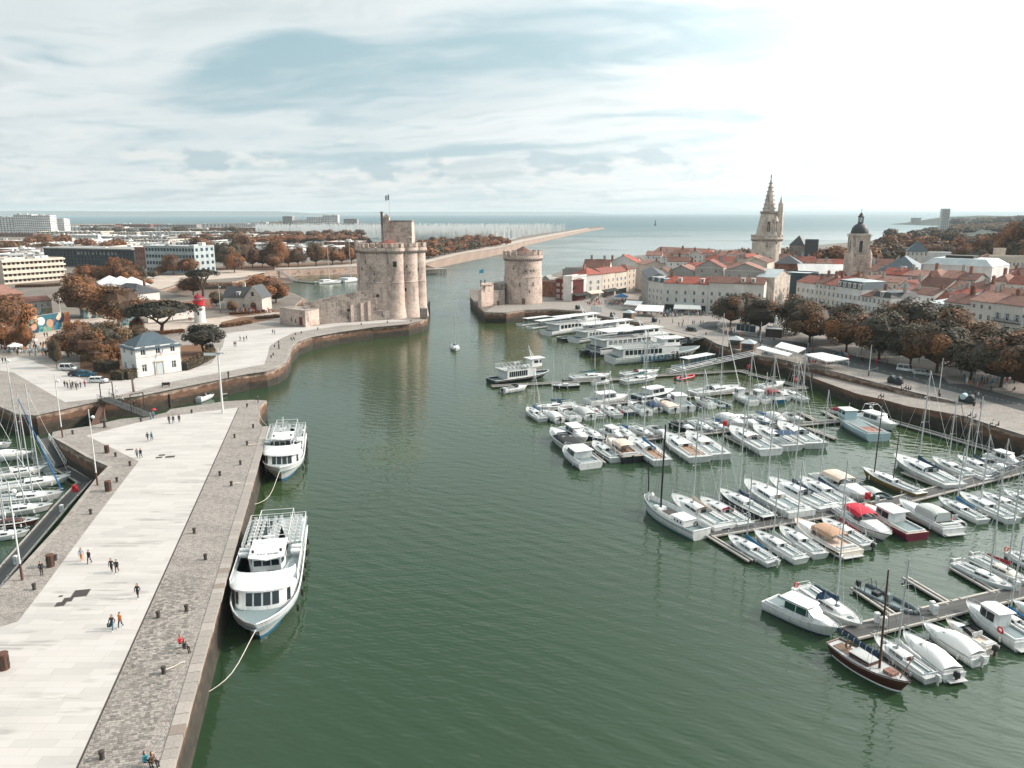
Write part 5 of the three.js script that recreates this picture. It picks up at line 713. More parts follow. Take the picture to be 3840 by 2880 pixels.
CR.column=[crownGeo(301,PL.rust,1500,0.09,'column')];CR.umbrella=[crownGeo(302,PL.pine,6000,0.035,'umbrella')];CR.pine=[crownGeo(303,PL.pine,4600,0.05)];
const trunkGeo=[0,1,2].map(s=>{const r=rng(400+s),g=gb();g.bar([0,-0.03,0],[0.02,0.5,0.01],0.055,8,0.042);for(let i=0;i<6;i++){const a=i*1.05+r(),m=[0.3*Math.cos(a),0.72+0.1*r(),0.3*Math.sin(a)];g.bar([0.02,0.46,0.01],m,0.03,6,0.02);g.bar(m,[m[0]*2,m[1]+0.25,m[2]*2],0.02,5,0.008);}return g.geo();});
let treeN=0;
function tree(label,p,rad,h,pal='brown',group,name='broadleaf_tree',lift=0.15){
const t=thing(name,label,'tree',p,treeN*2.4,group),small=pal.endsWith('S'),v=treeN++%3;const bot=h*lift,ch=(h-bot)/1.5;
const k=put(trunkGeo[v],M.bark,'trunk',t,0,0,0,small?rad*1.1:rad,bot+ch*0.7,rad);
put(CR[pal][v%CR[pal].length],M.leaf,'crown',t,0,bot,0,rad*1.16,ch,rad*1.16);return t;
}
const TS=(label,sx,sy,rad,h,pal,g,name)=>tree(label,P(sx,sy),rad,h,pal,g,name);
// plane trees along the east road
[[2738,1226,6.3,12.5,'plane'],[2850,1250,6.8,13,'plane'],[3035,1290,7.9,13.8,'plane'],[3172,1320,6.4,12.5,'brown'],[3296,1348,7.6,14.2,'plane'],[3412,1376,6.2,13.0,'dark'],[3512,1398,7.2,13.8,'plane'],[3640,1425,6.0,12,'dark'],[3752,1452,7.4,13.6,'plane'],[3856,1480,7.2,13.6,'brown']].forEach(([x,y,r,h,p],i)=>TS(`plane tree in the front row along the road, ${ORD[i]} from the statue`,x,y,r,h,p,'plane trees along the quay road','plane_tree'));
[[2795,1214,6,12,'brown'],[2985,1252,6.6,13.5,'dark'],[3105,1274,6,12,'plane'],[3195,1282,6.3,13,'dark'],[3330,1312,6.6,14.5,'dark'],[3422,1316,7.6,16.5,'plane'],[3566,1350,7.6,16.5,'plane'],[3690,1384,6.6,13.0,'dark'],[3830,1420,7,14,'plane']].forEach(([x,y,r,h,p],i)=>TS(`plane tree in the back row before the terrace, ${ORD[i]} from the sea`,x,y,r,h,p,'plane trees along the quay road','plane_tree'));
// west quay
TS('big round dark-rust tree behind the small red-roofed house',312,1190,10.0,18.5,'brown');TS('big round brown tree beside the red-roofed house, nearer the lighthouse',447,1222,9.2,15.5,'brown');TS('tall orange tree at the left edge beside the brick warehouse',40,1292,8.2,17,'rust');TS('smaller orange tree below the tall one at the left edge',20,1315,4.6,9,'rust');TS('young orange tree with a narrow crown in front of the mural',100,1318,2.4,8.5,'rust');
[[255,1338,4.6,8,'brown'],[330,1352,5.4,9,'brown'],[405,1335,6.2,10.5,'dark'],[300,1308,4,9.5,'rust'],[505,1300,4.4,7,'dark'],[375,1375,3.6,6.5,'brown'],[447,1362,4.2,7.5,'brown']].forEach(([x,y,r,h,p],i)=>TS(`${['small brown tree by the parked white van', 'spreading brown tree above the parked blue car', 'purple-brown tree between the white house and the mural', 'orange tree right in front of the mural end', 'low dark tree just behind the blue slate roof', 'low brown tree above the parked white car', 'bushy brown tree left of the white house'][i]}`,x,y,r,h,p));
TS('slim orange tree standing beside the umbrella pine',518,1265,2.2,7.5,'rust');TS('thin young tree by the left car park',212,1378,1.5,8,'dark');
[[330,1066,7,12.5,'rust'],[386,1066,6.4,11,'rust'],[452,1068,8,16,'rust'],[486,1075,6,11,'rust'],[515,1090,7.5,9,'brown'],[528,1062,4,11,'dark'],[575,1045,4,6,'dark'],[604,1030,4,6,'rust'],[650,1030,7,14,'brown'],[715,1030,6,12,'rust']].forEach(([x,y,r,h,p],i)=>TS(`${p === 'rust' ? 'orange' : p === 'dark' ? 'dark' : 'brown'} tree before the glass library, ${ORD[i]} from the curved apartment block`,x,y,r,h,p,'trees before the glass library'));
[[748,1010,10.5,25,'brown'],[800,1005,9,21,'brown'],[852,1012,9.5,22,'dark'],[908,1008,11,26,'brown'],[880,1022,6.5,14,'rust'],[948,1004,7.5,15,'brown'],[985,1000,6,12,'brown'],[1040,1002,10.5,23,'rust'],[1026,1010,7,12,'brown'],[1082,1000,6.5,13,'rust'],[1118,1000,6.5,16,'brown'],[1186,998,9.5,19,'brown'],[1247,994,8,16,'brown'],[1280,992,5.5,13,'rust'],[1318,990,7.5,17,'rust'],[1346,986,7,19,'dark']].forEach(([x,y,r,h,p],i)=>TS(`inlet promenade tree, ${ORD[i]} from the left towards the fortress tower`,x,y,r,h,p,'trees along the inlet promenade'));
TS('broad orange-brown tree beside the gabled stone house on the inlet',985,1140,10.5,13.5,'rust');TS('second orange tree on the spit right of the gabled stone house',1035,1135,6.5,9.5,'rust');TS('small tree in front of the gabled stone house',872,1172,2.6,5,'brown');TS('small dark tree at the left side of the gabled stone house',812,1150,3,7,'dark');TS('bent tree with an airy crown on the muddy channel bank',725,1106,7,10,'brown');
// pines
function pine(label,name,p,h,rad,crown,sy,limbs){const t=thing(name,label,'tree',p,0.7);const g=gb();for(const L of limbs)g.path(L.map(q=>[q[0]*rad,q[1]*h,q[2]*rad]).slice(0),0.01,3);const tk=gb();for(const L of limbs)for(let i=0;i+1<L.length;i++){const a=L[i],b=L[i+1];tk.bar([a[0]*rad,a[1]*h,a[2]*rad],[b[0]*rad,b[1]*h,b[2]*rad],a[3],7,b[3]);}tk.build('trunk',M.bark,t,0.8);put(CR[crown][0],M.leaf,'crown',t,0,h*sy[0],0,rad,sy[1],rad);return t;}
const fork=[[[0,-0.02,0,0.75],[0.02,0.22,0,0.6],[0.05,0.34,0,0.5]],[[0.04,0.32,0,0.45],[0.22,0.52,0.05,0.32],[0.42,0.78,0.1,0.18]],[[0.04,0.3,0,0.5],[-0.16,0.5,-0.05,0.34],[-0.38,0.78,0.0,0.18]],[[-0.16,0.5,-0.05,0.3],[-0.12,0.82,-0.3,0.15]],[[0.22,0.52,0.05,0.28],[0.15,0.82,0.35,0.14]],[[-0.1,0.44,0,0.3],[0.0,0.8,0.2,0.15]],[[-0.16,0.5,-0.05,0.25],[-0.5,0.7,-0.2,0.16],[-0.7,0.8,-0.25,0.1]],[[0.22,0.52,0,0.25],[0.62,0.74,-0.2,0.14]]];
pine('wide flat-topped umbrella pine with a forked trunk in front of the scrawled white wall','umbrella_pine',P(607,1252),10.5,12.6,'umbrella',[0.72,11],fork);
pine('rounded dark pine with a short leaning trunk beside the white house','clipped_pine',P(768,1328),8.8,6.6,'pine',[0.33,4.2],[[[0,-0.02,0,0.4],[-0.1,0.3,0,0.32],[-0.05,0.55,0,0.2]],[[-0.08,0.3,0,0.25],[0.35,0.55,0.1,0.12]],[[-0.08,0.3,0,0.25],[-0.45,0.55,0.1,0.12]]]);
pine('tall leaning pine with a flat crown by the muddy channel','leaning_pine',P(762,1112),15,8,'umbrella',[0.72,9],fork);
// the wooded strip along the breakwater, front row to back row
{const r=rng(501);for(let row=0;row<5;row++){const n=[17,16,14,12,10][row];for(let i=0;i<n;i++){const t=(i+0.3+0.5*r())/n,a=[lerp(1578,1560,row/4),lerp(976,930,row/4)],b=[lerp(1905,1840,row/4),lerp(918,908,row/4)];const sx=lerp(a[0],b[0],t),d=lerp(dist(a[1],G),dist(b[1],G),t);tree(`${r() < 0.6 ? 'rust-brown' : 'dark brown'} tree, ${ORD[i]} from the fortress tower, ${ORD[row]} breakwater row from the water`,PD(sx,d),5.4+2.6*r(),8+5*r(),r()<0.6?'rustS':'darkS','trees on the breakwater');}}}
// tree belts farther off
{const r=rng(502);const belts=[['tree belt before the far masts',900,1370,1050,1180,22,9,11,'rustS'],['second tree belt before the far masts',880,1360,1300,1350,18,10,12,'brownS'],['orange tree belt left of the glass library',110,262,1010,1000,7,8,13,'rustS'],['low tree belt at the far left edge',-10,215,880,850,11,8,10,'brownS'],['horizon clump left of the masts',300,1000,1650,1600,16,11,13,'darkS'],['park belt beyond the slate mansion',3240,3860,760,640,24,9,15,'brownS'],['second park belt beyond the slate mansion',3300,3860,920,760,22,10,15,'rustS'],['farthest park belt by the bay',3330,3880,1180,980,22,12,16,'darkS'],['orange clump behind the library roof',305,350,880,880,3,8,13,'rustS'],['second orange clump behind the library roof',395,455,860,860,4,8,12,'rustS'],['tree row in front of the seaside blocks',640,900,1180,1150,10,9,11,'brownS']];
for(const[where,s0,s1,d0,d1,n,rad,h,pal]of belts)for(let i=0;i<n;i++){const t=(i+0.5+(r()-0.5)*0.8)/n;tree(`${pal.slice(0, -1) === 'rust' ? 'orange' : pal.slice(0, -1)} tree, ${ORD[i]} from the left in the ${where}`,PD(lerp(s0,s1,t),lerp(d0,d1,t)*(0.97+0.06*r())),rad*(0.7+0.6*r()),h*(0.7+0.6*r()),pal,'distant trees in belts');}}
// park trees behind the theatre, trees among the old town
[[3500,640,8,17,'rust'],[3452,690,7,15,'brown'],[3545,600,9,19,'dark'],[3580,620,9.5,22,'rust'],[3612,580,8,18,'rust'],[3640,640,9,23,'dark'],[3668,560,9,18,'dark'],[3690,620,10,24,'rust'],[3724,590,10,22,'brown'],[3752,610,11,28,'rust'],[3790,560,11,30,'rust'],[3838,545,13,37,'brown'],[3800,640,12,36,'rust'],[3880,560,13,36,'rust'],[3860,620,13,41,'rust'],[3760,530,8,17,'dark'],[3810,520,9,24,'dark'],[3620,540,7,14,'dark']].forEach(([x,d,r,h,p],i)=>tree(`tall ${p === 'rust' ? 'orange' : p} park tree beyond the theatre, ${ORD[i]} counting towards the edge`,PD(x,d),r,h,p,'park trees beyond the palace'));
[[3062,640,6,13,'rustS'],[3085,650,7,14,'rustS'],[3110,640,7,15,'darkS'],[3135,630,7.5,17,'rustS'],[3160,640,7,14,'rustS'],[3235,640,6,14,'brownS'],[3256,620,8,17,'rustS'],[3285,650,7,13,'rustS'],[3310,640,8,15,'darkS'],[3345,660,8,16,'brownS'],[3375,650,8,15,'darkS'],[3248,440,6,14,'dark'],[3262,372,5,10,'dark']].forEach(([x,d,r,h,p],i)=>tree(`${p.startsWith('rust') ? 'orange' : 'dark'} tree behind the domed bell tower, ${ORD[i]} from the spired tower`,PD(x,d),r,h,p,'trees around the domed tower'));
[[2735,660,6,11,'brownS'],[2760,655,6,12,'darkS'],[2790,660,6.5,13,'brownS'],[2812,650,6,12,'darkS'],[2930,600,6,17,'brownS'],[2944,640,6.5,14,'darkS']].forEach(([x,d,r,h,p],i)=>tree(`dark tree at the foot of the spired tower, ${ORD[i]} from the sea`,PD(x,d),r,h,p,'trees at the spired tower'));
// hedges and shrub beds
function hedge(label,pts,w,h,seed,m=PL.dark){const t=thing('hedge',label,'hedge',P(...pts[0]),0);const r=rng(seed),g=gb(),c=gb(),o=P(...pts[0]);for(let i=0;i+1<pts.length;i++){const a=P(...pts[i]).sub(o),b=P(...pts[i+1]).sub(o),L=a.distanceTo(b);c.at((a.x+b.x)/2,0,(a.z+b.z)/2,Math.atan2(-(b.z-a.z),b.x-a.x));c.color(m[0][0]*0.5,m[0][1]*0.5,m[0][2]*0.5);c.box(L,h*0.92,w*0.88);const n=Math.round(L*70);for(let k=0;k<n;k++){const q=a.clone().lerp(b,r()),s=(r()-0.5)*w,top=r()<0.45,y=top?h*(0.92+0.14*r()):r()*h,d=b.clone().sub(a).normalize(),nx=-d.z,nz=d.x,off=top?s:Math.sign(s)*w*(0.44+0.08*r()),x=q.x+nx*off,z=q.z+nz*off,e=0.14+0.12*r(),cc=m[(r()*m.length)|0],tt=0.8+0.7*r();g.color(cc[0]*tt,cc[1]*tt,cc[2]*tt);const u=V(r()-0.5,r()-0.5,r()-0.5).normalize().multiplyScalar(e),v=V(r()-0.5,r()-0.5,r()-0.5).normalize().multiplyScalar(e);g.quad([x-u.x,y-u.y,z-u.z],[x+v.x,y+v.y,z+v.z],[x+u.x,y+u.y,z+u.z],[x-v.x,y-v.y,z-v.z]);}}c.build('core',M.leaf,t);g.build('foliage',M.leaf,t);return t;}
hedge('dark clipped hedge on the right side of the white house',[[690,1390],[735,1372],[795,1340],[785,1318]],2.2,2.4,1);hedge('dark clipped hedge on the left side of the white house',[[425,1422],[470,1424],[512,1413]],2.4,2.4,2);hedge('rounded dark hedge behind the parked blue car',[[372,1388],[415,1396],[430,1400]],3.4,3,3);hedge('low shrub bed along the kerb behind the round pine',[[830,1228],[880,1222],[935,1212]],3,1.1,4,PL.brown);hedge('low brown planting before the gatehouse',[[960,1196],[1010,1192],[1048,1188]],4,0.9,5,PL.brown);hedge('long low hedge before the curved apartment block',[[60,1078],[160,1076],[225,1072]],3,1.6,6,PL.brown);hedge('low shrubs along the street below the umbrella pine',[[545,1260],[600,1253],[690,1245]],2.5,1.0,7,PL.rust);hedge('shrubs along the foot of the stone cottage',[[860,1180],[930,1178],[990,1170]],1.4,1.0,8,PL.brown);
// woods on the headland, seen as one mass
{const r=rng(503),lists=[[1000,3430,4300,1480,2200,12],[700,3540,4500,2900,3600,20]];for(const[n,s0,s1,d0,d1,rad]of lists){const im=new THREE.InstancedMesh(CR.darkS[0],M.leaf,n),m=new THREE.Matrix4(),q=new THREE.Quaternion();for(let i=0;i<n;i++){const t=Math.pow(r(),0.8),d=lerp(d0,d1,r()),sx=lerp(s0+(d-d0)/(d1-d0)*160,s1,t),p=PD(sx,d),k=rad*(0.6+0.6*r());q.setFromEuler(new THREE.Euler(0,r()*6,0));const y0=4+9*sstep(0,500,sx-s0-(d-d0)/(d1-d0)*160)*(rad>15?1.6:1);m.compose(V(p.x,y0,p.z),q,V(k,k*0.75,k));im.setMatrixAt(i,m);}im.name='woodland';kind(im,'stuff');im.castShadow=true;meta(im,rad>15?'faint wooded hills on the farther headland':'wooded headland around the white tower block','woodland');scene.add(im);}}
// ---------------------------------------------------------------- boats: bow towards +x, waterline at y = 0
const hb=(t,w0,full=0.55,pw=2.1)=>t<full?lerp(w0,1,sstep(-0.35,1,t/full)):Math.max(0.015,Math.pow(1-Math.pow((t-full)/(1-full),pw),0.75));
function hullOf(t,L,B,fb,o={}){
const n=14,R=[],D=[],sh=q=>fb*(0.88+0.06*Math.abs(q-0.4)+(o.sheer??0.34)*Math.pow(q,2.4)),w0=o.w0??0.74,rake=o.rake??0.09,st=o.stern??0;const edge=[];
for(let i=0;i<=n;i++){const q=1-Math.pow(1-i/n,1.25),b=B/2*hb(q,w0,o.full??0.5,o.pw??2.1),s=sh(q),x=-L/2+q*L,rk=y=>-rake*L*Math.pow(q,5)*(1-y/s)+st*L*Math.pow(1-q,6)*(1-y/s);const f=lerp(1,o.flare??0.8,q);
const pts=[[b,s],[b*lerp(1,0.93,q),s*0.55],[b*f*0.9,s*0.12],[b*f*0.62,-0.3],[0,-0.45]];const ring=pts.map(([z,y])=>[x+rk(Math.max(y,0)),y,-z]);for(const[z,y]of pts.slice(0,-1).reverse())ring.push([x+rk(Math.max(y,0)),y,z]);R.push(ring);edge.push([x,s,b,q]);}
const g=gb();g.rings(R,false);{const A=R[0];for(let i=1;i+1<A.length;i++)g.tri(A[0],A[i+1],A[i]);}g.build('hull',o.m??M.gel,t,0.7);
const d=gb(),dp=o.deckDrop??0.05;for(let i=0;i<n;i++){const a=edge[i],b=edge[i+1];d.quad([a[0],a[1]-dp,-a[2]*0.985],[a[0],a[1]-dp,a[2]*0.985],[b[0],b[1]-dp,b[2]*0.985],[b[0],b[1]-dp,-b[2]*0.985]);}d.build('deck',o.dm??M.deck,t,0.5);
if(o.rail!==false){const r=gb();for(const s of[-1,1])r.path(edge.map(e=>[e[0],e[1],s*e[2]]),o.rr??0.035,4);r.path([[edge[0][0],edge[0][1],-edge[0][2]],[edge[0][0],edge[0][1],edge[0][2]]],o.rr??0.035,4);r.build('rub_rail',o.rm??M.gel,t);}
if(o.stripe){const s2=gb();for(const s of[-1,1])for(let i=0;i<n;i++){const a=R[i],b=R[i+1],k=s<0?[0,1]:[8,7];const mix=(r,u)=>[0,1,2].map(c=>lerp(r[k[0]][c],r[k[1]][c],u)+(c===2?s*0.014:0));const[u0,u1]=o.stripeAt??[0.35,0.65];s2.quad(mix(a,u1),mix(b,u1),mix(b,u0),mix(a,u0));}s2.build('hull_stripe',o.stripe,t);}
const boot=gb();for(const s of[-1,1])for(let i=0;i<n;i++){const a=R[i],b=R[i+1],k=s<0?2:6;const e=(r,y)=>[r[k][0],y,r[k][2]+s*0.012];boot.quad(e(a,-0.12),e(b,-0.12),e(b,r0(b[k][1])),e(a,r0(a[k][1])));}function r0(y){return y*0.95;}boot.build('boot_stripe',o.boot??M.navy,t);
const at=x=>{const q=clamp((x+L/2)/L),i=Math.min(n-1,edge.findIndex((e,k)=>k<n&&edge[k+1][3]>=q));const a=edge[i],b=edge[i+1],u=clamp((q-a[3])/(b[3]-a[3]+1e-9));return{s:lerp(a[1],b[1],u)-dp,b:lerp(a[2],b[2],u)};};
return at;
}
// a house on deck: stations [x, half width, bottom, top], with side windows on the band f0..f1
function cabin(t,name,st,m,o={}){
const g=gb(),R=st.map(([x,w,y0,y1])=>[[x,y0,-w],[x+(o.lean??0)*0,y1-(o.cr??0.06),-w*(o.in??0.9)],[x,y1,-w*(o.in??0.9)*0.8],[x,y1+0.03,0],[x,y1,w*(o.in??0.9)*0.8],[x,y1-(o.cr??0.06),w*(o.in??0.9)],[x,y0,w]]);
g.rings(R,false);const cap=(A,f)=>{for(let i=1;i+1<A.length;i++)f?g.tri(A[0],A[i],A[i+1]):g.tri(A[0],A[i+1],A[i]);};cap(R[0],false);cap(R.at(-1),true);const c=g.build(name,m,t,0.6);
const win=(i,f0,f1,x0=0,x1=1)=>{const w=gb();for(const s of[-1,1]){const e=(k,f)=>{const[x,ww,y0,y1]=st[k],tp=y1-(o.cr??0.06);return[x,lerp(y0,tp,f),s*(lerp(ww,ww*(o.in??0.9),f)+0.016)];};const mx=(f,u)=>{const a=e(i,f),b=e(i+1,f);return[0,1,2].map(k=>lerp(a[k],b[k],u));};w.quad(mx(f0,x0),mx(f0,x1),mx(f1,x1),mx(f1,x0));}w.build('window',o.glass??M.glass,c);};
for(const a of o.win??[])win(...a);
if(o.front){const a=st.at(-1),w=gb(),[f0,f1,n]=o.front,p=st.at(-2);const x=a[0]+0.02;for(let k=0;k<n;k++){const z=f=>lerp(a[1],a[1]*(o.in??0.9),f)*0.92,za=(k+0.06)/n*2-1,zb=(k+0.94)/n*2-1,y=f=>lerp(a[2],a[3]-0.06,f);w.quad([x,y(f0),za*z(f0)],[x,y(f0),zb*z(f0)],[x,y(f1),zb*z(f1)],[x,y(f1),za*z(f1)]);}w.build('windscreen',o.glass??M.glass,c);}
return c;
}
function outboard(t,x,y,z=0,m=M.black){const g=gb();g.prism([[x-0.62,z-0.17],[x-0.05,z-0.2],[x-0.05,z+0.2],[x-0.62,z+0.17]],y+0.1,y+0.62);g.prism([[x-0.55,z-0.12],[x-0.12,z-0.15],[x-0.12,z+0.15],[x-0.55,z+0.12]],y+0.62,y+0.76);g.box(0.22,y+0.6,0.14,x-0.3,-0.5,z);g.build('outboard_motor',m,t,0.5);}
function rails(t,at,L,x0,x1,h=0.6,pulpit=true){const g=gb(),n=Math.max(2,Math.round((x1-x0)/1.6));for(const s of[-1,1]){let prev=null;for(let i=0;i<=n;i++){const x=lerp(x0,x1,i/n),e=at(x),p=[x,e.s,s*e.b*0.95],q=[x,e.s+h,s*e.b*0.95];g.bar(p,q,0.022,4);if(prev){g.bar(prev,q,0.015,3);}prev=q;}if(pulpit){const e=at(L/2-0.1);g.path([prev,[L/2+0.15,e.s+h,0]],0.025,4);g.bar([L/2-0.25,e.s,0],[L/2+0.15,e.s+h,0],0.025,4);}}g.build('guard_rail',M.steel,t);}
function fenders(t,at,L,r,n=3){for(let i=0;i<n;i++){const x=L*(-0.3+0.55*i/Math.max(1,n-1)),e=at(x),s=r()<0.5?1:-1;gb().lathe([[0.02,e.s*0.25],[0.12,e.s*0.32],[0.12,e.s*0.75],[0.03,e.s*0.85]],7,x,s*(e.b+0.1)).build('fender',M.gel,t,0.6);}}
function hood(t,x,w,y,h,len,m,name='sprayhood'){const g=gb(),R=[];for(let i=0;i<=4;i++){const u=i/4,xx=x+len*u,hh=h*Math.cos(u*1.35),ring=[];for(let k=0;k<=8;k++){const a=k/8*Math.PI;ring.push([xx,y+Math.max(0.02,hh)*Math.pow(Math.sin(a),0.6),-w*Math.cos(a)*(1-0.1*u)]);}R.push(ring);}g.rings(R,false);g.build(name,m,t,0.8);}
function sailboat(t,L,o,r){
const B=L*(o.bw??0.33),fb=(o.fb??0.075*L+0.28),at=hullOf(t,L,B,fb,{m:o.h,w0:o.w0??0.72,sheer:o.sheer??0.22,rake:0.1,stern:o.st??0.03,stripe:o.str,stripeAt:o.strAt,boot:o.boot,dm:o.dm});
const xa=-L*0.1,xb=L*0.26,hc=0.30+0.022*L;const S=[0,0.35,0.7,1].map((u,i)=>{const x=lerp(xa,xb,u),e=at(x);return[x,e.b*(0.64-0.1*u),e.s-0.02,e.s+hc*[1,1,0.85,0.25][i]];});
cabin(t,'coachroof',S,o.roofM??M.gel,{win:[[0,0.22,0.86,0.1,0.98],[1,0.22,0.84,0.05,0.95]],in:0.84});
const e0=at(xa),xs=-L*0.43,es=at(xs),cw=Math.min(e0.b,es.b)*0.56;{const c=gb();for(const s of[-1,1])c.box(xa-xs,0.24,0.14,(xa+xs)/2,e0.s,s*(cw+0.07));c.build('cockpit_coaming',M.gel,t);gb().box(xa-xs,0.03,cw*2,(xa+xs)/2,e0.s+0.01,0).build('cockpit',o.teak?M.teak:M.deckGrey,t);const b=gb();for(const s of[-1,1])b.box((xa-xs)*0.8,0.14,cw*0.45,(xa+xs)/2,e0.s+0.04,s*cw*0.72);b.build('cockpit_seat',o.teak?M.teak:M.deck,t);}
gb().box(0.06,hc*0.85,cw*0.75,xa-0.05,e0.s+0.05,0).build('companionway',o.door??M.black,t);
for(const x of[0.12,0.33]){const e=at(L*x);gb().box(0.5,0.05,0.5,L*x,x<0.25?e.s+hc*0.96:e.s+0.03,0).build('hatch',M.glassBlue,t);}
const mx=L*(o.mx??0.1),em=at(mx),y0=em.s+hc*0.8,H=o.mh??L*1.25;const mr=0.07+0.004*L;
if(!o.nomast){gb().bar([mx,em.s,0],[mx-0.015*H,y0+H,0],mr,8,mr*0.7).build('mast',o.mast??M.alu,t,0.6);
const rg=gb(),top=[mx-0.015*H,y0+H,0],ch=at(mx-0.05*L);for(const f of(o.sp??[0.45,0.72])){const sp=gb();for(const s of[-1,1])sp.bar([mx-0.015*H*f,y0+H*f,0],[mx-0.02*H-0.1,y0+H*f+0.08,s*(0.42+0.02*L)],0.028,4);sp.build('spreader',o.mast??M.alu,t);}
for(const s of[-1,1]){const f=o.sp?.[0]??0.45,tip=[mx-0.02*H-0.1,y0+H*f,s*(0.42+0.02*L)];rg.path([[mx-0.05*L,ch.s,s*ch.b*0.93],tip,[top[0],top[1]-0.1*H,0]],0.02,3);}
rg.bar(top,[-L/2+0.1,at(-L/2+0.1).s,0],0.02,3);const ft=[L/2-0.12,at(L/2-0.12).s+0.1,0],tj=[top[0],top[1]-0.05*H,0];if(o.jib){gb().bar(ft,tj,0.13,6,0.05).build('furled_jib',o.jib,t);}else rg.bar(ft,tj,0.02,3);rg.build('rigging',M.steel,t);
const bl=L*0.37,by=y0+0.55,bx=mx-bl;if(!o.noboom){gb().bar([mx-0.05,by,0],[bx,by+0.12,0],0.06,6).build('boom',o.mast??M.alu,t);
if(o.c){const g=gb(),N=8,R=[];for(let i=0;i<=N;i++){const u=i/N,hh=lerp(0.62+0.02*L,0.2,Math.pow(u,0.55)),ww=lerp(0.2,0.1,u),x=lerp(mx+0.14,bx-0.1,u);R.push(Array.from({length:8},(_,k)=>{const a=k/8*6.283;return[x,by+0.1+hh*0.35+hh*0.5*Math.sin(a)+0.03*Math.sin(i*2.1),-ww*Math.cos(a)];}));}g.rings(R,true,true,true);g.build('sail_cover',o.c,t,1);}}}
if(o.hood)hood(t,xa-0.35,cw*1.15,e0.s+0.12,0.95,1.15,o.hood);
if(o.bimini){const g=gb();g.rings([0,1,2].map(i=>{const x=xs+0.2+i*(xa-xs)*0.33;return Array.from({length:5},(_,k)=>[x,e0.s+1.75+0.12*Math.sin(k/4*Math.PI),(k/2-1)*cw*1.4]);}),false);g.build('bimini',o.bimini,t,0.6);const p=gb();for(const s of[-1,1])for(const i of[0,2])p.bar([xs+0.2+i*(xa-xs)*0.33,e0.s,s*cw*1.4],[xs+0.2+i*(xa-xs)*0.33,e0.s+1.75,s*cw*1.4],0.025,4);p.build('bimini_frame',M.steel,t);}
if(L>8)for(const s of L>10.5?[-0.5,0.5]:[0]){gb().at(xs+0.5,e0.s+0.62,s*cw*1.4).rings(ring2(0.42,0.03)).build('steering_wheel',M.steel,t);}
rails(t,at,L,-L*0.47,L*0.44,0.58);fenders(t,at,L,r,3);
{const pp=gb();const e=at(-L*0.48);pp.path([[-L*0.42,e.s+0.6,-e.b*0.9],[-L*0.49,e.s+0.6,-e.b*0.6],[-L*0.49,e.s+0.6,e.b*0.6],[-L*0.42,e.s+0.6,e.b*0.9]],0.024,4);pp.build('pushpit',M.steel,t);}
if(o.ob)outboard(t,-L/2,at(-L/2).s-0.3,0.3,o.ob===1?M.black:o.ob);
if(o.buoy)ringAt(t,-L*0.46,at(-L*0.46).s+0.5,at(-L*0.46).b*0.8,0.3,o.buoy);
if(o.stern)gb().box(0.03,0.16,B*0.3,-L/2-0.02,fb*0.45,0).build('name_strip',M.navy,t);
}
function ring2(R,rr1){const out=[];for(let j=0;j<=6;j++){const b=j/6*6.283;out.push(Array.from({length:14},(_,i)=>{const a=i/14*6.283;return[rr1*Math.sin(b),(R+rr1*Math.cos(b))*Math.cos(a),(R+rr1*Math.cos(b))*Math.sin(a)];}));}return out;}
function ringAt(t,x,y,z,R,m,ry=0){gb().at(x,y,z,ry).rings(ring2(R,R*0.27)).build('life_ring',m,t,1);}
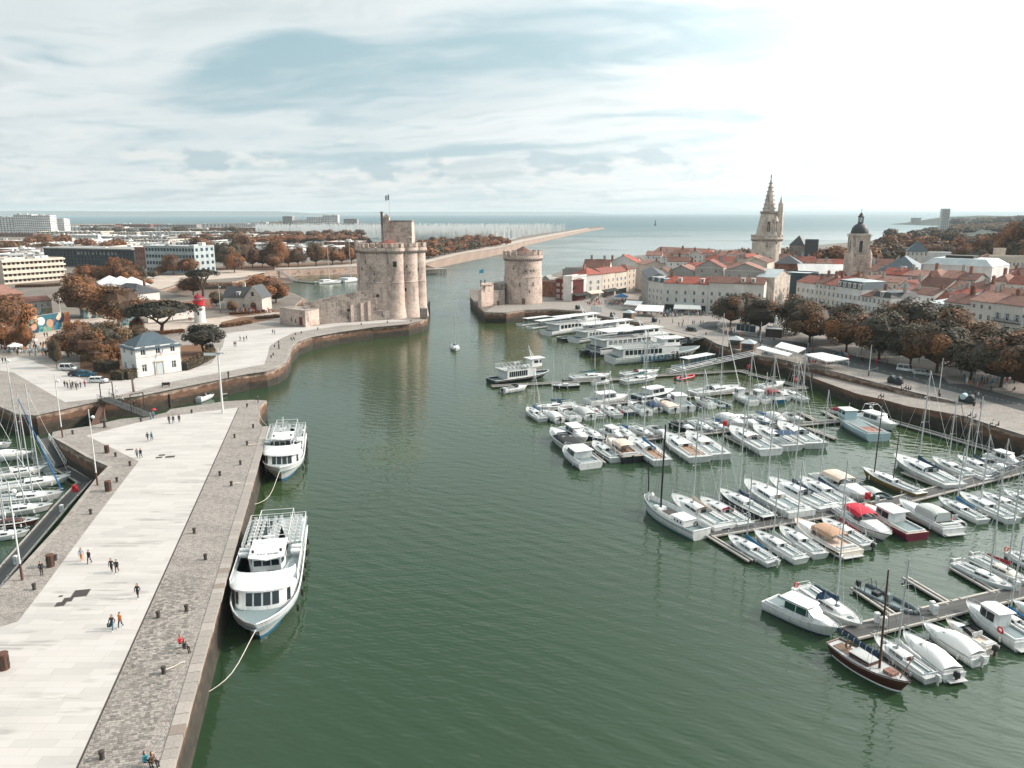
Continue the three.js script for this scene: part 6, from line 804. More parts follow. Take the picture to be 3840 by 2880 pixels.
function motorboat(t,L,o,r){
const B=L*(o.bw??0.37),fb=o.fb??0.1*L+0.3,at=hullOf(t,L,B,fb,{m:o.h,w0:0.93,full:0.42,sheer:o.sheer??0.36,rake:0.13,flare:0.62,stripe:o.str,stripeAt:o.strAt??[0.12,0.3],boot:o.boot,dm:o.dm,rm:o.rm});
const k=o.k??'cabin',sb=x=>at(x).b;
const trunk=(x0,x1,h)=>cabin(t,'foredeck_trunk',[0,0.5,1].map((u,i)=>{const x=lerp(x0,x1,u),e=at(x);return[x,e.b*0.72,e.s-0.02,e.s+h*[1,0.8,0.15][i]];}),M.gel,{in:0.85,win:o.pw?[[0,0.3,0.7,0.2,0.9]]:[]});
const cockpit=(x0,x1)=>{const e=at(x0),w=Math.min(sb(x0),sb(x1))*0.78;gb().box(x1-x0,0.03,w*2,(x0+x1)/2,e.s+0.012,0).build('cockpit',o.ck??M.deckGrey,t);const c=gb();for(const s of[-1,1])c.box(x1-x0,0.3,0.12,(x0+x1)/2,e.s,s*w);c.box(0.12,0.3,w*2,x0,e.s,0);c.build('cockpit_coaming',M.gel,t);return[e.s,w];};
if(k==='cabin'||k==='pilot'){
const xa=L*(k==='pilot'?-0.12:-0.2),xb=L*(k==='pilot'?0.16:0.14),e=at(xa),hh=(k==='pilot'?1.75:1.25+0.03*L);trunk(xb-0.1,L*0.4,0.45+0.01*L);
cabin(t,'wheelhouse',[[xa,e.b*0.78,e.s,e.s+hh],[lerp(xa,xb,0.5),at(xa).b*0.77,e.s,e.s+hh],[xb-0.25,at(xb).b*0.74,e.s,e.s+hh*0.98],[xb+(k==='pilot'?0:0.55),at(xb).b*0.66,e.s+0.4,e.s+(k==='pilot'?hh*0.95:0.75)]],o.hm??M.gel,{in:0.88,glass:o.glass,win:[[0,0.34,0.9,0.08,0.96],[1,0.34,0.9,0.03,0.96],[2,0.36,0.9,0.03,0.95]],front:k==='pilot'?[0.35,0.85,3]:null});
if(k!=='pilot'){const g=gb(),y=e.s;const w=at(xb).b;g.quad([xb-0.18,y+hh*0.9,w*0.62],[xb-0.18,y+hh*0.9,-w*0.62],[xb+0.52,y+0.8,-w*0.58],[xb+0.52,y+0.8,w*0.58]);g.at(0.03,0.04,0);g.build('windscreen',o.glass??M.glass,t);}
const rf=gb(),w=e.b*0.74;rf.prism([[xa-L*0.07,-w],[xb-0.1,-w*0.95],[xb+0.15,0],[xb-0.1,w*0.95],[xa-L*0.07,w]],e.s+hh,e.s+hh+0.09);rf.build('hardtop',o.top??M.gel,t);cockpit(-L*0.47,xa-0.05);
if(o.radar){const q=gb();q.bar([xa+0.5,e.s+hh,0],[xa+0.3,e.s+hh+0.9,0],0.05,5);q.lathe([[0.02,e.s+hh+0.85],[0.28,e.s+hh+0.9],[0.28,e.s+hh+1.05],[0.02,e.s+hh+1.12]],12,xa+0.3,0);q.build('radar',M.gel,t);}
if(o.fly){const y=e.s+hh+0.09,g=gb();for(const s of[-1,1])g.path([[xa-0.6,y,s*w*0.9],[xa-0.1,y+1.7,s*w*0.8],[xa+1.3,y+1.7,s*w*0.7],[xb-0.5,y+0.1,s*w*0.75]],0.045,5);g.bar([xa-0.1,y+1.7,-w*0.8],[xa-0.1,y+1.7,w*0.8],0.045,5);g.bar([xa+1.3,y+1.7,-w*0.7],[xa+1.3,y+1.7,w*0.7],0.045,5);g.build('fly_bridge_frame',M.gel,t);}
}else if(k==='cruiser'||k==='cover'||k==='open'){
trunk(L*0.06,L*0.4,0.42+0.014*L);const e=at(0),[cs,w]=cockpit(-L*0.46,L*0.05);const ws=gb(),wx=L*0.05;ws.quad([wx+0.75,cs+0.42,-w*0.55],[wx+0.75,cs+0.42,w*0.55],[wx,cs+1.0,w*0.72],[wx,cs+1.0,-w*0.72]);for(const s of[-1,1])ws.quad([wx+0.75,cs+0.42,s*w*0.55],[wx-1.3,cs+0.35,s*w*0.96],[wx-1.2,cs+0.8,s*w*0.92],[wx,cs+1.0,s*w*0.72]);ws.build('windscreen',M.glass,t);
const st=gb();for(const[x,z]of[[-0.12,0.45],[-0.12,-0.45]]){st.box(0.6,0.45,0.6,x*L,cs,z*w);st.box(0.14,0.5,0.6,x*L-0.3,cs+0.4,z*w);}st.box(0.6,0.4,w*1.7,-L*0.4,cs,0);st.build('seat',o.seat??M.deck,t);
if(k==='cover'){const x0=-L*0.46,x1=wx+0.5,g=gb(),R=[];const N=6;for(let i=0;i<=N;i++){const u=i/N,x=lerp(x0,x1,u),ew=Math.min(at(x).b*0.94,w*1.16),hh=(o.ch??0.95)*Math.pow(Math.sin(lerp(0.35,2.5,u)),0.8)+0.06;R.push(Array.from({length:9},(_,q)=>{const a=q/8*Math.PI;return[x,cs+0.16+hh*Math.pow(Math.sin(a),0.7)+0.03*Math.sin(i*3+q*2),-ew*Math.cos(a)];}));}g.rings(R,false);g.build('boat_cover',o.c??M.canvasWhite,t,1);}
if(k==='cruiser'&&o.c){const g=gb(),R=[];for(let i=0;i<=4;i++){const u=i/4,x=lerp(-L*0.3,wx+0.1,u);R.push(Array.from({length:7},(_,q)=>{const a=q/6*Math.PI;return[x,cs+0.9+(o.ch??0.85)*Math.pow(Math.sin(a),0.45)*(0.8+0.2*Math.sin(u*3)),-w*0.95*Math.cos(a)];}));}g.rings(R,false);g.build('canopy',o.c,t,0.9);if(o.encl){const q=gb();for(const s of[-1,1])q.quad([-L*0.3,cs+0.25,s*w*0.96],[wx+0.1,cs+0.3,s*w*0.96],[wx+0.1,cs+1.1,s*w*0.95],[-L*0.3,cs+1.1,s*w*0.95]);q.quad([-L*0.3,cs+0.2,-w*0.94],[-L*0.3,cs+0.2,w*0.94],[-L*0.3,cs+1.6,w*0.7],[-L*0.3,cs+1.6,-w*0.7]);q.build('canopy_side',o.encl,t);}}
if(o.arch&&o.arch!==1){const g=gb();g.path([[-L*0.3,cs,-w],[-L*0.36,cs+1.5,-w*0.85],[-L*0.36,cs+1.5,w*0.85],[-L*0.3,cs,w]],0.06,6);g.build('roll_bar',o.arch,t);}
}else if(k==='work'){
const xa=L*(o.wx??0.1),e=at(xa),wl=L*0.2,hh=1.9;cabin(t,'wheelhouse',[[xa,e.b*0.6,e.s,e.s+hh],[xa+wl*0.5,e.b*0.6,e.s,e.s+hh],[xa+wl,e.b*0.55,e.s,e.s+hh*0.97]],o.hm??M.gel,{in:0.95,win:[[0,0.48,0.86,0.15,0.85],[1,0.48,0.86,0.15,0.85]],front:[0.45,0.86,3]});gb().prism([[xa-0.4,-e.b*0.68],[xa+wl+0.2,-e.b*0.62],[xa+wl+0.2,e.b*0.62],[xa-0.4,e.b*0.68]],e.s+hh,e.s+hh+0.08).build('wheelhouse_roof',M.gel,t);cockpit(o.wx<0?xa+wl+0.1:-L*0.46,o.wx<0?L*0.3:xa-0.1);
const g=gb();g.bar([xa+wl*0.4,e.s+hh,0],[xa+wl*0.3,e.s+hh+1.6,0],0.05,5);g.build('signal_mast',M.steel,t);if(o.rods){const q=gb();for(let i=0;i<9;i++){const x=lerp(-L*0.4,L*0.05,i/8),s=at(x);q.bar([x,s.s,-s.b*0.9],[x,s.s+0.8,-s.b*0.9],0.03,4);}q.build('net_posts',M.steel,t);}
}
if(o.rails!==false&&L>5.5)rails(t,at,L,L*0.0,L*0.44,0.5);if(o.ob)outboard(t,-L/2+0.05,fb*0.55,o.obz??0,o.ob===1?M.black:o.ob);
if(o.plat)gb().box(0.7,0.08,B*0.75,-L/2-0.33,0.32,0).build('swim_platform',M.deck,t);
fenders(t,at,L,r,2);if(o.buoy)ringAt(t,-L*0.25,at(-L*0.25).s+0.35,-at(-L*0.25).b*0.85,0.33,o.buoy,Math.PI/2);
}
function ribBoat(t,L,o,r){
const B=L*0.36,rt=o.rt??0.26,tube=o.m??M.rib,g=gb(),path=[];const bx=B/2-rt;for(let i=0;i<=22;i++){const u=i/22,s=u<0.5?-1:1,q=Math.min(1,Math.abs(u-0.5)*2);path.push([L/2-rt-Math.pow(q,1.6)*(L-rt*2),0.42+0.25*Math.pow(1-q,2),s*bx*Math.pow(Math.sin(Math.min(1,q*1.6)*Math.PI/2),0.8)]);}
g.path(path,rt,8);for(const e of[path[0],path.at(-1)])g.bar(e,[e[0]-0.35,e[1],e[2]],rt,8,0.05);g.build('inflatable_tube',tube,t,0.9);const d=gb();d.prism([[-L/2+0.3,-bx],[L*0.2,-bx],[L*0.4,0],[L*0.2,bx],[-L/2+0.3,bx]],-0.25,0.34);d.build('hull_floor',o.fm??M.deckGrey,t);
if(o.c){const q=gb(),R=[];for(let i=0;i<=4;i++)R.push(Array.from({length:7},(_,k)=>{const a=k/6*Math.PI;return[lerp(-L*0.3,L*0.15,i/4),0.45+0.75*Math.sin(lerp(0.3,2.6,i/4))*Math.sin(a),-bx*Math.cos(a)];}));q.rings(R,false);q.build('boat_cover',o.c,t,1);}
else if(L>4.5){gb().box(0.6,1.05,0.7,0,0.3,0).build('console',o.cm??M.deckGrey,t);gb().box(0.9,0.55,0.7,-L*0.2,0.3,0).build('seat',M.black,t);}
if(o.arch){const q=gb();for(const x of[-L*0.38,-L*0.3])q.path([[x,0.4,-bx],[x-0.1,1.7,-bx*0.8],[x-0.1,1.7,bx*0.8],[x,0.4,bx]],0.045,5);q.build('roll_bar',M.black,t);}
outboard(t,-L/2+0.1,0.35,0,M.black);
}
const C={b:M.canvasBlue,n:M.canvasNavy,g:M.canvasGreen,k:M.canvasBlack,y:M.canvasGrey,t:M.canvasTan,c:M.canvasCream,r:M.canvasRed,m:M.canvasMaroon,w:M.canvasWhite};
const ROW={P1:'on outermost pontoon',P2f:'beyond second pontoon',P2n:'before second pontoon',P3f:'beyond third pontoon',P3n:'before third pontoon',Q:'near quay-side walkway',P4f:'beyond fourth pontoon',P4n:'before fourth pontoon',P5f:'beyond nearest pontoon',P5n:'before nearest pontoon',L:'in west basin'};
const NAMES={sail:'sailing_boat',motor:'motor_boat',rib:'inflatable_boat'};
const rowN={};
function boat(row,type,bx,by,sx,sy,desc,o={}){
const b=P(bx,by,1.0),s=P(sx,sy,0.9),L=1.05*Math.max(3.2,Math.hypot(b.x-s.x,b.z-s.z)),n=rowN[row]=(rowN[row]??-1)+1,r=rng(n*31+row.length*7+row.charCodeAt(1));
const t=thing(NAMES[type],`${desc}, ${ORD[n]} ${row === 'L' ? 'from near end' : 'from channel'} ${ROW[row]}`,type==='sail'?'sailing boat':type==='rib'?'inflatable boat':'motor boat',V((b.x+s.x)/2,0,(b.z+s.z)/2),Math.atan2(-(b.z-s.z),b.x-s.x)+(r()-0.5)*0.03);
if(o.mt){const mx=L*(o.mx??0.1),wp=V(mx,0,0).applyAxisAngle(V(0,1,0),t.rotation.y).add(t.position);o.mh=clamp(HT(o.mt,-wp.z)-1.5,L*0.9,L*1.75);}else if(type==='sail')o.mh=L*(1.15+0.2*r());
({sail:sailboat,motor:motorboat,rib:ribBoat})[type](t,L,o,r);t.rotation.z=0;t.rotation.x=(r()-0.5)*0.02;return t;
}
const S_='sail',M_='motor',B_='rib';
const FLEET=[
['P1',M_,1975,1448,1888,1462,'small white speedboat beside the black ferry',{k:'open',ob:1}],['P1',S_,2070,1443,2170,1440,'dark hulled sailing boat with black boom cover',{h:M.blackHull,c:C.k,mt:1297}],['P1',M_,2288,1426,2224,1433,'small white cabin boat',{k:'pilot'}],['P1',S_,2287,1404,2142,1417,'white sailing boat with a dark green boom cover',{c:C.g,mt:1190}],['P1',S_,2463,1410,2337,1429,'white sailing boat with dark lines along its hull',{str:M.navy,mt:1240,c:C.g}],['P1',S_,2467,1390,2334,1405,'white sailing boat with a dark red stern',{c:C.g,hood:C.m,nomast:1}],['P1',B_,2602,1402,2537,1415,'bright red inflatable boat',{m:M.red}],
['P2f',S_,2015,1526,2150,1512,'white sailing boat with a dark boom cover',{c:C.n,mt:1310,hood:C.n}],['P2f',M_,2352,1490,2205,1508,'white motor cruiser with a pale hard top',{k:'cabin'}],['P2f',M_,2525,1469,2390,1492,'white cabin cruiser with a dark hull',{k:'cabin',h:M.navy,top:M.gel}],['P2f',S_,2767,1452,2598,1475,'long white sailing yacht with a tall mast',{mt:1180,hood:C.n,jib:M.canvasWhite}],['P2f',M_,2940,1437,2846,1452,'low white launch',{k:'open'}],
['P2n',S_,1982,1528,2034,1568,'white sailing boat with a bright blue mast cover',{c:C.b,mt:1380}],['P2n',M_,2042,1542,2098,1572,'white covered speedboat with outboard',{k:'cover',c:C.w,ob:1}],['P2n',M_,2098,1534,2158,1569,'white open boat with a small cuddy',{k:'open',ob:M.gel}],['P2n',M_,2152,1526,2214,1561,'grey covered motor boat',{k:'cover',c:C.y,ob:1}],['P2n',S_,2205,1522,2255,1556,'white day sailer with a red hatch',{door:M.red,mt:1400}],['P2n',S_,2260,1518,2318,1555,'white sailing boat with a life ring',{buoy:M.red,mt:1420}],['P2n',M_,2320,1519,2362,1545,'small dark open boat',{k:'open',h:M.navy}],['P2n',M_,2360,1511,2424,1546,'white motor boat with a black outboard',{k:'open',ob:1}],['P2n',M_,2410,1506,2468,1533,'white runabout under dark canvas',{k:'cover',c:C.n,ob:1}],['P2n',M_,2457,1499,2530,1536,'white boat under a pinkish cover',{k:'cover',c:C.c,ob:1,ch:0.6}],['P2n',M_,2510,1489,2578,1531,'white pilothouse boat',{k:'pilot',ob:1}],['P2n',B_,2567,1496,2612,1527,'dark inflatable boat with outboard',{}],['P2n',M_,2608,1492,2670,1519,'slim white open boat',{k:'open'}],['P2n',B_,2650,1486,2722,1517,'white inflatable boat with seats',{m:M.canvasGrey}],['P2n',M_,2750,1477,2826,1508,'white fishing boat with an aft well',{k:'work'}],['P2n',M_,2810,1476,2878,1501,'white pilothouse fishing boat',{k:'pilot'}],['P2n',M_,2843,1469,2926,1501,'blue hulled boat with a maroon canopy',{h:M.blueHull,k:'cruiser',c:C.m}],['P2n',M_,2897,1466,2948,1490,'white boat under a grey cover',{k:'cover',c:C.y}],['P2n',S_,2943,1462,3018,1496,'white sailing boat with a tall pale mast',{mt:1330}],
['P3f',M_,2198,1653,2122,1606,'white cruiser with dark wraparound windows',{k:'cabin'}],['P3f',S_,2263,1648,2182,1604,'dark blue hulled sailing boat',{h:M.navy,mt:1425}],['P3f',M_,2335,1643,2263,1612,'white cabin boat with a rounded hard top',{k:'cabin'}],['P3f',S_,2377,1640,2314,1600,'white sailing boat with a blue sail bag',{c:C.b,mt:1400}],['P3f',S_,2447,1630,2371,1596,'white sailing boat with square cabin windows',{mt:1260}],['P3f',M_,2500,1627,2438,1600,'white open boat with a round foredeck',{k:'open'}],['P3f',M_,2602,1613,2528,1583,'black boat with a black roll bar',{k:'cover',h:M.blackHull,c:C.k,arch:M.black,ch:0.4}],['P3f',S_,2673,1611,2593,1576,'pale blue boat under a pale blue cover',{h:M.gelBlue,mt:1390,c:C.y}],['P3f',S_,2727,1604,2653,1576,'white sailing boat with a royal blue boom cover',{c:C.b,mt:1310}],['P3f',M_,2788,1598,2708,1559,'white cruiser under a pale winter cover',{k:'cover',c:C.w}],['P3f',M_,2840,1598,2762,1562,'low white covered boat',{k:'cover',c:C.w,ch:0.5}],['P3f',S_,2903,1588,2815,1553,'blue hulled sailing boat with two blue covers',{h:M.blueHull,c:C.b,mt:1393}],['P3f',M_,2950,1583,2878,1553,'white boat under a smooth white cover',{k:'cover',c:C.w}],['P3f',M_,3013,1578,2938,1552,'white motor boat with a dark outboard',{k:'open',ob:1}],
['P3n',M_,2072,1618,2158,1680,'white and black bowrider under a black cover',{k:'cover',h:M.gel,c:C.k,str:M.black,ob:1,ch:0.45}],['P3n',M_,2124,1682,2214,1740,'white twin-hulled cabin boat with a dark door',{k:'cabin',bw:0.5}],['P3n',S_,2230,1656,2310,1718,'classic sailing boat with a dark lower hull',{str:M.blackHull,strAt:[0.05,0.6],mt:1440}],['P3n',M_,2284,1652,2370,1718,'dark hulled boat with a pinkish canopy and teak deck',{k:'cruiser',h:M.blackHull,c:C.c,dm:M.teak,ck:M.teak,ob:1}],['P3n',S_,2370,1646,2482,1731,'white sailing boat with blue boom cover and teak seats',{c:C.b,mt:1240,teak:1,hood:C.w}],['P3n',S_,2497,1632,2624,1718,'broad white sailing yacht with a square stern',{mt:1357,w0:0.9,teak:1}],['P3n',S_,2583,1626,2700,1708,'white sailing yacht with a brown companionway',{mt:1390,w0:0.88,door:M.mahogany}],['P3n',S_,2742,1607,2890,1690,'white sailing yacht with a tan sprayhood',{mt:1330,w0:0.92,hood:C.t,st:0.0}],['P3n',S_,2832,1599,2972,1676,'white sailing yacht with a dark blue bimini',{mt:1340,w0:0.9,bimini:C.n}],['P3n',S_,2925,1589,3059,1667,'white sailing yacht with a navy cockpit cover',{mt:1480,w0:0.92,hood:C.n}],
['Q',M_,3150,1568,3292,1638,'pale blue wooden fishing boat with a small wheelhouse',{k:'work',h:M.gelBlue,dm:M.deckGrey,wx:0.2,rods:1,sheer:0.5,rails:false,hm:M.gelBlue,ck:M.tilePink}],['Q',M_,3363,1606,3214,1560,'white flybridge cruiser with a tall steel frame',{k:'cabin',fly:1,radar:1,fb:1.5}],['Q',M_,3213,1553,3120,1534,'white speedboat with a maroon cover',{k:'cover',c:C.m,ch:0.7}],
['P4f',S_,2527,1862,2717,1974,'white sailing yacht with brown sprayhood and cream boom',{c:C.c,hood:C.t,w0:0.92,mt:1567,st:0,stern:1}],['P4f',S_,2635,1868,2792,1964,'white sailing boat with a small red cover',{mt:1596,hood:C.r}],['P4f',S_,2700,1838,2885,1940,'slim sailing boat with black hull and white deck',{h:M.blackHull,mt:1500,c:C.n,bw:0.27}],['P4f',S_,2800,1815,3001,1928,'white motor sailer with a wooden cabin door',{mt:1500,door:M.wood,fb:1.7,w0:0.95,bw:0.36,noboom:1,st:0}],['P4f',S_,2890,1800,3111,1905,'white sailing yacht with navy sprayhood and bimini frame',{c:C.n,hood:C.n,w0:0.9,mt:1330,str:M.navy}],['P4f',S_,3008,1793,3175,1888,'white sailing boat with a long dark boom cover',{c:C.n,mt:1463}],['P4f',M_,3262,1876,3078,1781,'white cruiser with a cream canvas canopy',{k:'cruiser',c:C.c,fb:1.4}],['P4f',B_,3344,1862,3207,1808,'dark inflatable boat under a grey cover',{c:C.y}],['P4f',S_,3236,1764,3451,1851,'olive hulled ketch with two thin dark masts',{h:M.olive,mast:M.iron,mt:1503,noboom:1,bw:0.26,sheer:0.5,mx:0.28}],['P4f',S_,3362,1714,3579,1822,'large white sailing yacht with a navy boom cover',{c:C.n,hood:C.n,mt:1397,fb:1.5}],['P4f',S_,3504,1716,3640,1782,'white sailing boat between two larger yachts',{mt:1493}],['P4f',S_,3562,1738,3707,1793,'white sailing boat with pale deck fittings',{mt:1520,w0:0.85}],['P4f',S_,3597,1710,3736,1775,'white sailing boat with a dark blue boom cover',{c:C.n,mt:1483}],['P4f',M_,3788,1763,3676,1722,'white cruiser with a swept windscreen',{k:'cruiser'}],['P4f',M_,3835,1745,3708,1704,'white cruiser with an orange float aft',{k:'cabin',buoy:M.orange}],
['P4n',S_,2738,2005,2898,2101,'white sailing boat with blue boom cover and outboard',{c:C.b,mt:1765,ob:M.canvasGrey,fb:0.9}],['P4n',S_,2836,1990,3002,2092,'low white racing sailing boat with a grey boom cover',{c:C.y,mt:1730,w0:0.85,bw:0.3}],['P4n',S_,2929,1973,3077,2074,'white sailing boat with a dark line and grey cover',{c:C.y,mt:1724,str:M.navy,strAt:[0.1,0.25]}],['P4n',M_,2988,1950,3187,2068,'cream motor boat with a tan canopy and black stripe',{k:'cruiser',h:M.gelWarm,c:C.t,dm:M.canvasCream,str:M.blackHull,strAt:[0.1,0.75],plat:1,fb:1.1,ck:M.canvasCream}],['P4n',S_,3086,1944,3257,2040,'white sailing boat with a dark red boom cover',{c:C.m,mt:1713,ob:1}],['P4n',M_,3332,2016,3165,1908,'white cruiser with a bright red canopy',{k:'cruiser',c:C.r,str:M.maroon,fb:1.3}],['P4n',M_,3247,1901,3436,2003,'dark red hulled trawler with white wheelhouse',{k:'pilot',h:M.maroon,str:M.maroon,dm:M.canvasCream,fb:1.3,rm:M.maroon}],['P4n',M_,3378,1884,3574,1986,'white cruiser with a grey canvas enclosure',{k:'cruiser',c:C.y,encl:M.canvasGrey,plat:1,fb:1.3}],['P4n',M_,3520,1912,3604,1962,'small white open boat with an orange ring',{k:'open',buoy:M.orange,ob:1}],['P4n',S_,3526,1866,3685,1945,'white sailing boat with a bright blue furled cover',{c:C.b,mt:1675}],['P4n',S_,3606,1849,3795,1945,'white sailing boat with a blue stern stripe',{mt:1629,str:M.blueHull,strAt:[0.05,0.2]}],['P4n',S_,3686,1843,3850,1918,'white sailing boat with cabin windows near the edge',{mt:1640}],['P4n',S_,3768,1836,3930,1908,'white sailing boat cut by the picture edge',{}],
['P5f',M_,3143,2370,2892,2254,'white cabin cruiser with dark green windows',{k:'cabin',glass:mat('dark green glass',[0.006,0.055,0.042],0.1),radar:1,buoy:M.red,fb:1.35}],['P5f',S_,3225,2341,3010,2200,'white sailing yacht with a navy sprayhood',{c:C.n,hood:C.n,mt:1855,w0:0.86,buoy:M.red}],['P5f',B_,3443,2291,3228,2188,'dark grey inflatable with a roll bar',{arch:1,rt:0.34}],['P5f',S_,3796,2204,3592,2108,'white sailing boat on its own finger pontoon',{mt:1770,fb:0.95,ob:M.canvasGrey,str:M.gelBlue}],['P5f',S_,3858,2182,3662,2084,'cream sailing boat with a maroon boom cover',{c:C.m,mt:1700,roofM:M.gelWarm,ob:M.canvasGrey}],['P5f',S_,3940,2150,3790,2065,'white sailing boat at the right edge',{mt:1690,buoy:M.orange}],
['P5n',S_,3284,2385,3496,2532,'white sailing boat with a dark door and two outboards',{mt:2082,c:C.w,door:M.mahogany,ob:M.canvasGrey}],['P5n',M_,3391,2379,3577,2522,'white cruiser under a white cover with black outboard',{k:'cover',c:C.w,ob:1,plat:1}],['P5n',M_,3465,2340,3672,2466,'white speedboat with white canopy and pale outboard',{k:'cover',c:C.w,ob:M.canvasGrey,ch:1.05}],['P5n',M_,3553,2325,3719,2423,'cream open boat with a steering console',{k:'open',h:M.gelWarm,dm:M.canvasCream,ck:M.canvasCream,ob:1}],['P5n',M_,3629,2273,3838,2410,'white pilothouse fishing cruiser with a red emblem',{k:'pilot',fb:1.3,plat:1,buoy:M.red}],['P5n',S_,3720,2272,3890,2368,'white sailing boat with a bright blue boom cover',{c:C.b,mt:1990}],['P5n',M_,3804,2250,3950,2330,'tan hulled open boat at the edge',{k:'open',h:M.gelWarm}],
['L',S_,105,1986,-110,2012,'white sailing boat with a pale blue hull line',{str:M.gelBlue,mt:1560}],['L',S_,142,1944,-80,1962,'red-brown wooden sailing boat under a white cover',{h:M.mahogany,roofM:M.mahogany,c:C.w,mt:1600,mx:-0.05}],['L',S_,192,1890,-60,1920,'white sailing yacht with a navy cabin line',{mt:1750,str:M.navy,strAt:[0.55,0.65],w0:0.85}],['L',S_,230,1848,-40,1872,'white sailing yacht with a furled blue foresail',{mt:1470,jib:M.canvasBlue,w0:0.88}],['L',S_,258,1787,-20,1828,'white sailing yacht with dark hull windows',{mt:1440,w0:0.88}],['L',S_,172,1748,-40,1784,'white sailing yacht with grey deck fittings',{mt:1430,hood:C.y}],['L',M_,128,1698,-40,1714,'white covered cruiser',{k:'cover',c:C.w}],['L',S_,40,1660,-120,1668,'white sailing boat under blue canvas',{c:C.b,hood:C.b,mt:1480}],
];
for(const[row,ty,bx,by,sx,sy,desc,o]of FLEET)boat(row,ty,bx,by,sx,sy,desc,Object.fromEntries(Object.entries(o)));
{
const p=P(1707,1305,0.5),t=thing('sailing_boat','lone white sailing boat motoring down the middle of the channel','sailing boat',p.setY(0),-Math.PI/2+0.12);sailboat(t,9.5,{mh:HT(1135,-p.z)-1.5,noboom:0,hood:C.n,c:C.w},rng(7));}
{
const b=P(2418,1868,1.6),s=P(2632,1992,1.3),L=b.distanceTo(s),t=thing('wooden_ketch','large white old wooden boat with a thick black mast, end of the fourth pontoon','sailing boat',V((b.x+s.x)/2,0,(b.z+s.z)/2),Math.atan2(-(b.z-s.z),b.x-s.x));const B=4.3,at=hullOf(t,L,B,1.75,{w0:0.72,sheer:0.42,rake:0.05,flare:0.9,deckDrop:0.75,dm:M.deckGrey,stripe:M.navy,stripeAt:[0.42,0.56],boot:M.canvasGreen,rr:0.08,full:0.45});
gb().bar([L*0.2,0.6,0],[L*0.2-0.3,HT(1607,-t.position.z+0)-0,0],0.17,9,0.12).build('main_mast',M.blackHull,t,0.8);gb().bar([L*0.43,1,0],[L*0.45,8.2,0],0.12,8,0.08).build('fore_mast',M.blackHull,t,0.8);gb().bar([L*0.43,1,0],[L*0.432,3,0],0.135,8).build('mast_band',M.gel,t);const rg=gb();const tp=[L*0.2-0.25,HT(1640,-t.position.z),0];for(const s2 of[-1,1])for(const dx of[-0.04,-0.1])rg.bar([L*(0.2+dx),1.9,s2*B*0.47],tp,0.02,3);rg.bar(tp,[L*0.49,2.3,0],0.02,3);rg.bar(tp,[-L*0.48,1.8,0],0.02,3);rg.bar([L*0.45,8,0],[L*0.5,2.4,0],0.02,3);rg.build('rigging',M.iron,t);
const y=0.95;gb().box(L*0.15,0.55,1.7,L*0.04,y,0).build('hatch_coaming',M.gel,t);gb().box(L*0.135,0.06,1.5,L*0.04,y+0.55,0).build('cargo_hatch',M.iron,t);const ch=gb();ch.prism([[-L*0.3,-1.1],[-L*0.1,-1.15],[-L*0.1,1.15],[-L*0.3,1.1]],y,y+1.05);ch.prism([[-L*0.31,-1.2],[-L*0.09,-1.25],[-L*0.09,1.25],[-L*0.31,1.2]],y+1.05,y+1.13);const dk=ch.build('deckhouse',M.gel,t);for(const x of[-0.25,-0.2,-0.15])for(const s2 of[-1,1])gb().at(x*L,y+0.6,s2*1.14,0,0,Math.PI/2).lathe([[0.17,-0.03],[0.17,0.03]],12).build('porthole',M.glass,dk);for(const[x,z]of[[0.16,-0.5],[0.19,0.4],[0.24,-0.3]])gb().box(0.9,0.7,0.7,x*L,y,z).build('deck_box',M.gel,t);gb().at(L*0.44,2.3,0.8).lathe([[0.05,-0.4],[0.35,-0.2],[0.38,0.1],[0.08,0.45]],10).build('buoy_float',M.gel,t,0.8);ringAt(t,-L*0.4,1.9,0,0.35,M.iron);}
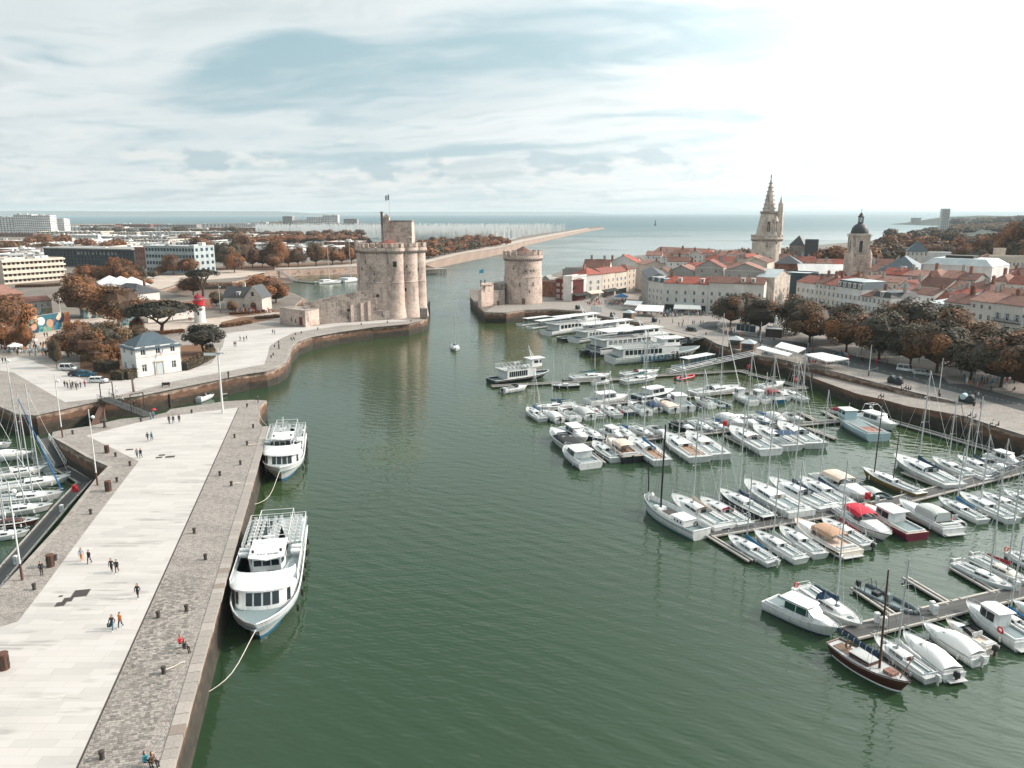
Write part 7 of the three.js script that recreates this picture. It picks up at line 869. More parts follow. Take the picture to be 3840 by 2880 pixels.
{
const s=P(3122,2402,1.1),b=P(3412,2572,1.2),L=b.distanceTo(s),t=thing('wooden_gaffer','varnished dark red wooden sailing boat with a brown mast, end of the nearest pontoon','sailing boat',V((b.x+s.x)/2,0,(b.z+s.z)/2),Math.atan2(-(b.z-s.z),b.x-s.x));const B=3.2,at=hullOf(t,L,B,1.25,{m:M.mahogany,w0:0.55,sheer:0.4,rake:0.1,stern:0.1,dm:M.deck,stripe:M.gel,stripeAt:[0.06,0.2],boot:M.gel,rr:0.06,rm:M.mahogany,deckDrop:0.12,full:0.45});const r=rng(5);const mx=L*0.13,e=at(mx),mh=HT(2122,-t.position.z)-e.s;
gb().bar([mx,e.s,0],[mx-0.25,e.s+mh,0],0.13,8,0.08).build('mast',M.rust,t,0.8);const bm=gb();bm.bar([mx-0.1,e.s+1.0,0],[-L*0.46,e.s+1.35,0],0.07,6);bm.build('boom',M.wood,t);const sc=gb(),R=[];for(let i=0;i<=10;i++){const u=i/10;R.push(Array.from({length:8},(_,k)=>{const a=k/8*6.283;return[lerp(mx-0.15,-L*0.45,u),e.s+1.25+0.3*u+(0.36-0.12*u)*Math.sin(a)+0.04*Math.sin(i*2),-(0.2-0.05*u)*Math.cos(a)];}));}sc.rings(R,true,true,true);sc.build('sail_cover',M.canvasNavy,t,1);const tie=gb();for(let i=1;i<7;i++){const u=i/7;tie.at(lerp(mx-0.15,-L*0.45,u),e.s+1.25+0.3*u,0).rings([-0.04,0.04].map(x=>Array.from({length:8},(_,k)=>{const a=k/8*6.283;return[x,(0.4-0.12*u)*Math.sin(a),-(0.23-0.05*u)*Math.cos(a)];})));}tie.build('sail_ties',M.rope,t);
const S=[[-L*0.2,0.85],[0,0.9],[L*0.06,0.85]].map(([x,w])=>[x,w,at(x).s-0.02,at(x).s+0.42]);cabin(t,'cabin',S,M.mahogany,{win:[[0,0.3,0.7,0.1,0.9]],in:0.92});gb().prism([[-L*0.21,-0.82],[L*0.065,-0.8],[L*0.065,0.8],[-L*0.21,0.82]],at(0).s+0.44,at(0).s+0.5).build('cabin_top',M.deck,t);gb().box(1.1,0.35,1.0,L*0.27,at(L*0.27).s,0).build('fore_hatch',M.tilePink,t);gb().box(L*0.2,0.05,1.4,-L*0.33,at(-L*0.33).s+0.01,0).build('cockpit',M.wood,t);ringAt(t,-L*0.28,at(-L*0.28).s+0.75,0,0.42,M.wood);gb().bar([L*0.4,at(L*0.4).s+0.2,0.2],[L*0.32,at(L*0.3).s+1.5,-2.6],0.07,6,0.05).build('spar',M.rust,t);const bw=gb();for(const s2 of[-1,1]){let pv=null;for(let i=0;i<=9;i++){const x=lerp(-L*0.45,L*0.42,i/9),q=at(x),p=[x,q.s+0.12,s2*q.b*0.95],u=[x,q.s+0.6,s2*q.b*0.95];bw.bar(p,u,0.02,4);if(pv)bw.bar(pv,u,0.014,3);pv=u;}}bw.build('guard_rail',M.steel,t);const rg=gb(),tp=[mx-0.22,e.s+mh*0.9,0];for(const s2 of[-1,1])for(const dx of[0,-0.5])rg.bar([mx+dx,e.s+0.1,s2*e.b],tp,0.016,3);rg.bar(tp,[L*0.49,at(L*0.48).s+0.2,0],0.016,3);rg.bar(tp,[-L*0.48,at(-L*0.48).s+0.2,0],0.012,3);rg.build('rigging',M.iron,t);}
// second mast of the olive ketch stands on that boat
{const k=scene.children.find(o=>o.userData.label?.startsWith('olive hulled ketch'));gb().bar([-0.5,1.2,0],[-0.75,HT(1497,-k.position.z)-1,0],0.1,7,0.07).build('mast',M.iron,k,0.8);const h2=gb();h2.bar([-0.5,2,0],[-4.5,2.1,0],0.07,5);h2.build('boom',M.iron,k);}
// ---------------------------------------------------------------- pontoons, walkways, bridges
function pontoon(label,pts,w,y=0.55,name='pontoon'){
const A=pts.map(q=>P(q[0],q[1],y)),t=thing(name,label,'pontoon',V(A[0].x,0,A[0].z)),d=gb(),e=gb(),f=gb();
for(let i=0;i+1<A.length;i++){const a=A[i],b=A[i+1],L=a.distanceTo(b),m=a.clone().lerp(b,0.5).sub(t.position),ry=Math.atan2(-(b.z-a.z),b.x-a.x);for(const g of[d,e,f])g.at(m.x,0,m.z,ry);d.box(L,0.1,w-0.5,0,y-0.1,0);for(const s of[-1,1]){e.box(L,0.24,0.26,0,y-0.19,s*(w/2-0.13));if(w>2)for(let k=0;k<L/5;k++)e.box(0.1,0.12,0.34,-L/2+2+k*5,y+0.05,s*(w/2-0.15));}f.box(L-0.3,0.5,w-0.7,0,-0.1,0);}
d.build('decking',M.pontoon,t);e.build('edge_beam',M.kerbWood,t);f.build('float',M.black,t);return t;
}
pontoon('outermost floating pontoon beside the ferries',[[1843,1447],[2333,1420],[2467,1407],[2800,1388]],2);pontoon('floating walkway along the town quay by the long gangway',[[2773,1390],[3023,1454]],2);pontoon('second floating pontoon of the marina',[[2007,1537],[2537,1488],[2747,1470],[3023,1452]],2);pontoon('third floating pontoon of the marina',[[2187,1666],[2480,1637],[2740,1612],[3147,1577]],2.2);pontoon('floating walkway at the foot of the town quay',[[3210,1557],[3320,1570],[3703,1680],[3860,1740]],2);pontoon('fourth floating pontoon, with the gangway at its landward end',[[2650,1998],[3337,1884],[3608,1815],[3900,1742]],2.9);pontoon('nearest floating pontoon at the right',[[3185,2372],[3587,2275],[3900,2200]],2.8);
pontoon('floating walkway of the west basin under the near quay',[[228,1752],[318,1803],[240,1885],[0,2160],[-120,2310]],2.4);
[['finger pontoon at the channel end of the fourth pontoon',2652,2003,2815,2102],['empty finger pontoon beyond the nearest pontoon',3393,2163,3566,2266],['finger pontoon beside the dark inflatable with roll bar',3200,2202,3355,2306],['finger pontoon beside the maroon-covered boat',3571,2127,3741,2224],['finger pontoon under the large navy-covered yacht',3385,1770,3550,1834],['finger pontoon by the dark red trawler',3353,1906,3500,1976],['finger pontoon under the yacht with tan sprayhood',2716,1631,2800,1674],['empty finger pontoon right of the third pontoon yachts',3026,1603,3134,1645],['short finger pontoon beside the twin-hulled cabin boat',2217,1697,2263,1735],['finger pontoon beyond the third pontoon near its landward end',2993,1543,3060,1577],['finger pontoon beside the pale blue fishing boat',3083,1540,3140,1570]].forEach(a=>pontoon(a[0],[[a[1],a[2]],[a[3],a[4]]],0.95,0.5,'finger_pontoon'));
function walkway(label,a,b,w,m=M.iron,name='gangway',dm=M.pontoon){
const L=a.distanceTo(b),t=thing(name,label,name==='gangway'?'gangway':'footbridge',a),q=new THREE.Quaternion().setFromUnitVectors(V(1,0,0),b.clone().sub(a).normalize());const e=new THREE.Euler().setFromQuaternion(q,'YXZ');const h=Math.atan2(b.y-a.y,Math.hypot(b.x-a.x,b.z-a.z)),ry=Math.atan2(-(b.z-a.z),b.x-a.x);t.rotation.set(0,ry,h,'YZX');gb().box(L,0.14,w,L/2,-0.05,0).build('deck',dm,t);
for(const s of[-1,1]){const g=gb(),n=Math.max(3,Math.round(L/1.5)),z=s*w/2;for(let i=0;i<=n;i++){g.bar([i/n*L,0,z],[i/n*L,1.1,z],0.035,4);if(i<n){const u=i%2;g.bar([i/n*L,u?1.1:0,z],[(i+1)/n*L,u?0:1.1,z],0.025,4);}}g.bar([0,1.1,z],[L,1.1,z],0.05,4);g.bar([0,0.06,z],[L,0.06,z],0.07,4);g.bar([0,0.6,z],[L,0.6,z],0.025,4);g.build('railing',m,t);}return t;
}
walkway('long sloping gangway from the outermost pontoon up to the town quay',P(2505,1400,0.6),P(2832,1329,G),1.8,M.steel);walkway('steep gangway down to the fourth pontoon at the right edge',P(3700,1792,0.6),P(3905,1712,G),1.6,M.steel);walkway('white railed gangway down into the west basin',P(226,1748,0.6),P(160,1645,G),2,M.gel);walkway('ferry gangway near the kiosk on the town quay',P(2286,1224,1.2),P(2398,1206,G),2,M.steel);walkway('ferry gangway behind the bow of the lettered ferry',P(2530,1296,1.4),P(2640,1266,G),2,M.steel);
{const t=walkway('dark iron footbridge over the lock entrance',P(388,1497),P(560,1563),2.6,M.iron,'footbridge');t.position.y=G+0.25;const L=P(388,1497).distanceTo(P(560,1563));for(const x of[0.1,0.78]){const g=gb();for(const s of[-1,1])g.bar([L*x,0,s*1.35],[L*x,4,s*1.35],0.12,6);g.bar([L*x,4,-1.35],[L*x,4,1.35],0.12,6);g.build('portal_frame',M.iron,t);}}
{const g=gb(),a=P(385,1501),b=P(340,1598);g.at((a.x+b.x)/2,0,(a.z+b.z)/2,Math.atan2(-(b.z-a.z),b.x-a.x));const t=thing('lock_gate','dark timber lock gate between the two quays','lock gate',V((a.x+b.x)/2,0,(a.z+b.z)/2),Math.atan2(-(b.z-a.z),b.x-a.x));const L=a.distanceTo(b)*0.96;for(let i=0;i<12;i++)gb().box(L/12-0.06,4.6,0.5,-L/2+(i+0.5)*L/12,-1,0).build('plank',i%3?M.iron:M.wood,t);gb().box(L,0.3,1.1,0,3.6,0).build('walkway',M.rust,t);}
for(const[x,y,l]of[[2748,1968,'beside the white yacht with brown sprayhood'],[2942,1937,'beside the white motor sailer'],[3288,1886,'beside the dark covered inflatable'],[3600,1809,'below the steep gangway'],[3287,2333,'between the navy-hooded yacht and the dark inflatable'],[3314,2350,'by the bow of the two-outboard sailing boat'],[3494,2290,'at the foot of the empty finger pontoon'],[3505,2304,'by the bow of the cream open boat'],[3812,2213,'by the pontoon end at the right edge'],[233,1920,'on the west basin walkway'],[62,2115,'on the west basin walkway, nearest the camera']]){const t=thing('power_pedestal',`white power pedestal ${l}`,'pedestal',P(x,y,0.55));gb().box(0.5,1.05,0.42).build('cabinet',M.gel,t);gb().lathe([[0.4,1.05],[0.36,1.2],[0.05,1.28]],4,0,0,0.78).build('cap',M.gel,t);gb().box(0.3,0.3,0.02,0,0.5,0.22).build('socket_panel',M.shutter,t);}
for(const[x,y,h,l,y0]of[[2717,1618,0.55,'on the third pontoon'],[2805,1397,0.55,'by the long gangway'],[2983,1446,0.55,'at the end of the quay-side walkway'],[3250,1898,0.55,'on the fourth pontoon'],[286,1870,0.55,'on the west basin walkway']]){const t=thing('life_ring_post',`red life ring holder on a post ${l}`,'life ring',P(x,y,h));gb().bar([0,0,0],[0,1.7,0],0.05,6).build('post',M.steel,t);gb().box(0.9,1.15,0.2,0,1.2,0).build('holder',M.red,t);gb().at(0,1.8,0.12,Math.PI/2).rings(ring2(0.36,0.09)).build('ring',M.red,t,1);}
for(const[x,y,h0,top,l]of[[3040,1470,0,1398,'at the foot of the quay ramp'],[1050,1362,0,1290,'against the west quay wall'],[933,1440,0,1390,'at the west quay wall by the fishing man'],[1395,1262,0,1226,'on the west quay wall below the fortress tower'],[640,1530,0,1478,'in the lock entrance, nearer the footbridge'],[590,1532,0,1472,'in the lock entrance, beside the wall'],[742,1495,0,1440,'pale, left of the moored dinghy'],[797,1480,0,1432,'pale, right of the moored dinghy']]){const p=P(x,y,h0);meta(gb().at(p.x,-1,p.z).lathe([[0.22,0],[0.2,Math.max(4,HT(top,-p.z)+1)]],8).build('mooring_pile',l.startsWith('pale')?M.kerbWood:M.iron),`${l.startsWith('pale') ? 'pale timber pile' : 'dark timber pile'} ${l.replace('pale, ', '')}`,'pile');}
// ---------------------------------------------------------------- passenger boats
function deckSeats(t,xs,zs,y,m=M.gel){for(const x of xs)for(const z of zs)put(SEAT,m,'seat',t,x,y,z);}
const SEAT=gb().box(0.45,0.08,0.42,0,0.4,0).box(0.07,0.45,0.42,-0.2,0.45,0).box(0.3,0.4,0.06,0,0,0).geo();
function railing(t,pts,y,h,m=M.gel,name='railing'){const g=gb();for(let i=0;i+1<pts.length;i++){const a=pts[i],b=pts[i+1],L=Math.hypot(b[0]-a[0],b[1]-a[1]),n=Math.max(1,Math.round(L/1.1));for(let k=0;k<=n;k++){const x=lerp(a[0],b[0],k/n),z=lerp(a[1],b[1],k/n);g.bar([x,y,z],[x,y+h,z],0.025,4);}for(const q of[0.35,0.68,1])g.bar([a[0],y+h*q,a[1]],[b[0],y+h*q,b[1]],q===1?0.035:0.018,4);}g.build(name,m,t);}
function cruiseBoat(label,bow,stern,B,second){
const L=bow.distanceTo(stern),t=thing('passenger_boat',label,'passenger boat',V((bow.x+stern.x)/2,0,(bow.z+stern.z)/2),Math.atan2(-(bow.z-stern.z),bow.x-stern.x));const at=hullOf(t,L,B,2.15,{w0:0.93,full:0.62,pw:2.4,sheer:0.55,rake:0.09,flare:0.6,deckDrop:0.9,dm:M.deckGrey,boot:M.blueHull,rr:0.09});const w=B/2,d=1.15,u=d+2.5;

const fx=L*0.23,R=(y,k,f)=>{const o=[];for(let i=0;i<=10;i++){const a=-Math.PI/2+i/10*Math.PI;o.push([fx+k+(f)*Math.pow(Math.cos(a),0.8),y,w*0.84*Math.sin(a)]);}return[[-L*0.46,y,-w*0.93],[L*0.08,y,-w*0.93],...o,[L*0.08,y,w*0.93],[-L*0.46,y,w*0.93]];};
const g=gb();g.rings([R(d,0,2.3),R(d+1.0,0,2.2),R(u,-0.3,1.6)],true,false,true);const sal=g.build('saloon',M.gel,t,0.5);
{const mixR=(a,b,f)=>a.map((p,i)=>p.map((c,k)=>lerp(c,b[i][k],f)));const lo=R(d+1.0,0.03,2.23),hi=R(u,-0.27,1.63),A=mixR(lo,hi,0.06),C=mixR(lo,hi,0.9);for(const[i,j]of[[3,4],[5,6],[6,7],[7,8],[8,9],[10,11]]){const q=gb(),s=0.1;const m=(r,f)=>[0,1,2].map(k=>lerp(r[i][k],r[j][k],f));q.quad(m(A,s),m(A,1-s),m(C,1-s),m(C,s));q.build('front_window',M.glass,sal);}const n=second?7:10;for(const s of[-1,1])for(let k=0;k<n;k++){const x0=lerp(-L*0.42,L*0.06,(k+0.12)/n),x1=lerp(-L*0.42,L*0.06,(k+0.88)/n),z=s*(w*0.93+0.015),q=gb();q.quad([x0-0.25,d+1.1,z],[x1-0.25,d+1.1,z],[x1,u-0.3,z],[x0,u-0.3,z]);q.build('side_window',M.glass,sal);}}

const bq=gb(),br=(y,k,f,wd)=>{const o=[];for(let i=0;i<=10;i++){const a=-Math.PI/2+i/10*Math.PI;o.push([L*0.16+k+f*Math.pow(Math.cos(a),0.8),y,wd*Math.sin(a)]);}return o;};bq.rings([br(u-0.05,0.9,2.7,w*0.98),br(u+0.14,0.9,2.65,w*0.99),br(u+1.15,-0.9,1.7,w*0.88)],false);bq.build('front_brow',M.gel,t,0.8);
{const q=gb();q.prism([[-L*0.48,-w*0.98],[L*0.16+0.9,-w*0.98],[L*0.16+3,0],[L*0.16+0.9,w*0.98],[-L*0.48,w*0.98]],u-0.12,u);q.build('upper_deck',M.deckGrey,t);for(const s of[-1,1]){const z=s*w*0.97;const b=gb();b.box(L*0.3,0.9,0.08,L*0.06,u,z);b.build('upper_bulwark',M.gel,t);}}
const wx=L*(second?0.08:0.02),wl=L*0.14,wy=u,wt=second?2.15:1.75;cabin(t,'wheelhouse',[[wx-wl*0.55,w*0.5,wy,wy+wt],[wx+wl*0.2,w*0.52,wy,wy+wt],[wx+wl*0.55,w*0.44,wy,wy+wt*0.98]],M.gel,{in:0.96,win:[[0,0.45,0.85,0.1,0.9],[1,0.45,0.85,0.1,0.92]],front:[0.42,0.88,3]});{const q=gb();q.prism([[wx-wl*0.75,-w*0.54],[wx+wl*0.55,-w*0.54],[wx+wl*0.78,0],[wx+wl*0.55,w*0.54],[wx-wl*0.75,w*0.54]],wy+wt,wy+wt+0.14);q.build('wheelhouse_roof',M.gel,t);if(!second){const tx=new THREE.Mesh(textGeo('FGF 8500',0.42,false,0.01),M.black);tx.name='lettering';tx.rotation.set(-Math.PI/2,0,Math.PI/2,'YXZ');tx.position.set(wx+wl*0.42,wy+wt+0.145,w*0.3);t.add(tx);}}
const mt=gb(),my=wy+wt+0.1;for(const z of[-0.16,0.16])mt.bar([wx-wl*0.5,my,z],[wx-wl*0.6,my+3.1,z*0.6],0.05,5);for(let i=1;i<6;i++)mt.bar([wx-wl*0.55,my+i*0.5,-0.16],[wx-wl*0.55,my+i*0.5,0.16],0.035,4);mt.bar([wx-wl*0.55,my+2.1,-1],[wx-wl*0.55,my+2.1,1],0.035,4);mt.box(0.3,0.2,1.5,wx-wl*0.4,my+0.9,0);mt.build('signal_mast',M.gel,t);for(const z of[-1,1]){gb().bar([wx,my,z],[wx-0.2,my+2.4,z*1.1],0.018,4).build('aerial',M.steel,t);gb().at(wx+wl*0.3,my+0.15,z*w*0.42).lathe([[0.05,0],[0.17,0.1],[0.17,0.36],[0.05,0.42]],8).build('search_light',M.iron,t);for(const k of[0,1])gb().at(wx-wl*0.3-k*1.4,wy+0.75,z*w*0.8,0,0,Math.PI/2).lathe([[0.1,-0.6],[0.36,-0.55],[0.38,0],[0.36,0.55],[0.1,0.6]],12).build('raft_canister',M.gel,t,0.8);}
const x0=-L*0.45,x1=wx-wl*0.9,ry=u;railing(t,[[x1,-w*0.95],[x0,-w*0.95],[x0,w*0.95],[x1,w*0.95]],ry,1.05);const xs=[],n=Math.floor((x1-x0-0.8)/1.15);for(let i=0;i<n;i++)xs.push(x0+0.6+i*1.15);deckSeats(t,xs,[-0.78,-0.62,-0.46,-0.1,0.1,0.46,0.62,0.78].map(k=>k*w),u);
{const q=gb();for(const x of[x0+1,(x0+x1)/2,x1]){q.path([[x,u,-w*0.6],[x,u+2.1,-w*0.55],[x,u+2.1,w*0.55],[x,u,w*0.6]],0.045,5);}for(const z of[-0.55,0.55])q.bar([x0+1,u+2.1,z*w],[x1,u+2.1,z*w],0.04,4);q.build('awning_frame',M.gel,t);}
{const q=gb();q.lathe([[0.35,d],[0.35,d+0.55],[0.2,d+0.7]],10,L*0.37,0);q.box(0.9,0.45,1.1,L*0.335,d,0);q.build('anchor_winch',M.gel,t);for(const z of[-1,1]){const e=at(L*0.4);gb().lathe([[0.14,d],[0.12,d+0.45],[0.2,d+0.5]],8,L*0.36,z*e.b*0.6).build('bitt',M.gel,t);}gb().at(L*0.487,1.6,0.55).box(0.5,0.5,0.08).build('anchor',M.iron,t);}
{const q=gb();for(const s of[-1,1])for(let i=0;i<6;i++){const x=-L*0.4+i*L*0.13,e=at(x);q.at(x,0.75,s*(e.b+0.12)).lathe([[0.05,-0.5],[0.17,-0.4],[0.17,0.4],[0.05,0.5]],7);q.at();}q.build('fenders',M.rubber,t,0.8);kind(t.children.at(-1),'stuff');}
return t;
}
cruiseBoat('nearest white passenger boat moored at the promenade quay, rows of deck seats',P(966,2440,0),V(-33.6,0,-104.5),7.9,false);cruiseBoat('second white passenger boat moored at the quay end, taller wheelhouse',P(1053,1817,0),V(-46,0,-152.5),7.3,true);
// long sided ferries across the harbour
function ferry(label,bow,stern,B,o={}){
const L=bow.distanceTo(stern),t=thing('ferry',label,'ferry',V((bow.x+stern.x)/2,0,(bow.z+stern.z)/2),Math.atan2(-(bow.z-stern.z),bow.x-stern.x)),w=B/2,h1=o.h1??2.4,u=h1+(o.mh??2.4);const at=hullOf(t,L,B,h1,{m:o.m,w0:0.96,full:0.6,sheer:o.sheer??0.4,rake:0.12,flare:0.55,deckDrop:0.5,dm:o.dm??M.deckGrey,stripe:o.stripe,stripeAt:o.sAt,boot:o.boot??M.blackHull,rr:0.08});
const a=-L*(o.a??0.4),b=L*(o.b??0.18);cabin(t,'saloon',[[a,w*0.95,h1-0.5,u],[lerp(a,b,0.7),w*0.95,h1-0.5,u],[b,w*0.8,h1-0.5,u]],M.gel,{in:1,front:[0.4,0.85,4]});const n=o.n??10;for(const s of[-1,1])for(let k=0;k<n;k++){const x=q=>lerp(a+0.6,lerp(a,b,0.68),q),z=s*(w*0.95+0.03),q=gb(),x0=x((k+0.1)/n),x1=x((k+0.9)/n);q.quad([x0,h1+(o.w0??0.5),z],[x1,h1+(o.w0??0.5),z],[x1,u-0.4,z],[x0,u-0.4,z]);q.build('side_window',M.glass,t);}
const ud=gb();ud.prism([[a-L*0.05,-w],[b+0.8,-w*0.85],[b+0.8,w*0.85],[a-L*0.05,w]],u,u+0.14);ud.build('upper_deck',M.deck,t);railing(t,[[b*0.6,-w*0.97],[a-L*0.04,-w*0.97],[a-L*0.04,w*0.97],[b*0.6,w*0.97]],u+0.14,1.05);
const wx=L*(o.wx??0.12),wl=L*0.12;cabin(t,'wheelhouse',[[wx-wl,w*0.6,u,u+2.2],[wx,w*0.62,u,u+2.2],[wx+wl*0.5,w*0.5,u,u+2.1]],M.gel,{in:0.95,win:[[0,0.5,0.85,0.3,0.9],[1,0.45,0.85,0.1,0.9]],front:[0.45,0.85,4]});gb().prism([[wx-wl*1.3,-w*0.7],[wx+wl*0.9,-w*0.6],[wx+wl*0.9,w*0.6],[wx-wl*1.3,w*0.7]],u+2.2,u+2.36).build('wheelhouse_roof',M.gel,t);const mt=gb();mt.bar([wx-wl*0.7,u+2.3,0],[wx-wl*1.1,u+6,0],0.24,6,0.08);mt.bar([wx-wl*0.2,u+2.3,0],[wx-wl*0.9,u+4.6,0],0.08,5);mt.bar([wx-wl*0.95,u+4.6,-1.1],[wx-wl*0.95,u+4.6,1.1],0.06,5);mt.build('signal_mast',M.gel,t);
if(o.top){const q=gb();q.prism([[a+1,-w*0.8],[wx-wl,-w*0.8],[wx-wl,w*0.8],[a+1,w*0.8]],u+2.3,u+2.42);q.build('sun_roof',M.gel,t);const p=gb();for(let i=0;i<6;i++)for(const s of[-1,1])p.bar([lerp(a+1,wx-wl,i/5),u,s*w*0.78],[lerp(a+1,wx-wl,i/5),u+2.3,s*w*0.78],0.06,4);p.build('roof_posts',M.gel,t);if(o.top===2)for(const s of[-1,1]){const q2=gb();q2.quad([a+5,u+0.9,s*w*0.79],[wx-wl,u+0.9,s*w*0.79],[wx-wl,u+2,s*w*0.79],[a+5,u+2,s*w*0.79]);q2.build('upper_window',M.glass,t);}}else{const xs=[];for(let x=a+1;x<wx-wl-1;x+=1.3)xs.push(x);deckSeats(t,xs,[-0.8,-0.6,-0.4,0.4,0.6,0.8].map(k=>k*w),u+0.14,o.seat??M.gel);}
for(const s of[-1,1])for(const k of[0,1])gb().at(wx-wl*1.8-k*1.3,u+0.7,s*w*0.9,0,0,Math.PI/2).lathe([[0.1,-0.55],[0.34,-0.5],[0.34,0.5],[0.1,0.55]],10).build('raft_canister',M.gel,t,0.8);return[t,L,w,at];
}
{const[t,L,w]=ferry('white ferry lettered in blue and dark along its side, upper deck seats',P(2622,1338,0),P(2286,1362,0),8.4,{h1:2.5,n:9,a:0.42,b:0.2,wx:0.17,sheer:0.55,stripe:M.blackHull,sAt:[0.66,0.72],boot:M.navy,seat:M.canvasGrey});for(const[s,m,x]of[['inter',M.blueHull,-0.24],['-îles',M.black,0.06]]){const o=new THREE.Mesh(textGeo(s,2.5,true,0.05),m);o.name='lettering';o.position.set(L*x,0.75,w*0.96+0.1);o.scale.set(1.22,0.95,1);t.add(o);}}
{const bow=P(2560,1295,0),st=P(2222,1333,0);const[t,L,w]=ferry('white catamaran ferry with a dark twin hull and striped stern, behind the lettered ferry',bow,st,9.5,{h1:3.4,n:9,a:0.44,b:0.25,wx:0.1,top:2,stripe:M.blackHull,sAt:[0.05,0.42],mh:2.2});for(const s of[-1,1])gb().prism([[-L/2-2.4,s*w*0.6-1.4],[-L/2+2,s*w*0.6-1.5],[-L/2+2,s*w*0.6+1.5],[-L/2-2.4,s*w*0.6+1.4]],-0.5,1.5).build('hull_pod',M.blackHull,t);for(let i=0;i<5;i++)gb().box(0.06,0.16,w*1.7,-L/2-0.03,1.9+i*0.3,0).build('stern_stripe',M.navy,t);}
ferry('white double-decked cruise boat with rounded side windows, nearest the round tower',P(2310,1222,0),P(2046,1258,0),7.5,{h1:2,n:8,wx:0.1,top:1,mh:2.3,stripe:M.gel});
ferry('second white cruise boat half hidden behind the catamaran ferry',P(2440,1245,0),P(2150,1285,0),7,{h1:1.9,n:10,wx:0.1,top:1,mh:2.1,stripe:M.navy,sAt:[0.1,0.5]});
ferry('dark low workboat with white rails beside the cruise boats',P(2300,1262,0),P(2098,1277,0),5,{h1:1.2,n:4,a:0.1,b:0.2,wx:0.08,mh:1.6,m:M.blackHull});
{const[t,L,w]=ferry('black and white shuttle ferry at the end of the outermost pontoon',P(2058,1412,0),P(1840,1440,0),5.6,{h1:1.5,n:9,a:0.3,b:0.2,wx:0.27,m:M.blackHull,stripe:M.gel,sAt:[0.5,0.58],mh:2.3,w0:0.4,top:0,seat:M.deck});}
function tourBoat(label,a,b,w){const L=a.distanceTo(b),t=thing('tour_boat',label,'tour boat',V((a.x+b.x)/2,0,(a.z+b.z)/2),Math.atan2(-(a.z-b.z),a.x-b.x)),at=hullOf(t,L,w*2,0.9,{w0:0.94,full:0.7,sheer:0.2,deckDrop:0.2,dm:M.deckGrey});const p=gb();for(let i=0;i<7;i++)for(const s of[-1,1])p.bar([lerp(-L*0.3,L*0.35,i/6),0.7,s*w*0.8],[lerp(-L*0.3,L*0.35,i/6),2.9,s*w*0.8],0.05,4);p.build('roof_posts',M.gel,t);gb().box(L*0.7,0.12,w*1.8,L*0.02,2.9,0).build('roof',M.gel,t);for(const s of[-1,1]){const q=gb();q.quad([-L*0.25,1.7,s*w*0.81],[L*0.33,1.7,s*w*0.81],[L*0.33,2.6,s*w*0.81],[-L*0.25,2.6,s*w*0.81]);q.build('window_band',M.glassBlue,t);}const xs=[];for(let x=-L*0.25;x<L*0.3;x+=1.2)xs.push(x);deckSeats(t,xs,[-0.5,0.5].map(k=>k*w),0.7,M.deck);return t;}
tourBoat('small covered tour boat below the round tower, nearest the channel',P(2070,1208,0),P(1946,1223,0),2);tourBoat('second covered tour boat with an open foredeck below the round tower',P(2150,1212,0),P(1985,1234,0),2.4);tourBoat('covered boat with a flat white roof against the town quay',P(2200,1188,0),P(2080,1190,0),2);tourBoat('glass-roofed launch beside the bow of the lettered ferry',P(2684,1356,0),P(2535,1384,0),2);
// catamarans, pier and dinghy on the west side
for(const[lb,bx,by,sx,sy,mt]of[['large white catamaran with a tall mast in the inlet, left one',1274,1057,1188,1062,915],['large white catamaran with a tall mast in the inlet, nearer the fortress tower',1352,1048,1272,1056,908]]){const b=P(bx,by,0.5),s=P(sx,sy,0.5),L=b.distanceTo(s),t=thing('catamaran',lb,'catamaran',V((b.x+s.x)/2,0,(b.z+s.z)/2),Math.atan2(-(b.z-s.z),b.x-s.x));for(const k of[-1,1]){const h=new THREE.Group();h.name='hull';h.position.z=k*L*0.21;t.add(h);hullOf(h,L,L*0.14,1.5,{w0:0.8});}cabin(t,'cabin',[[-L*0.3,L*0.24,1.2,2.6],[0,L*0.24,1.2,2.7],[L*0.18,L*0.18,1.2,1.7]],M.gel,{win:[[0,0.4,0.8,0.1,0.9],[1,0.4,0.8,0.1,0.8]]});gb().bar([L*0.05,2,0],[L*0.03,HT(mt,-t.position.z),0],0.2,8,0.12).build('mast',M.alu,t);gb().bar([L*0.03,3.6,0],[-L*0.4,3.8,0],0.3,8).build('boom',M.canvasNavy,t);}
pontoon('floating dock with railings in the inlet left of the catamarans',[[1098,1052],[1180,1060]],3);walkway('thin gangway sloping down to the inlet dock',P(1040,1012),P(1100,1052,0.6),1.6,M.steel);
{const A=P(1590,1012,3),B=P(1672,1009,3),W=A.distanceTo(B),t=thing('timber_pier','dark timber pile pier on the breakwater bank right of the fortress tower','pier',V(A.x,0,A.z),Math.atan2(-(B.z-A.z),B.x-A.x));gb().box(W,0.4,7,W/2,3,-3).build('deck',M.coping,t);for(let i=0;i<16;i++)gb().bar([i/15*W,-1,0.4],[i/15*W,3.2,0.4],0.3,7).build('pile',M.iron,t);gb().box(W*0.5,0.8,3,W*0.2,-0.1,4).build('landing_stage',M.pontoon,t);}
for(let i=0;i<6;i++){const p=P(1602+i*1.2,1192-i*5,0);meta(gb().at(p.x+0.4,-1,p.z).lathe([[0.3,0],[0.28,7-i*0.2]],8).build('fender_pile',M.iron),`dark fender pile at the fortress tower’s quay corner, ${ORD[i]} from the camera`,'pile','fender piles at the fortress tower corner');}
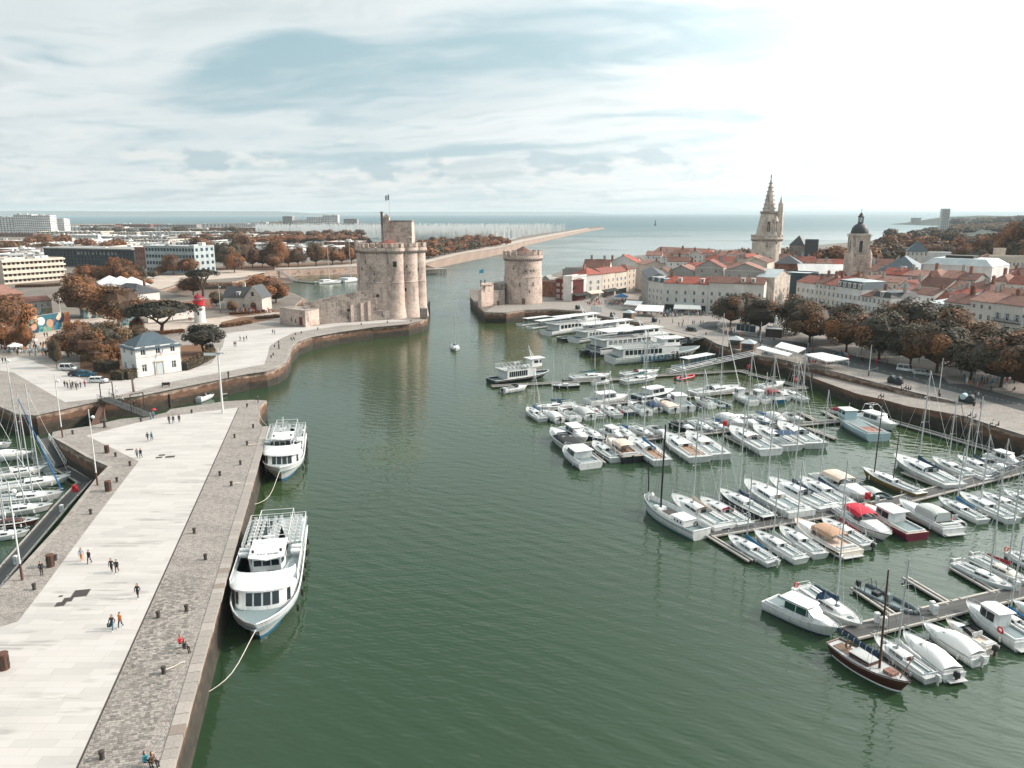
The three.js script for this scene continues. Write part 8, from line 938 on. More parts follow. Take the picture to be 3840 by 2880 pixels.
{const b=P(812,1474,0.6),s=P(738,1500,0.6),t=thing('motor_boat','small white open dinghy moored under the west quay wall','motor boat',V((b.x+s.x)/2,0,(b.z+s.z)/2),Math.atan2(-(b.z-s.z),b.x-s.x));motorboat(t,b.distanceTo(s),{k:'open'},rng(4));pontoon('narrow floating stage beside the white dinghy under the west quay',[[720,1492],[850,1474]],1);}
// the big marina beyond the breakwater, seen as one mass of masts
{const land=gb().flat(pd([[540,1930],[1430,1950],[1430,2600],[540,2600]]),3).build('far_shore',M.town);kind(land,'structure');const geo=gb().prism([[-6,-1.7],[1,-2],[6.5,0],[1,2],[-6,1.7]],-0.2,1.7).prism([[-3,-0.9],[2,-0.8],[2,0.8],[-3,0.9]],1.5,2.2).box(0.5,16,0.5,0.6,1.5,0).box(4,0.3,0.3,-1.5,3,0).geo(),n=8500,im=new THREE.InstancedMesh(geo,M.gel,n),r=rng(900),m=new THREE.Matrix4(),q=new THREE.Quaternion();for(let i=0;i<n;i++){const d=lerp(1130,1900,Math.floor(r()*16)/16)+r()*14,hi=d<1250?lerp(1560,1870,1):lerp(1880,2140,(d-1250)/650),lo=d<1450?1480:960,p=PD(lerp(lo,hi,r()),d),k=0.8+0.6*r();q.setFromEuler(new THREE.Euler(0,0.4+(r()<0.5?0:Math.PI)+r()*0.1,0));m.compose(V(p.x,0,p.z),q,V(k,k,k));im.setMatrixAt(i,m);}im.name='marina_boats';kind(im,'stuff');meta(im,'large marina full of white boats and masts beyond the breakwater','marina boats');im.castShadow=true;scene.add(im);}
for(const[x,d,l]of[[2457,3000,'dark channel beacon standing far out in the bay']]){const p=PD(x,d,0);const t=thing('channel_beacon',l,'beacon',p.setY(0));gb().lathe([[5,0],[4,4],[2,6],[1.6,18],[0.2,22]],12).build('tower',M.iron,t);gb().lathe([[2.6,17],[2.6,18]],10).build('gallery',M.iron,t);}
// ---------------------------------------------------------------- quay furniture
const bollGeo=gb().lathe([[0.3,0],[0.27,0.1],[0.25,0.85],[0.33,0.92],[0.33,1.05],[0.2,1.12]],12).geo(0.6),ringGeo=gb().rings(ring2(0.29,0.05)).geo(1);
function bollard(label,x,y,k=1,m=M.iron){const t=thing('bollard',label,'bollard',P(x,y),0,'mooring bollards');put(bollGeo,m,'post',t,0,0,0,k,k,k);const r=put(ringGeo,m,'collar',t,0,0.8*k,0,k,k,k);r.rotation.z=Math.PI/2;}
[[434,1712,'before the pale paving notch'],[488,1746,'at the inner corner of the pale paving'],[439,1807,'small, above the big rusty post'],[273,1628,'at the lock corner of the near quay'],[529,1581,'by the foot of the footbridge'],[719,1549,'by the kerb left of the tall signal mast'],[880,1642,'on the cobbles level with the second passenger boat'],[902,1743,'on the cobbles behind the second boat’s bow'],[825,1784,'left of the bow of the second boat'],[927,1526,'nearest the quay tip on the coping'],[950,1605,'by the recess in the quay edge'],[927,1669,'on the edge beside the second passenger boat'],[868,1822,'with pale ropes near the second boat’s bow'],[729,2000,'on the cobbles between the two passenger boats'],[771,2099,'on the edge beside the nearest boat’s stern'],[700,2292,'beside the quay edge left of the nearest boat'],[594,2317,'above the row of manhole covers'],[615,2527,'holding the pale rope by the seated pair'],[384,2847,'lowest of all on the cobbles'],[209,2101,'small, beside the big ribbed post'],[129,2211,'at the lower end of the west basin edge'],[341,1928,'between the basin edge and the pale paving'],[857,1418,'beside the fishing man',0.7],[1017,1342,'on the bend of the west quay',0.7],[1025,1333,'second on the bend of the west quay',0.7],[1030,1302,'third on the bend of the west quay',0.7],[1045,1287,'fourth on the bend of the west quay',0.7],[1108,1256,'below the gatehouse',0.7],[1130,1250,'second below the gatehouse',0.7],[1192,1236,'before the curtain wall',0.7],[1355,1219,'before the buttresses of the curtain wall',0.7],[1453,1211,'at the foot of the fortress tower',0.7],[1541,1207,'below the last turret of the fortress tower',0.7],[3383,1447,'by the large bins on the town quay',0.9],[3652,1522,'beside the second pair of bins',0.9],[3524,1487,'at the foot of the middle lamp post',0.7],[2647,1256,'at the town quay near the pale panels',0.8]].forEach(([x,y,l,k])=>bollard(`dark iron bollard ${l}`,x,y,k??0.72));
for(const[x,y,k,l]of[[402,1698,1.35,'on the cobbles above the basin corner'],[407,1841,1.6,'beside the basin walkway'],[191,2124,1.5,'left of the walking couples'],[17,2508,1.6,'alone on the pale paving at the left edge']]){const t=thing('capstan_post',`thick ribbed rusty post ${l}`,'post',P(x,y));gb().lathe([[0.42,0],[0.38,0.2],[0.38,0.95],[0.44,1],[0.44,1.08],[0.1,1.12]].map(([a,b])=>[a*k/1.4,b*k*0.95]),16).build('drum',M.rust,t,0.6);for(let i=0;i<8;i++){const a=i*0.785;gb().at(0.39*k/1.4*Math.cos(a),0.2,0.39*k/1.4*Math.sin(a),-a).box(0.07,0.75*k*0.95,0.1).build('rib',M.iron,t);}}
{const t=thing('mooring_post','dark T-headed mooring post by the lock on the near quay','bollard',P(393,1603));gb().lathe([[0.5,0],[0.25,0.2],[0.22,1.3],[0.6,1.4],[0.6,1.55]],14).build('post',M.iron,t,0.5);}
for(const[x,y,w,d,l,rd]of[[569,2368,1.3,1.3,'round dark manhole cover nearest the bollard',1],[547,2426,1.2,1.2,'round dark manhole cover, middle of three',1],[519,2491,1.3,1.3,'round dark manhole cover, nearest the camera',1],[303,2225,1.6,1.7,'large square dark grate on the pale paving'],[255,2249,0.95,0.95,'smaller dark grate left of the large one'],[227,2266,0.95,0.95,'lowest dark grate of the group'],[228,2236,0.35,0.35,'tiny dark cover beside the grates'],[638,1713,1.5,1,'dark cover right of the young couple'],[607,1707,1,0.8,'dark cover, upper of the pair by the couple'],[596,1716,1,0.8,'dark cover, lower of the pair by the couple'],[486,1686,1.2,0.8,'dark cover near the paving notch'],[500,2546,0.5,0.5,'small square cover below the manholes']]){const p=P(x,y),t=thing('cover_plate',l,'cover',V(p.x,G+0.012,p.z),0.23);(rd?gb().lathe([[w/2,-0.005],[w/2,0.012]],20):gb().box(w,0.018,d,0,-0.005,0)).build('plate',M.iron,t);(rd?gb().lathe([[w/2+0.08,-0.005],[w/2+0.08,0.006]],20):gb().box(w+0.14,0.01,d+0.14,0,-0.006,0)).build('frame',M.coping,t);}
function rope(label,pts,r=0.05){const c=new THREE.CatmullRomCurve3(pts),g=gb();g.path(c.getPoints(28),r,5);meta(g.build('mooring_rope',M.rope,scene),label,'rope');}
const up=(x,y,h)=>P(x,y,h);
rope('pale mooring rope hanging from the quay to the nearest passenger boat',[up(617,2512,G+0.4),up(650,2500,G+0.1),up(690,2482,G+0.08),V(-31.2,2.4,-68),up(745,2603,0.25),up(850,2545,0.6),P(966,2440,0).setY(2.5)]);rope('pale mooring rope from the quay to the bow of the second boat',[up(872,1812,G+0.4),up(905,1812,G+0.1),up(930,1850,3),up(945,1890,0.6),up(1000,1870,0.5),P(1053,1817,0).setY(2.5)]);rope('short rope from the quay to the side of the second passenger boat',[up(930,1668,G+0.4),up(960,1665,G+0.1),up(975,1665,3.5)]);rope('rope from the quay tip down to the stern of the second boat',[up(928,1524,G+0.4),up(960,1535,G+0.1),up(985,1580,3),up(1000,1595,2.6)]);
function lampPost(label,bx,by,ty,globe=true,m2=M.rust){const p=P(bx,by),H=HT(ty,-p.z)-G,t=thing('lamp_post',label,'lamp post',p);gb().bar([0,H*0.16,0],[0,H,0],0.11,8,0.07).build('pole',M.lampPost,t,0.8);gb().bar([0,0,0],[0,H*0.17,0],0.15,8,0.13).build('base',m2,t,0.8);if(globe){gb().bar([0,H*0.9,0],[0.5,H*0.9,0],0.04,5).build('arm',M.lampPost,t);gb().at(0.55,H*0.9,0).lathe([[0.02,-0.3],[0.26,-0.12],[0.28,0.1],[0.05,0.28]],10).build('lamp_head',M.gel,t,0.8);}return t;}
[[235,1640,1404,'by the lock on the near quay'],[366,1820,1535,'at the inner corner of the west basin'],[84,2175,1804,'on the basin edge nearest the camera'],[50,1529,1334,'beyond the lock at the left edge'],[231,1205,1111,'beside the mural on the west square'],[22,1320,1215,'in front of the orange tree at the left edge'],[533,1240,1175,'behind the slim orange tree'],[828,1175,1065,'left of the gabled stone house'],[783,1330,1280,'by the hedge behind the tall signal mast'],[2580,1235,1150,'on the town quay before the cafe crowd'],[2473,1212,1130,'on the town quay near the cafe awnings'],[2850,1297,1207,'behind the kiosk pair on the town quay'],[3257,1410,1293,'beside the rope-fenced terrace'],[3520,1483,1343,'between the silver car and the quay ramp'],[648,1202,1130,'before the scrawled white wall']].forEach(a=>lampPost(`tall pale lamp post ${a[3]}`,a[0],a[1],a[2],a[0]<2400));
{const p=P(836,1549),H=HT(1308,-p.z)-G,t=thing('signal_mast','tall pale signal mast with white cross arms at the tip of the near quay','mast',p);gb().bar([0,0,0],[0,H,0],0.24,10,0.16).build('pole',M.lampPost,t,0.8);gb().box(3.4,0.55,0.12,-1.2,H*0.9,0.25).build('sign_arm',M.gel,t);gb().box(1.6,0.25,0.12,0.6,H*0.93,0.25).build('sign_arm',M.gel,t);}
[[3229,1332],[3445,1365],[3690,1440],[3045,1290]].forEach(([x,y],i)=>{const t=thing('street_lamp',`dark street lamp with a saucer top under the plane trees, ${ORD[i]} listed from the ${['terrace', 'van', 'edge', 'kiosks'][i]}`,'street lamp',P(x,y));gb().bar([0,0,0],[0,5,0],0.09,8,0.06).build('pole',M.iron,t);gb().lathe([[0.1,4.9],[0.65,5.1],[0.6,5.2],[0.1,5.35]],14).build('lamp_head',M.zinc,t,0.6);for(const y2 of[2,2.9])gb().box(0.6,0.75,0.05,0,y2,0.1).build('sign_plate',M.gel,t);});
// ---- cars
function car(label,x,y,ry,m,L,van,cat='car'){const t=thing(van?'parked_van':'parked_car',label,cat,P(x,y),ry),w=0.86,H=van?1.85:1.5,b=gb();const sec=(q,y0,y1,k=1)=>[[q,y0,-w*k],[q,y1,-w*k*0.97],[q,y1,w*k*0.97],[q,y0,w*k]];b.rings([[-L/2,0.4,0.85,0.94],[-L/2+0.15,0.28,0.95,1],[L/2-0.9,0.28,0.92,1],[L/2-0.15,0.28,0.75,0.97],[L/2,0.38,0.62,0.88]].map(a=>sec(...a)),true,true,true);b.build('body',m,t,0.5);const x0=-L/2+(van?0.1:0.35),x1=L*0.25;const g2=gb();g2.rings([[[x0,0.9,-w*0.96],[x0,0.9,w*0.96],[x1+0.35,0.9,w*0.94],[x1+0.35,0.9,-w*0.94]].reverse(),[[x0+0.2,H-0.06,-w*0.8],[x0+0.2,H-0.06,w*0.8],[x1-0.4,H-0.06,w*0.8],[x1-0.4,H-0.06,-w*0.8]].reverse()],true,false,false);g2.build('windows',M.glass,t);gb().prism([[x0+0.1,-w*0.83],[x1-0.32,-w*0.83],[x1-0.32,w*0.83],[x0+0.1,w*0.83]],H-0.07,H).build('roof',m,t);const pl=gb();for(const s of[-1,1])for(const q of[0.02,0.5,0.97]){const xa=lerp(x0,x1+0.3,q),xb=lerp(x0+0.2,x1-0.4,q);pl.bar([xa,0.9,s*w*0.96],[xb,H-0.05,s*w*0.81],van&&q<0.1?0.1:0.05,4);}pl.build('pillars',m,t);for(const a of[-0.31,0.31])for(const s of[-1,1]){const wh=gb().at(a*L,0.32,s*(w-0.08),0,0,0,).at(a*L,0.32,s*(w-0.08),0,0,Math.PI/2).lathe([[0.31,-0.1],[0.32,0],[0.31,0.1]],14).build('wheel',M.rubber,t,0.5);gb().at(a*L,0.32,s*(w+0.03),0,0,Math.PI/2).lathe([[0.19,-0.02],[0.19,0.02]],10).build('hub',M.steel,t);}for(const s of[-1,1]){gb().box(0.06,0.13,0.3,L/2-0.04,0.6,s*0.6).build('headlight',M.steel,t);gb().box(0.06,0.2,0.16,-L/2,0.62,s*0.7).build('tail_light',M.red,t);}}
const blueCar=mat('teal blue car paint',[0.01,0.12,0.2],0.25,{metalness:0.2}),silver=mat('silver car paint',[0.42,0.44,0.45],0.3,{metalness:0.4});
car('white van parked by the thin young tree',256,1388,0.05,M.gel,4.3,true,'van');car('teal blue car under the spreading tree',325,1411,0.12,blueCar,4.6,false);car('white car parked beside the hedge of the white house',368,1434,0.12,M.gel,4.6,false);car('dark car behind the teal blue car',292,1409,0.1,M.blackHull,4.4,false);car('white van on the quay road under the plane trees',3396,1392,-0.75,M.gel,4.4,true,'van');car('silver car right behind the white van on the quay road',3458,1406,-0.75,silver,4.3,false);car('dark car waiting in the road bend by the cafe',2594,1242,-0.6,M.blackHull,4.2,false);car('pale car parked by the balcony apartment block',210,1190,0.2,silver,4.2,false);
for(const[x,y,n,l]of[[3343,1436,2,'large dark refuse bins between the bollard and the road'],[3612,1507,2,'large dark refuse bins with a blue lid by the road bend'],[2454,1208,1,'dark refuse bin at the foot of the quay lamp'],[2297,1188,1,'dark refuse bin near the cafe corner'],[2166,1160,1,'dark refuse bin by the quay steps'],[2588,1287,1,'dark refuse bin at the top of the ferry gangway']])for(let i=0;i<n;i++){const p=P(x+i*26,y+i*6),t=thing('refuse_bin',`${n > 1 ? ['left one of two ', 'right one of two '][i] : ''}${l}`,'bin',p,-0.75);gb().prism([[-0.9,-0.65],[0.9,-0.65],[0.9,0.65],[-0.9,0.65]],0.15,1.35).build('body',M.binGreen,t);gb().at(0,1.35,0,0,0,Math.PI/2).lathe([[0.66,-0.92],[0.66,0.92]],10).build('lid',x===3612&&!i?M.gelBlue:M.binGreen,t,0.5);}
for(const[x,y,l]of[[2357,1197,'before the cafe terraces'],[2757,1304,'left of the pair above the long gangway'],[2806,1318,'right of the pair above the long gangway']]){const t=thing('ticket_kiosk',`dark wooden ticket kiosk with pyramid roof, ${l}`,'kiosk',P(x,y),-0.5);const g=gb();facade(g,(u,q,n)=>[u-1.8,q,1.8+n],3.6,2.7,[[0.5,1,2.6,1.2]]);g.prism([[-1.8,1.6],[-1.8,-1.8],[1.8,-1.8],[1.8,1.6]],0,2.7);g.build('wall',M.wood,t);gb().box(2.5,1.1,0.05,0,1.05,1.65).build('counter_window',M.glassBlue,t);gb().lathe([[3.1,2.7],[3.1,2.82],[0.05,3.9]],4,0,0,0.785).build('roof',M.zinc,t);}
function canopy(label,c,y0,y1,m,name='terrace_canopy'){const A=c.map((q,i)=>P(q[0],q[1],G+(i<2?y0:y1))),o=A[0].clone().setY(G),t=thing(name,label,'canopy',o),g=gb();const L=A.map(p=>p.clone().sub(o));g.quad(L[0],L[1],L[2],L[3]);for(let i=0;i<4;i++){const a=L[i],b=L[(i+1)%4];g.quad(a.clone().add(V(0,-0.35,0)),b.clone().add(V(0,-0.35,0)),b,a);}g.build('cloth',m,t);for(const p of L)gb().bar([p.x,0,p.z],[p.x,p.y,p.z],0.06,5).build('post',M.steel,t);}
canopy('long white sloping terrace canopy nearest the gangway',[[2834,1305],[2952,1335],[2972,1325],[2860,1296]],2.6,3.2,M.canvasWhite);canopy('second white sloping terrace canopy behind the first',[[2906,1299],[2990,1321],[3022,1305],[2930,1282]],2.8,3.6,M.canvasWhite);canopy('flat pale blue-white terrace canopy along the quay road',[[3016,1328],[3100,1354],[3184,1344],[3085,1321]],2.8,2.9,M.canvasWhite);canopy('long white cafe awning along the slate corner house',[[2380,1163],[2485,1168],[2490,1146],[2395,1142]],2.5,3.8,M.canvasWhite);canopy('second white cafe awning left of the long one',[[2338,1140],[2400,1146],[2410,1130],[2350,1126]],2.6,3.8,M.canvasWhite);canopy('cream and white striped cafe awning in the street mouth',[[2350,1120],[2395,1124],[2398,1110],[2360,1106]],2.8,4,M.canvasCream);canopy('grey cafe awning in front of the long waterfront house',[[2525,1157],[2630,1160],[2628,1145],[2530,1142]],2.6,3.8,M.canvasGrey);
function parasol(label,x,y,r,m,h=2.7){const t=thing('parasol',label,'parasol',P(x,y));gb().bar([0,0,0],[0,h+0.5,0],0.04,5).build('pole',M.steel,t);gb().lathe([[r,h-0.2],[r,h],[0.05,h+r*0.4]],8).build('cloth',m,t);}
parasol('bright blue cafe parasol at the mouth of the side street',2330,1134,3.4,M.canvasBlue,3);[[20,1312],[52,1306],[85,1300],[118,1306],[60,1328]].forEach(([x,y],i)=>parasol(`white parasol near the left edge below the mural, ${ORD[i]} of five`,x,y,2.1,M.canvasWhite));[[3560,1372],[3590,1380],[3622,1388]].forEach(([x,y],i)=>parasol(`pale parasol under the plane trees past the silver car, ${ORD[i]} of three`,x,y,1.9,M.canvasGrey));
{const t=thing('statue_kiosk','dark square kiosk carrying a white statue under the plane trees','kiosk',P(2905,1262),-0.5);gb().box(5.5,2.9,5,0,0,0).build('booth',M.iron,t);gb().box(6.4,0.25,6,0,2.9,0).build('roof',M.canvasGrey,t);gb().box(1.6,1.1,1.6,0,3.15,0).build('plinth',M.stonePale,t);gb().lathe([[0.6,4.25],[0.5,4.6],[0.42,5.6],[0.58,6.3],[0.45,6.7],[0.17,6.85],[0.26,7.1],[0.22,7.35],[0.03,7.45]],12).path([[0.45,6.5,0],[0.75,5.8,0.15],[0.35,5.5,0.4]],0.13,6).build('statue',M.gel,t,0.8);}
for(let i=0;i<4;i++){const p=P(2772+i*16,1245+i*2.5),t=thing('info_panel',`glass information panel in a row by the road bend, ${ORD[i]} from the sea`,'panel',p,-0.3);gb().box(2.3,2.6,0.12,0,0.5,0).build('frame',M.shutter,t);gb().box(2,2.2,0.06,0,0.7,0.06).build('glass',M.glassBlue,t);}for(let i=0;i<3;i++){const t=thing('site_panel',`blank white panel on the town quay by the cruise boat mast, ${ORD[i]} from the sea`,'panel',P(2222+i*12,1171+i*1.5),-0.1);gb().box(1.7,2.4,0.1,0,0.3,0).build('board',M.gel,t);gb().box(0.1,2.7,0.14,0.9,0,0).build('post',M.steel,t);}
{const A=P(3020,1362),pts=[[2950,1352],[3000,1364],[3060,1377],[3105,1387],[3170,1395],[3220,1399],[3290,1390]],t=thing('rope_fence','pale rope slung between posts round the quay terrace','fence',A),g=gb();pts.forEach((q,i)=>{const p=P(...q).sub(A);gb().bar([p.x,0,p.z],[p.x,1,p.z],0.07,6).build('post',M.kerbWood,t);if(i){const o=P(...pts[i-1]).sub(A);for(let k=0;k<6;k++){const f=u=>{const w=o.clone().lerp(p,u);return[w.x,0.92-0.5*4*u*(1-u)*0.9,w.z];};g.bar(f(k/6),f((k+1)/6),0.045,4);}}});g.build('rope',M.rope,t);}
{const t=thing('bench','dark bench with luggage by the edge of the west quay','bench',P(622,1451),0.2);gb().box(1.9,0.08,0.6,0,0.45,0).build('seat',M.iron,t);gb().box(1.9,0.6,0.08,0,0.5,-0.3).build('backrest',M.iron,t);for(const x of[-0.8,0.8])gb().box(0.1,0.45,0.5,x,0,0).build('leg',M.iron,t);}
{const p=P(502,1468),t=thing('quay_pillar','grey square pillar on the pale paving before the white house','pillar',p);gb().box(0.5,3,0.5).build('shaft',M.stoneDark,t);gb().box(0.62,0.2,0.62,0,3,0).build('cap',M.iron,t);}
// ---------------------------------------------------------------- people: one continuous body each
const POSE={};
function poseGeo(kind2){
if(POSE[kind2])return POSE[kind2];const sit=kind2==='sit',w=kind2==='walk'?1:kind2==='walk2'?-1:0,y0=sit?-0.42:0;const J=(x,y,z)=>V(x,y+y0,z);
const B=[],bone=(a,b,ra,rb,c)=>B.push([a,b,ra,rb,c]);
const hip=J(0,0.93,0),ch=J(0,1.3,0.01);bone(hip,J(0,1.1,0),0.125,0.115,1);bone(J(0,1.1,0),ch,0.12,0.14,1);bone(J(-0.13,1.38,0),J(0.13,1.38,0),0.085,0.085,1);bone(J(0,1.42,0),J(0,1.53,0.02),0.052,0.05,0);bone(J(0,1.6,0.03),J(0,1.67,0.02),0.085,0.09,0);bone(J(0,1.59,0.11),J(0,1.61,0.125),0.018,0.014,0);bone(J(-0.08,0.93,0),J(0.08,0.93,0),0.105,0.105,2);
const hands=[];for(const s of[-1,1]){const sw=w*s;const kn=sit?J(s*0.1,0.96,0.44):J(s*0.1,0.5,sw*0.11+0.03),an=sit?J(s*0.1,0.5,0.5):J(s*0.1,0.09,sw*0.22-(sw<0?0.06:0));bone(J(s*0.09,0.9,0),kn,0.09,0.062,2);bone(kn,an,0.06,0.045,2);bone(an.clone().add(V(0,-0.045,-0.03)),an.clone().add(V(0,-0.05,0.15)),0.042,0.036,3);const el=J(s*0.25,1.12,-sw*0.1-0.02),wr=sit?J(s*0.16,1.0,0.28):J(s*0.25,0.88,-sw*0.14+0.06);bone(J(s*0.18,1.37,0),el,0.058,0.045,1);bone(el,wr,0.042,0.03,1);const d=wr.clone().sub(el).normalize();bone(wr,wr.clone().addScaledVector(d,0.08),0.03,0.034,0);hands.push([wr.clone().addScaledVector(d,0.09),d,s]);}
const N=84,S=1.0,oy=sit?0.55:0.9,mc=new MarchingCubes(N,M.gel,false,false,60000);const sd=p=>{let k=0.045,acc=0,best=9,bz=1;for(const[a,b,ra,rb,c]of B){const ab=b.clone().sub(a),t=clamp(p.clone().sub(a).dot(ab)/ab.lengthSq()),d=p.distanceTo(a.clone().addScaledVector(ab,t))-lerp(ra,rb,t);acc+=Math.exp(-d/0.018);if(d<best){best=d;bz=c;}}return[-0.018*Math.log(acc+1e-30),bz];};
const BB=B.map(([a,b,ra,rb,c])=>[a.x,a.y,a.z,b.x-a.x,b.y-a.y,b.z-a.z,ra,rb,c,1/Math.max(1e-6,b.clone().sub(a).lengthSq())]);const fast=(x,y,z)=>{let acc=0,best=9,bz=1;for(const q of BB){const dx=x-q[0],dy=y-q[1],dz=z-q[2];let t=(dx*q[3]+dy*q[4]+dz*q[5])*q[9];t=t<0?0:t>1?1:t;const d=Math.hypot(dx-t*q[3],dy-t*q[4],dz-t*q[5])-(q[6]+(q[7]-q[6])*t);if(d<0.2)acc+=Math.exp(-d/0.018);if(d<best){best=d;bz=q[8];}}return[acc?-0.018*Math.log(acc):best,bz];};
for(let k=0;k<N;k++)for(let j=0;j<N;j++)for(let i=0;i<N;i++){const f=q=>(q-N/2)/(N/2)*S;mc.field[i+j*N+k*N*N]=Math.abs(f(i))>0.42||Math.abs(f(k))>0.7?-0.3:-fast(f(i),f(j)+oy,f(k))[0];}mc.isolation=0;mc.update();
const n=mc.count??mc.geometry.drawRange.count,pos=[],zone=[];for(let i=0;i<n;i++){const x=mc.positionArray[i*3]*S,y=mc.positionArray[i*3+1]*S+oy,z=mc.positionArray[i*3+2]*S;pos.push(x,y,z);zone.push(fast(x,y,z)[1]);}
const fg=gb();for(const[h,d,s]of hands){const sd2=V(1,0,0).cross(d).normalize();for(let f=0;f<4;f++){const a=h.clone().addScaledVector(sd2,(f-1.5)*0.017),b=a.clone().addScaledVector(d,[0.035,0.042,0.04,0.03][f]);fg.bar(a,b,0.009,5,0.008);fg.bar(b,b.clone().addScaledVector(d,0.03).add(V(-s*0.012,0,0)),0.008,5,0.006);}fg.bar(h.clone().addScaledVector(d,-0.04),h.clone().addScaledVector(sd2,0.045).addScaledVector(d,0.01),0.01,5,0.008);}for(let i=0;i<fg.p.length/3;i++){pos.push(fg.p[i*3],fg.p[i*3+1],fg.p[i*3+2]);zone.push(0);}
let g=new THREE.BufferGeometry();g.setAttribute('position',new THREE.Float32BufferAttribute(pos,3));g.computeVertexNormals();g=toCreasedNormals(g,1.2);const hp=gb();hp.lathe([[0.06,1.6],[0.1,1.64],[0.105,1.7],[0.08,1.76],[0.01,1.79]].map(([a,b])=>[a,b+y0]),12,0,-0.012);const lh=gb();lh.lathe([[0.075,1.42],[0.105,1.5],[0.1,1.62],[0.105,1.7],[0.08,1.76],[0.01,1.79]].map(([a,b])=>[a,b+y0]),12,0,-0.035);return POSE[kind2]=[g,zone,hp.geo(1),lh.geo(1)];
}
const CL={k:[0.014,0.014,0.016],g:[0.26,0.29,0.31],o:[0.55,0.17,0.03],r:[0.5,0.02,0.03],j:[0.05,0.11,0.16],t:[0.03,0.22,0.27],w:[0.62,0.61,0.58],b:[0.09,0.045,0.025],n:[0.02,0.035,0.07],y:[0.12,0.12,0.12]},SKIN=[0.42,0.25,0.18];
const personGeo={};
function personBody(pose,top,tr,sh){const key=pose+top+tr+sh;if(personGeo[key])return personGeo[key];const[g0,zone]=poseGeo(pose),g=g0.clone(),c=[];const z=[SKIN,CL[top],CL[tr],CL[sh]];for(const k of zone)c.push(...z[k]);g.setAttribute('color',new THREE.Float32BufferAttribute(c,3));return personGeo[key]=g;}
function person(label,x,y,ry,pose,top,tr,o={}){const p=P(x,y,o.h??G),t=thing('person',label,'person',p,ry);put(personBody(pose,top,tr,o.sh??(tr==='k'?'k':'w')),M.vc,'body',t,0,0,0);put(poseGeo(pose)[o.long?3:2],o.hair??M.iron,'hair',t,0,0,0);if(o.bag){gb().box(0.34,0.4,0.14,-0.3,0.42,0.08).path([[-0.42,0.82,0.08],[-0.3,0.92,0.08],[-0.18,0.82,0.08]],0.012,4).build('bag',M.canvasGreen,t);}if(o.um){gb().bar([0.22,0.9,0.15],[0.22,2.1,0.12],0.015,5).build('umbrella_pole',M.steel,t);gb().lathe([[0.5,1.9],[0.42,2.05],[0.02,2.2]],8,0.22,0.12).build('umbrella',M.red,t);}const s=o.s??1;t.scale.setScalar(s);}
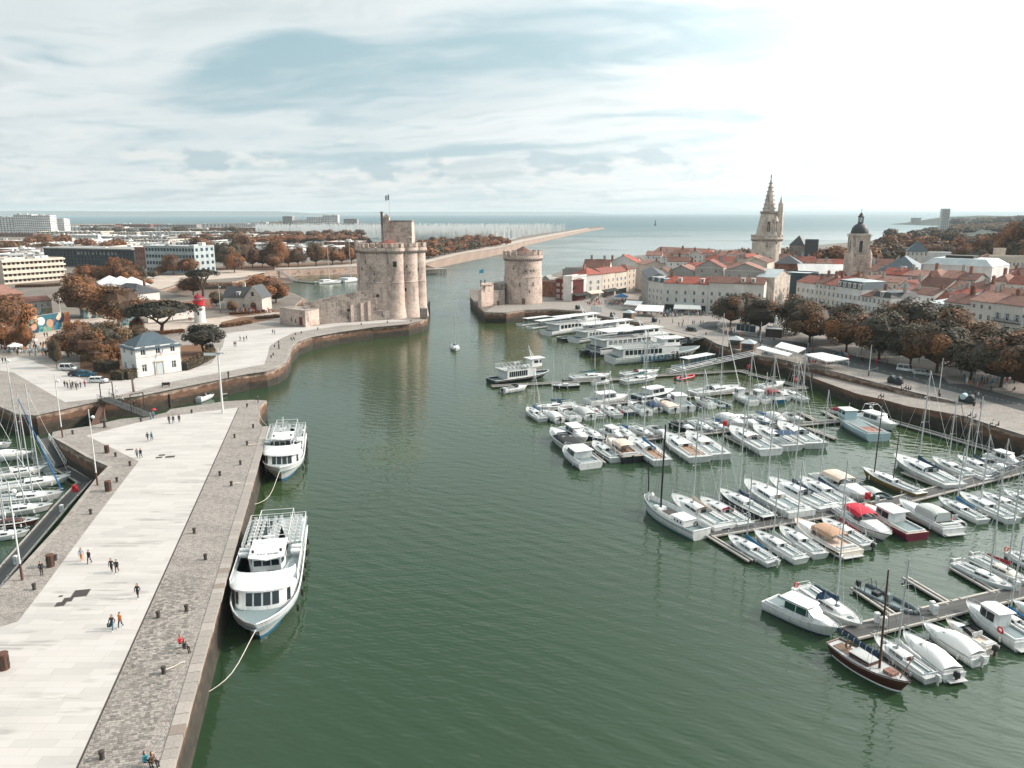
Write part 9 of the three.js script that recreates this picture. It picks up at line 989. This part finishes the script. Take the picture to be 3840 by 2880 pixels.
const PE=[['woman in grey jacket and orange trousers walking with a man in black',307,2104,0.3,'walk','g','o',{long:1}],['man all in black walking beside the orange trousers',336,2112,-0.1,'walk2','k','k'],['woman in dark clothes beside a man with brown trousers',420,2145,0.2,'walk','k','k',{sh:'w'}],['man with a dark top and brown trousers walking towards the camera',440,2149,0.1,'walk2','k','b',{sh:'w'}],['woman in a long dark coat walking alone on the pale paving',518,2243,0.05,'walk','k','k',{long:1,sh:'w'}],['person in black jacket and teal jeans carrying a bag',423,2364,0,'walk','k','j',{bag:1,long:1}],['person in an orange jacket and blue jeans',453,2354,-0.2,'walk2','o','n'],['person in black standing on the cobbles by the ribbed post',157,2156,0.6,'stand','k','k'],['person in red sitting on the quay edge',678,2426,1.3,'sit','r','k',{h:G+0.05}],['person in black sitting next to the one in red',694,2444,1.3,'sit','k','k',{h:G+0.05}],['long-haired person sitting at the bottom edge of the quay',548,2874,1.3,'sit','t','k',{long:1,hair:M.mahogany}],['second person sitting at the bottom edge beside the coping',574,2876,1.3,'sit','b','k',{long:1,hair:M.mahogany}],['young woman in pale jeans jacket walking with a man in black',515,1717,0.2,'walk','g','j',{long:1}],['man in black with a backpack near the dark covers',529,1717,0,'walk2','k','k'],['person in dark jacket and jeans walking away',555,1654,3.1,'walk','k','j'],['person in a teal jacket walking away',570,1653,3.1,'walk2','t','n'],['person in black, first of three on the paving by the footbridge',635,1588,0.2,'walk','k','k'],['person in jeans, middle of three by the footbridge',651,1588,0.2,'walk2','n','j',{long:1}],['dark-haired person, last of three by the footbridge',673,1584,0.2,'stand','k','n',{long:1}],['person leaning at the end of the footbridge',565,1575,1,'stand','y','j'],['person under a small red umbrella at the footbridge end',575,1570,1,'stand','t','n',{um:1}],['fishing man in black at the edge of the west quay',857,1414,0.8,'stand','k','k'],['person in white crossing on the footbridge',461,1513,2.2,'walk','w','k',{h:G+0.25}],['person in a white top at the start of the footbridge',413,1487,2.2,'walk','w','w'],['second person in white at the start of the footbridge',424,1489,2.2,'walk2','w','g'],['person in pale clothes walking on the quay beyond the footbridge',438,1475,1.4,'walk','w','g'],['dark figure crossing the middle of the footbridge',505,1530,2.2,'walk','k','k',{h:G+0.25}],['walker on the sunny promenade, left of four',879,1299,1,'walk','b','k'],['walker beside the left one on the sunny promenade',885,1299,1,'walk2','y','k'],['walker in dark clothes farther up the promenade',901,1278,2,'walk','k','k'],['walker in a brown top on the promenade bend',915,1280,1,'walk2','b','k'],['rearmost walker on the promenade bend',925,1276,1,'walk','k','y'],['person of a couple near the gatehouse steps',1023,1253,1,'walk','k','n'],['second person of the couple near the gatehouse steps',1030,1253,1,'walk2','g','k'],['person in dark clothes by the lighthouse street',710,1204,0,'stand','k','k'],['person in a red jacket by the lighthouse street',717,1204,0,'stand','r','k'],['angler in dark clothes at the very tip of the near quay',968,1513,1.5,'stand','k','n'],['person sitting on the bend of the west quay',1092,1277,1,'sit','k','k',{h:G+0.05}],['second person sitting on the bend of the west quay',1101,1275,1,'sit','b','k',{h:G+0.05}],['person in black at the left edge of the west square',11,1362,0,'walk','k','k'],['second person in black at the left edge of the west square',22,1362,0,'walk2','k','k'],['person before the mural, left one of a couple',168,1264,0,'stand','k','y'],['person before the mural, right one of a couple',178,1263,0,'stand','y','k'],['person in white leaning on the upper quay wall',3381,1464,3.8,'stand','w','k'],['seated person in black on the upper wall, left of three',3396,1463,3.8,'sit','k','k',{h:G+0.08}],['seated person in black on the upper wall, middle of three',3405,1466,3.8,'sit','k','k',{h:G+0.08}],['seated person in black on the upper wall, right of three',3414,1468,3.8,'sit','k','n',{h:G+0.08}],['person sitting on the ramp edge above the marina, left one',3302,1493,3.8,'sit','k','k',{h:3.5}],['person sitting on the ramp edge above the marina, right one',3312,1496,3.8,'sit','y','k',{h:3.52}],['person sitting on the town quay edge, left of a pair',3638,1568,3.8,'sit','k','k',{h:G+0.08}],['person sitting on the town quay edge, right of a pair',3657,1575,3.8,'sit','k','n',{h:G+0.08}],['man in black standing by the second pair of bins',3678,1531,0,'stand','k','k'],['person in pale shirt crossing the quay road',3667,1494,0.5,'walk','w','y'],['person in dark clothes crossing the quay road',3656,1490,0.5,'walk2','y','k'],['person walking on the far pavement of the quay road',3715,1468,1,'walk','n','k'],['person in white standing beside the silver car',3428,1413,1,'stand','w','g'],['person in white sitting on the quay edge at the far right',3722,1598,3.8,'sit','w','n',{h:G+0.08}],['person in dark red sitting at the far right quay edge',3743,1604,3.8,'sit','b','k',{h:G+0.08}],['person in red before the cafe crowd',2562,1213,0.4,'walk','r','b'],['walker in black before the cafe crowd, left one',2545,1224,0.4,'walk','k','k'],['walker in dark red before the cafe crowd',2558,1226,0.4,'walk2','b','k'],['walker by the quay lamp, left of two',2597,1218,2,'walk','k','n'],['walker by the quay lamp, right of two',2603,1218,2,'walk2','n','k'],['walker at the tip of the road bend, left of two',2627,1219,2,'walk','k','k'],['walker at the tip of the road bend, right of two',2636,1219,2,'walk2','k','y'],['pair member talking near the dark waiting car',2522,1211,1,'stand','y','k'],['person under the first plane trees',2687,1191,1,'walk','k','g']];
for(const a of PE)person(...a);
[[244,1452,'k'],[254,1455,'b'],[264,1451,'w'],[274,1454,'k'],[284,1456,'n'],[293,1452,'w'],[303,1455,'k'],[319,1451,'r'],[268,1461,'y'],[288,1462,'k']].forEach(([x,y,c],i)=>person(`person in ${{ k: 'black', b: 'brown', w: 'white', n: 'navy', r: 'red', y: 'dark grey' }[c]} in the tour group by the parked cars, ${ORD[i]} of ten`,x,y,i*1.3,'stand',c,i%2?'k':'n',{}));
// crowds on the cafe terraces and the cycles at the stone house, too many to count
function crowd(name,label,spots,n,seed,sit=0.7){const r=rng(seed);for(const[pose,k]of[['sit',Math.round(n*sit)],['stand',Math.round(n*(1-sit))]]){const g=poseGeo(pose)[0].clone(),im=new THREE.InstancedMesh(g,mat('crowd clothing',[1,1,1],0.85),k),m=new THREE.Matrix4(),q=new THREE.Quaternion(),cs=Object.values(CL);for(let i=0;i<k;i++){const s=spots[(r()*spots.length)|0],p=P(lerp(s[0],s[2],r()),lerp(s[1],s[3],r()));q.setFromEuler(new THREE.Euler(0,r()*6.28,0));m.compose(p.setY(G+(pose==='sit'?0:0)),q,V(1,1,1));im.setMatrixAt(i,m);im.setColorAt(i,new THREE.Color().setRGB(...cs[(r()*cs.length)|0]));}im.name=name;kind(im,'stuff');meta(im,`${pose === 'sit' ? 'seated' : 'standing'} ${label}`,'crowd');im.castShadow=true;scene.add(im);}}
const CAFE=[[2200,1128,2330,1146],[2330,1130,2400,1152],[2390,1150,2500,1182],[2500,1160,2660,1186],[2480,1170,2560,1190]];crowd('cafe_crowd','crowd on the cafe terraces along the town quay',CAFE,330,61);crowd('terrace_crowd','crowd under the white terrace canopies on the quay',[[2860,1310,2960,1335],[3020,1330,3180,1368]],90,62);crowd('promenade_crowd','people scattered under the plane trees',[[2720,1230,2990,1290],[3000,1300,3400,1372],[3560,1400,3840,1470]],70,63,0.2);crowd('square_crowd','people at the far left square by the parasols',[[0,1290,190,1335]],60,64,0.5);crowd('cottage_crowd','people and cycles along the stone house front',[[880,1176,1045,1166]],60,65,0.4);
{const r=rng(71),geo=gb().lathe([[0.4,0.7],[0.4,0.74]],8).bar([0,0,0],[0,0.72,0],0.04,5).box(0.4,0.06,0.4,0.75,0.42,0).box(0.06,0.45,0.4,0.95,0.42,0).box(0.4,0.06,0.4,-0.75,0.42,0).box(0.06,0.45,0.4,-0.95,0.42,0).box(0.3,0.42,0.05,0.75,0,0).box(0.3,0.42,0.05,-0.75,0,0).geo(),n=170,im=new THREE.InstancedMesh(geo,M.canvasGrey,n),m=new THREE.Matrix4(),q=new THREE.Quaternion();const S=[...CAFE,[2860,1310,2960,1335],[3020,1330,3180,1368],[0,1300,140,1325]];for(let i=0;i<n;i++){const s=S[i%S.length];q.setFromEuler(new THREE.Euler(0,r()*6,0));m.compose(P(lerp(s[0],s[2],r()),lerp(s[1],s[3],r())),q,V(1,1,1));im.setMatrixAt(i,m);}im.name='cafe_tables';kind(im,'stuff');meta(im,'tables and chairs of the quay cafes','cafe tables');scene.add(im);}
renderer.render(scene,camera);
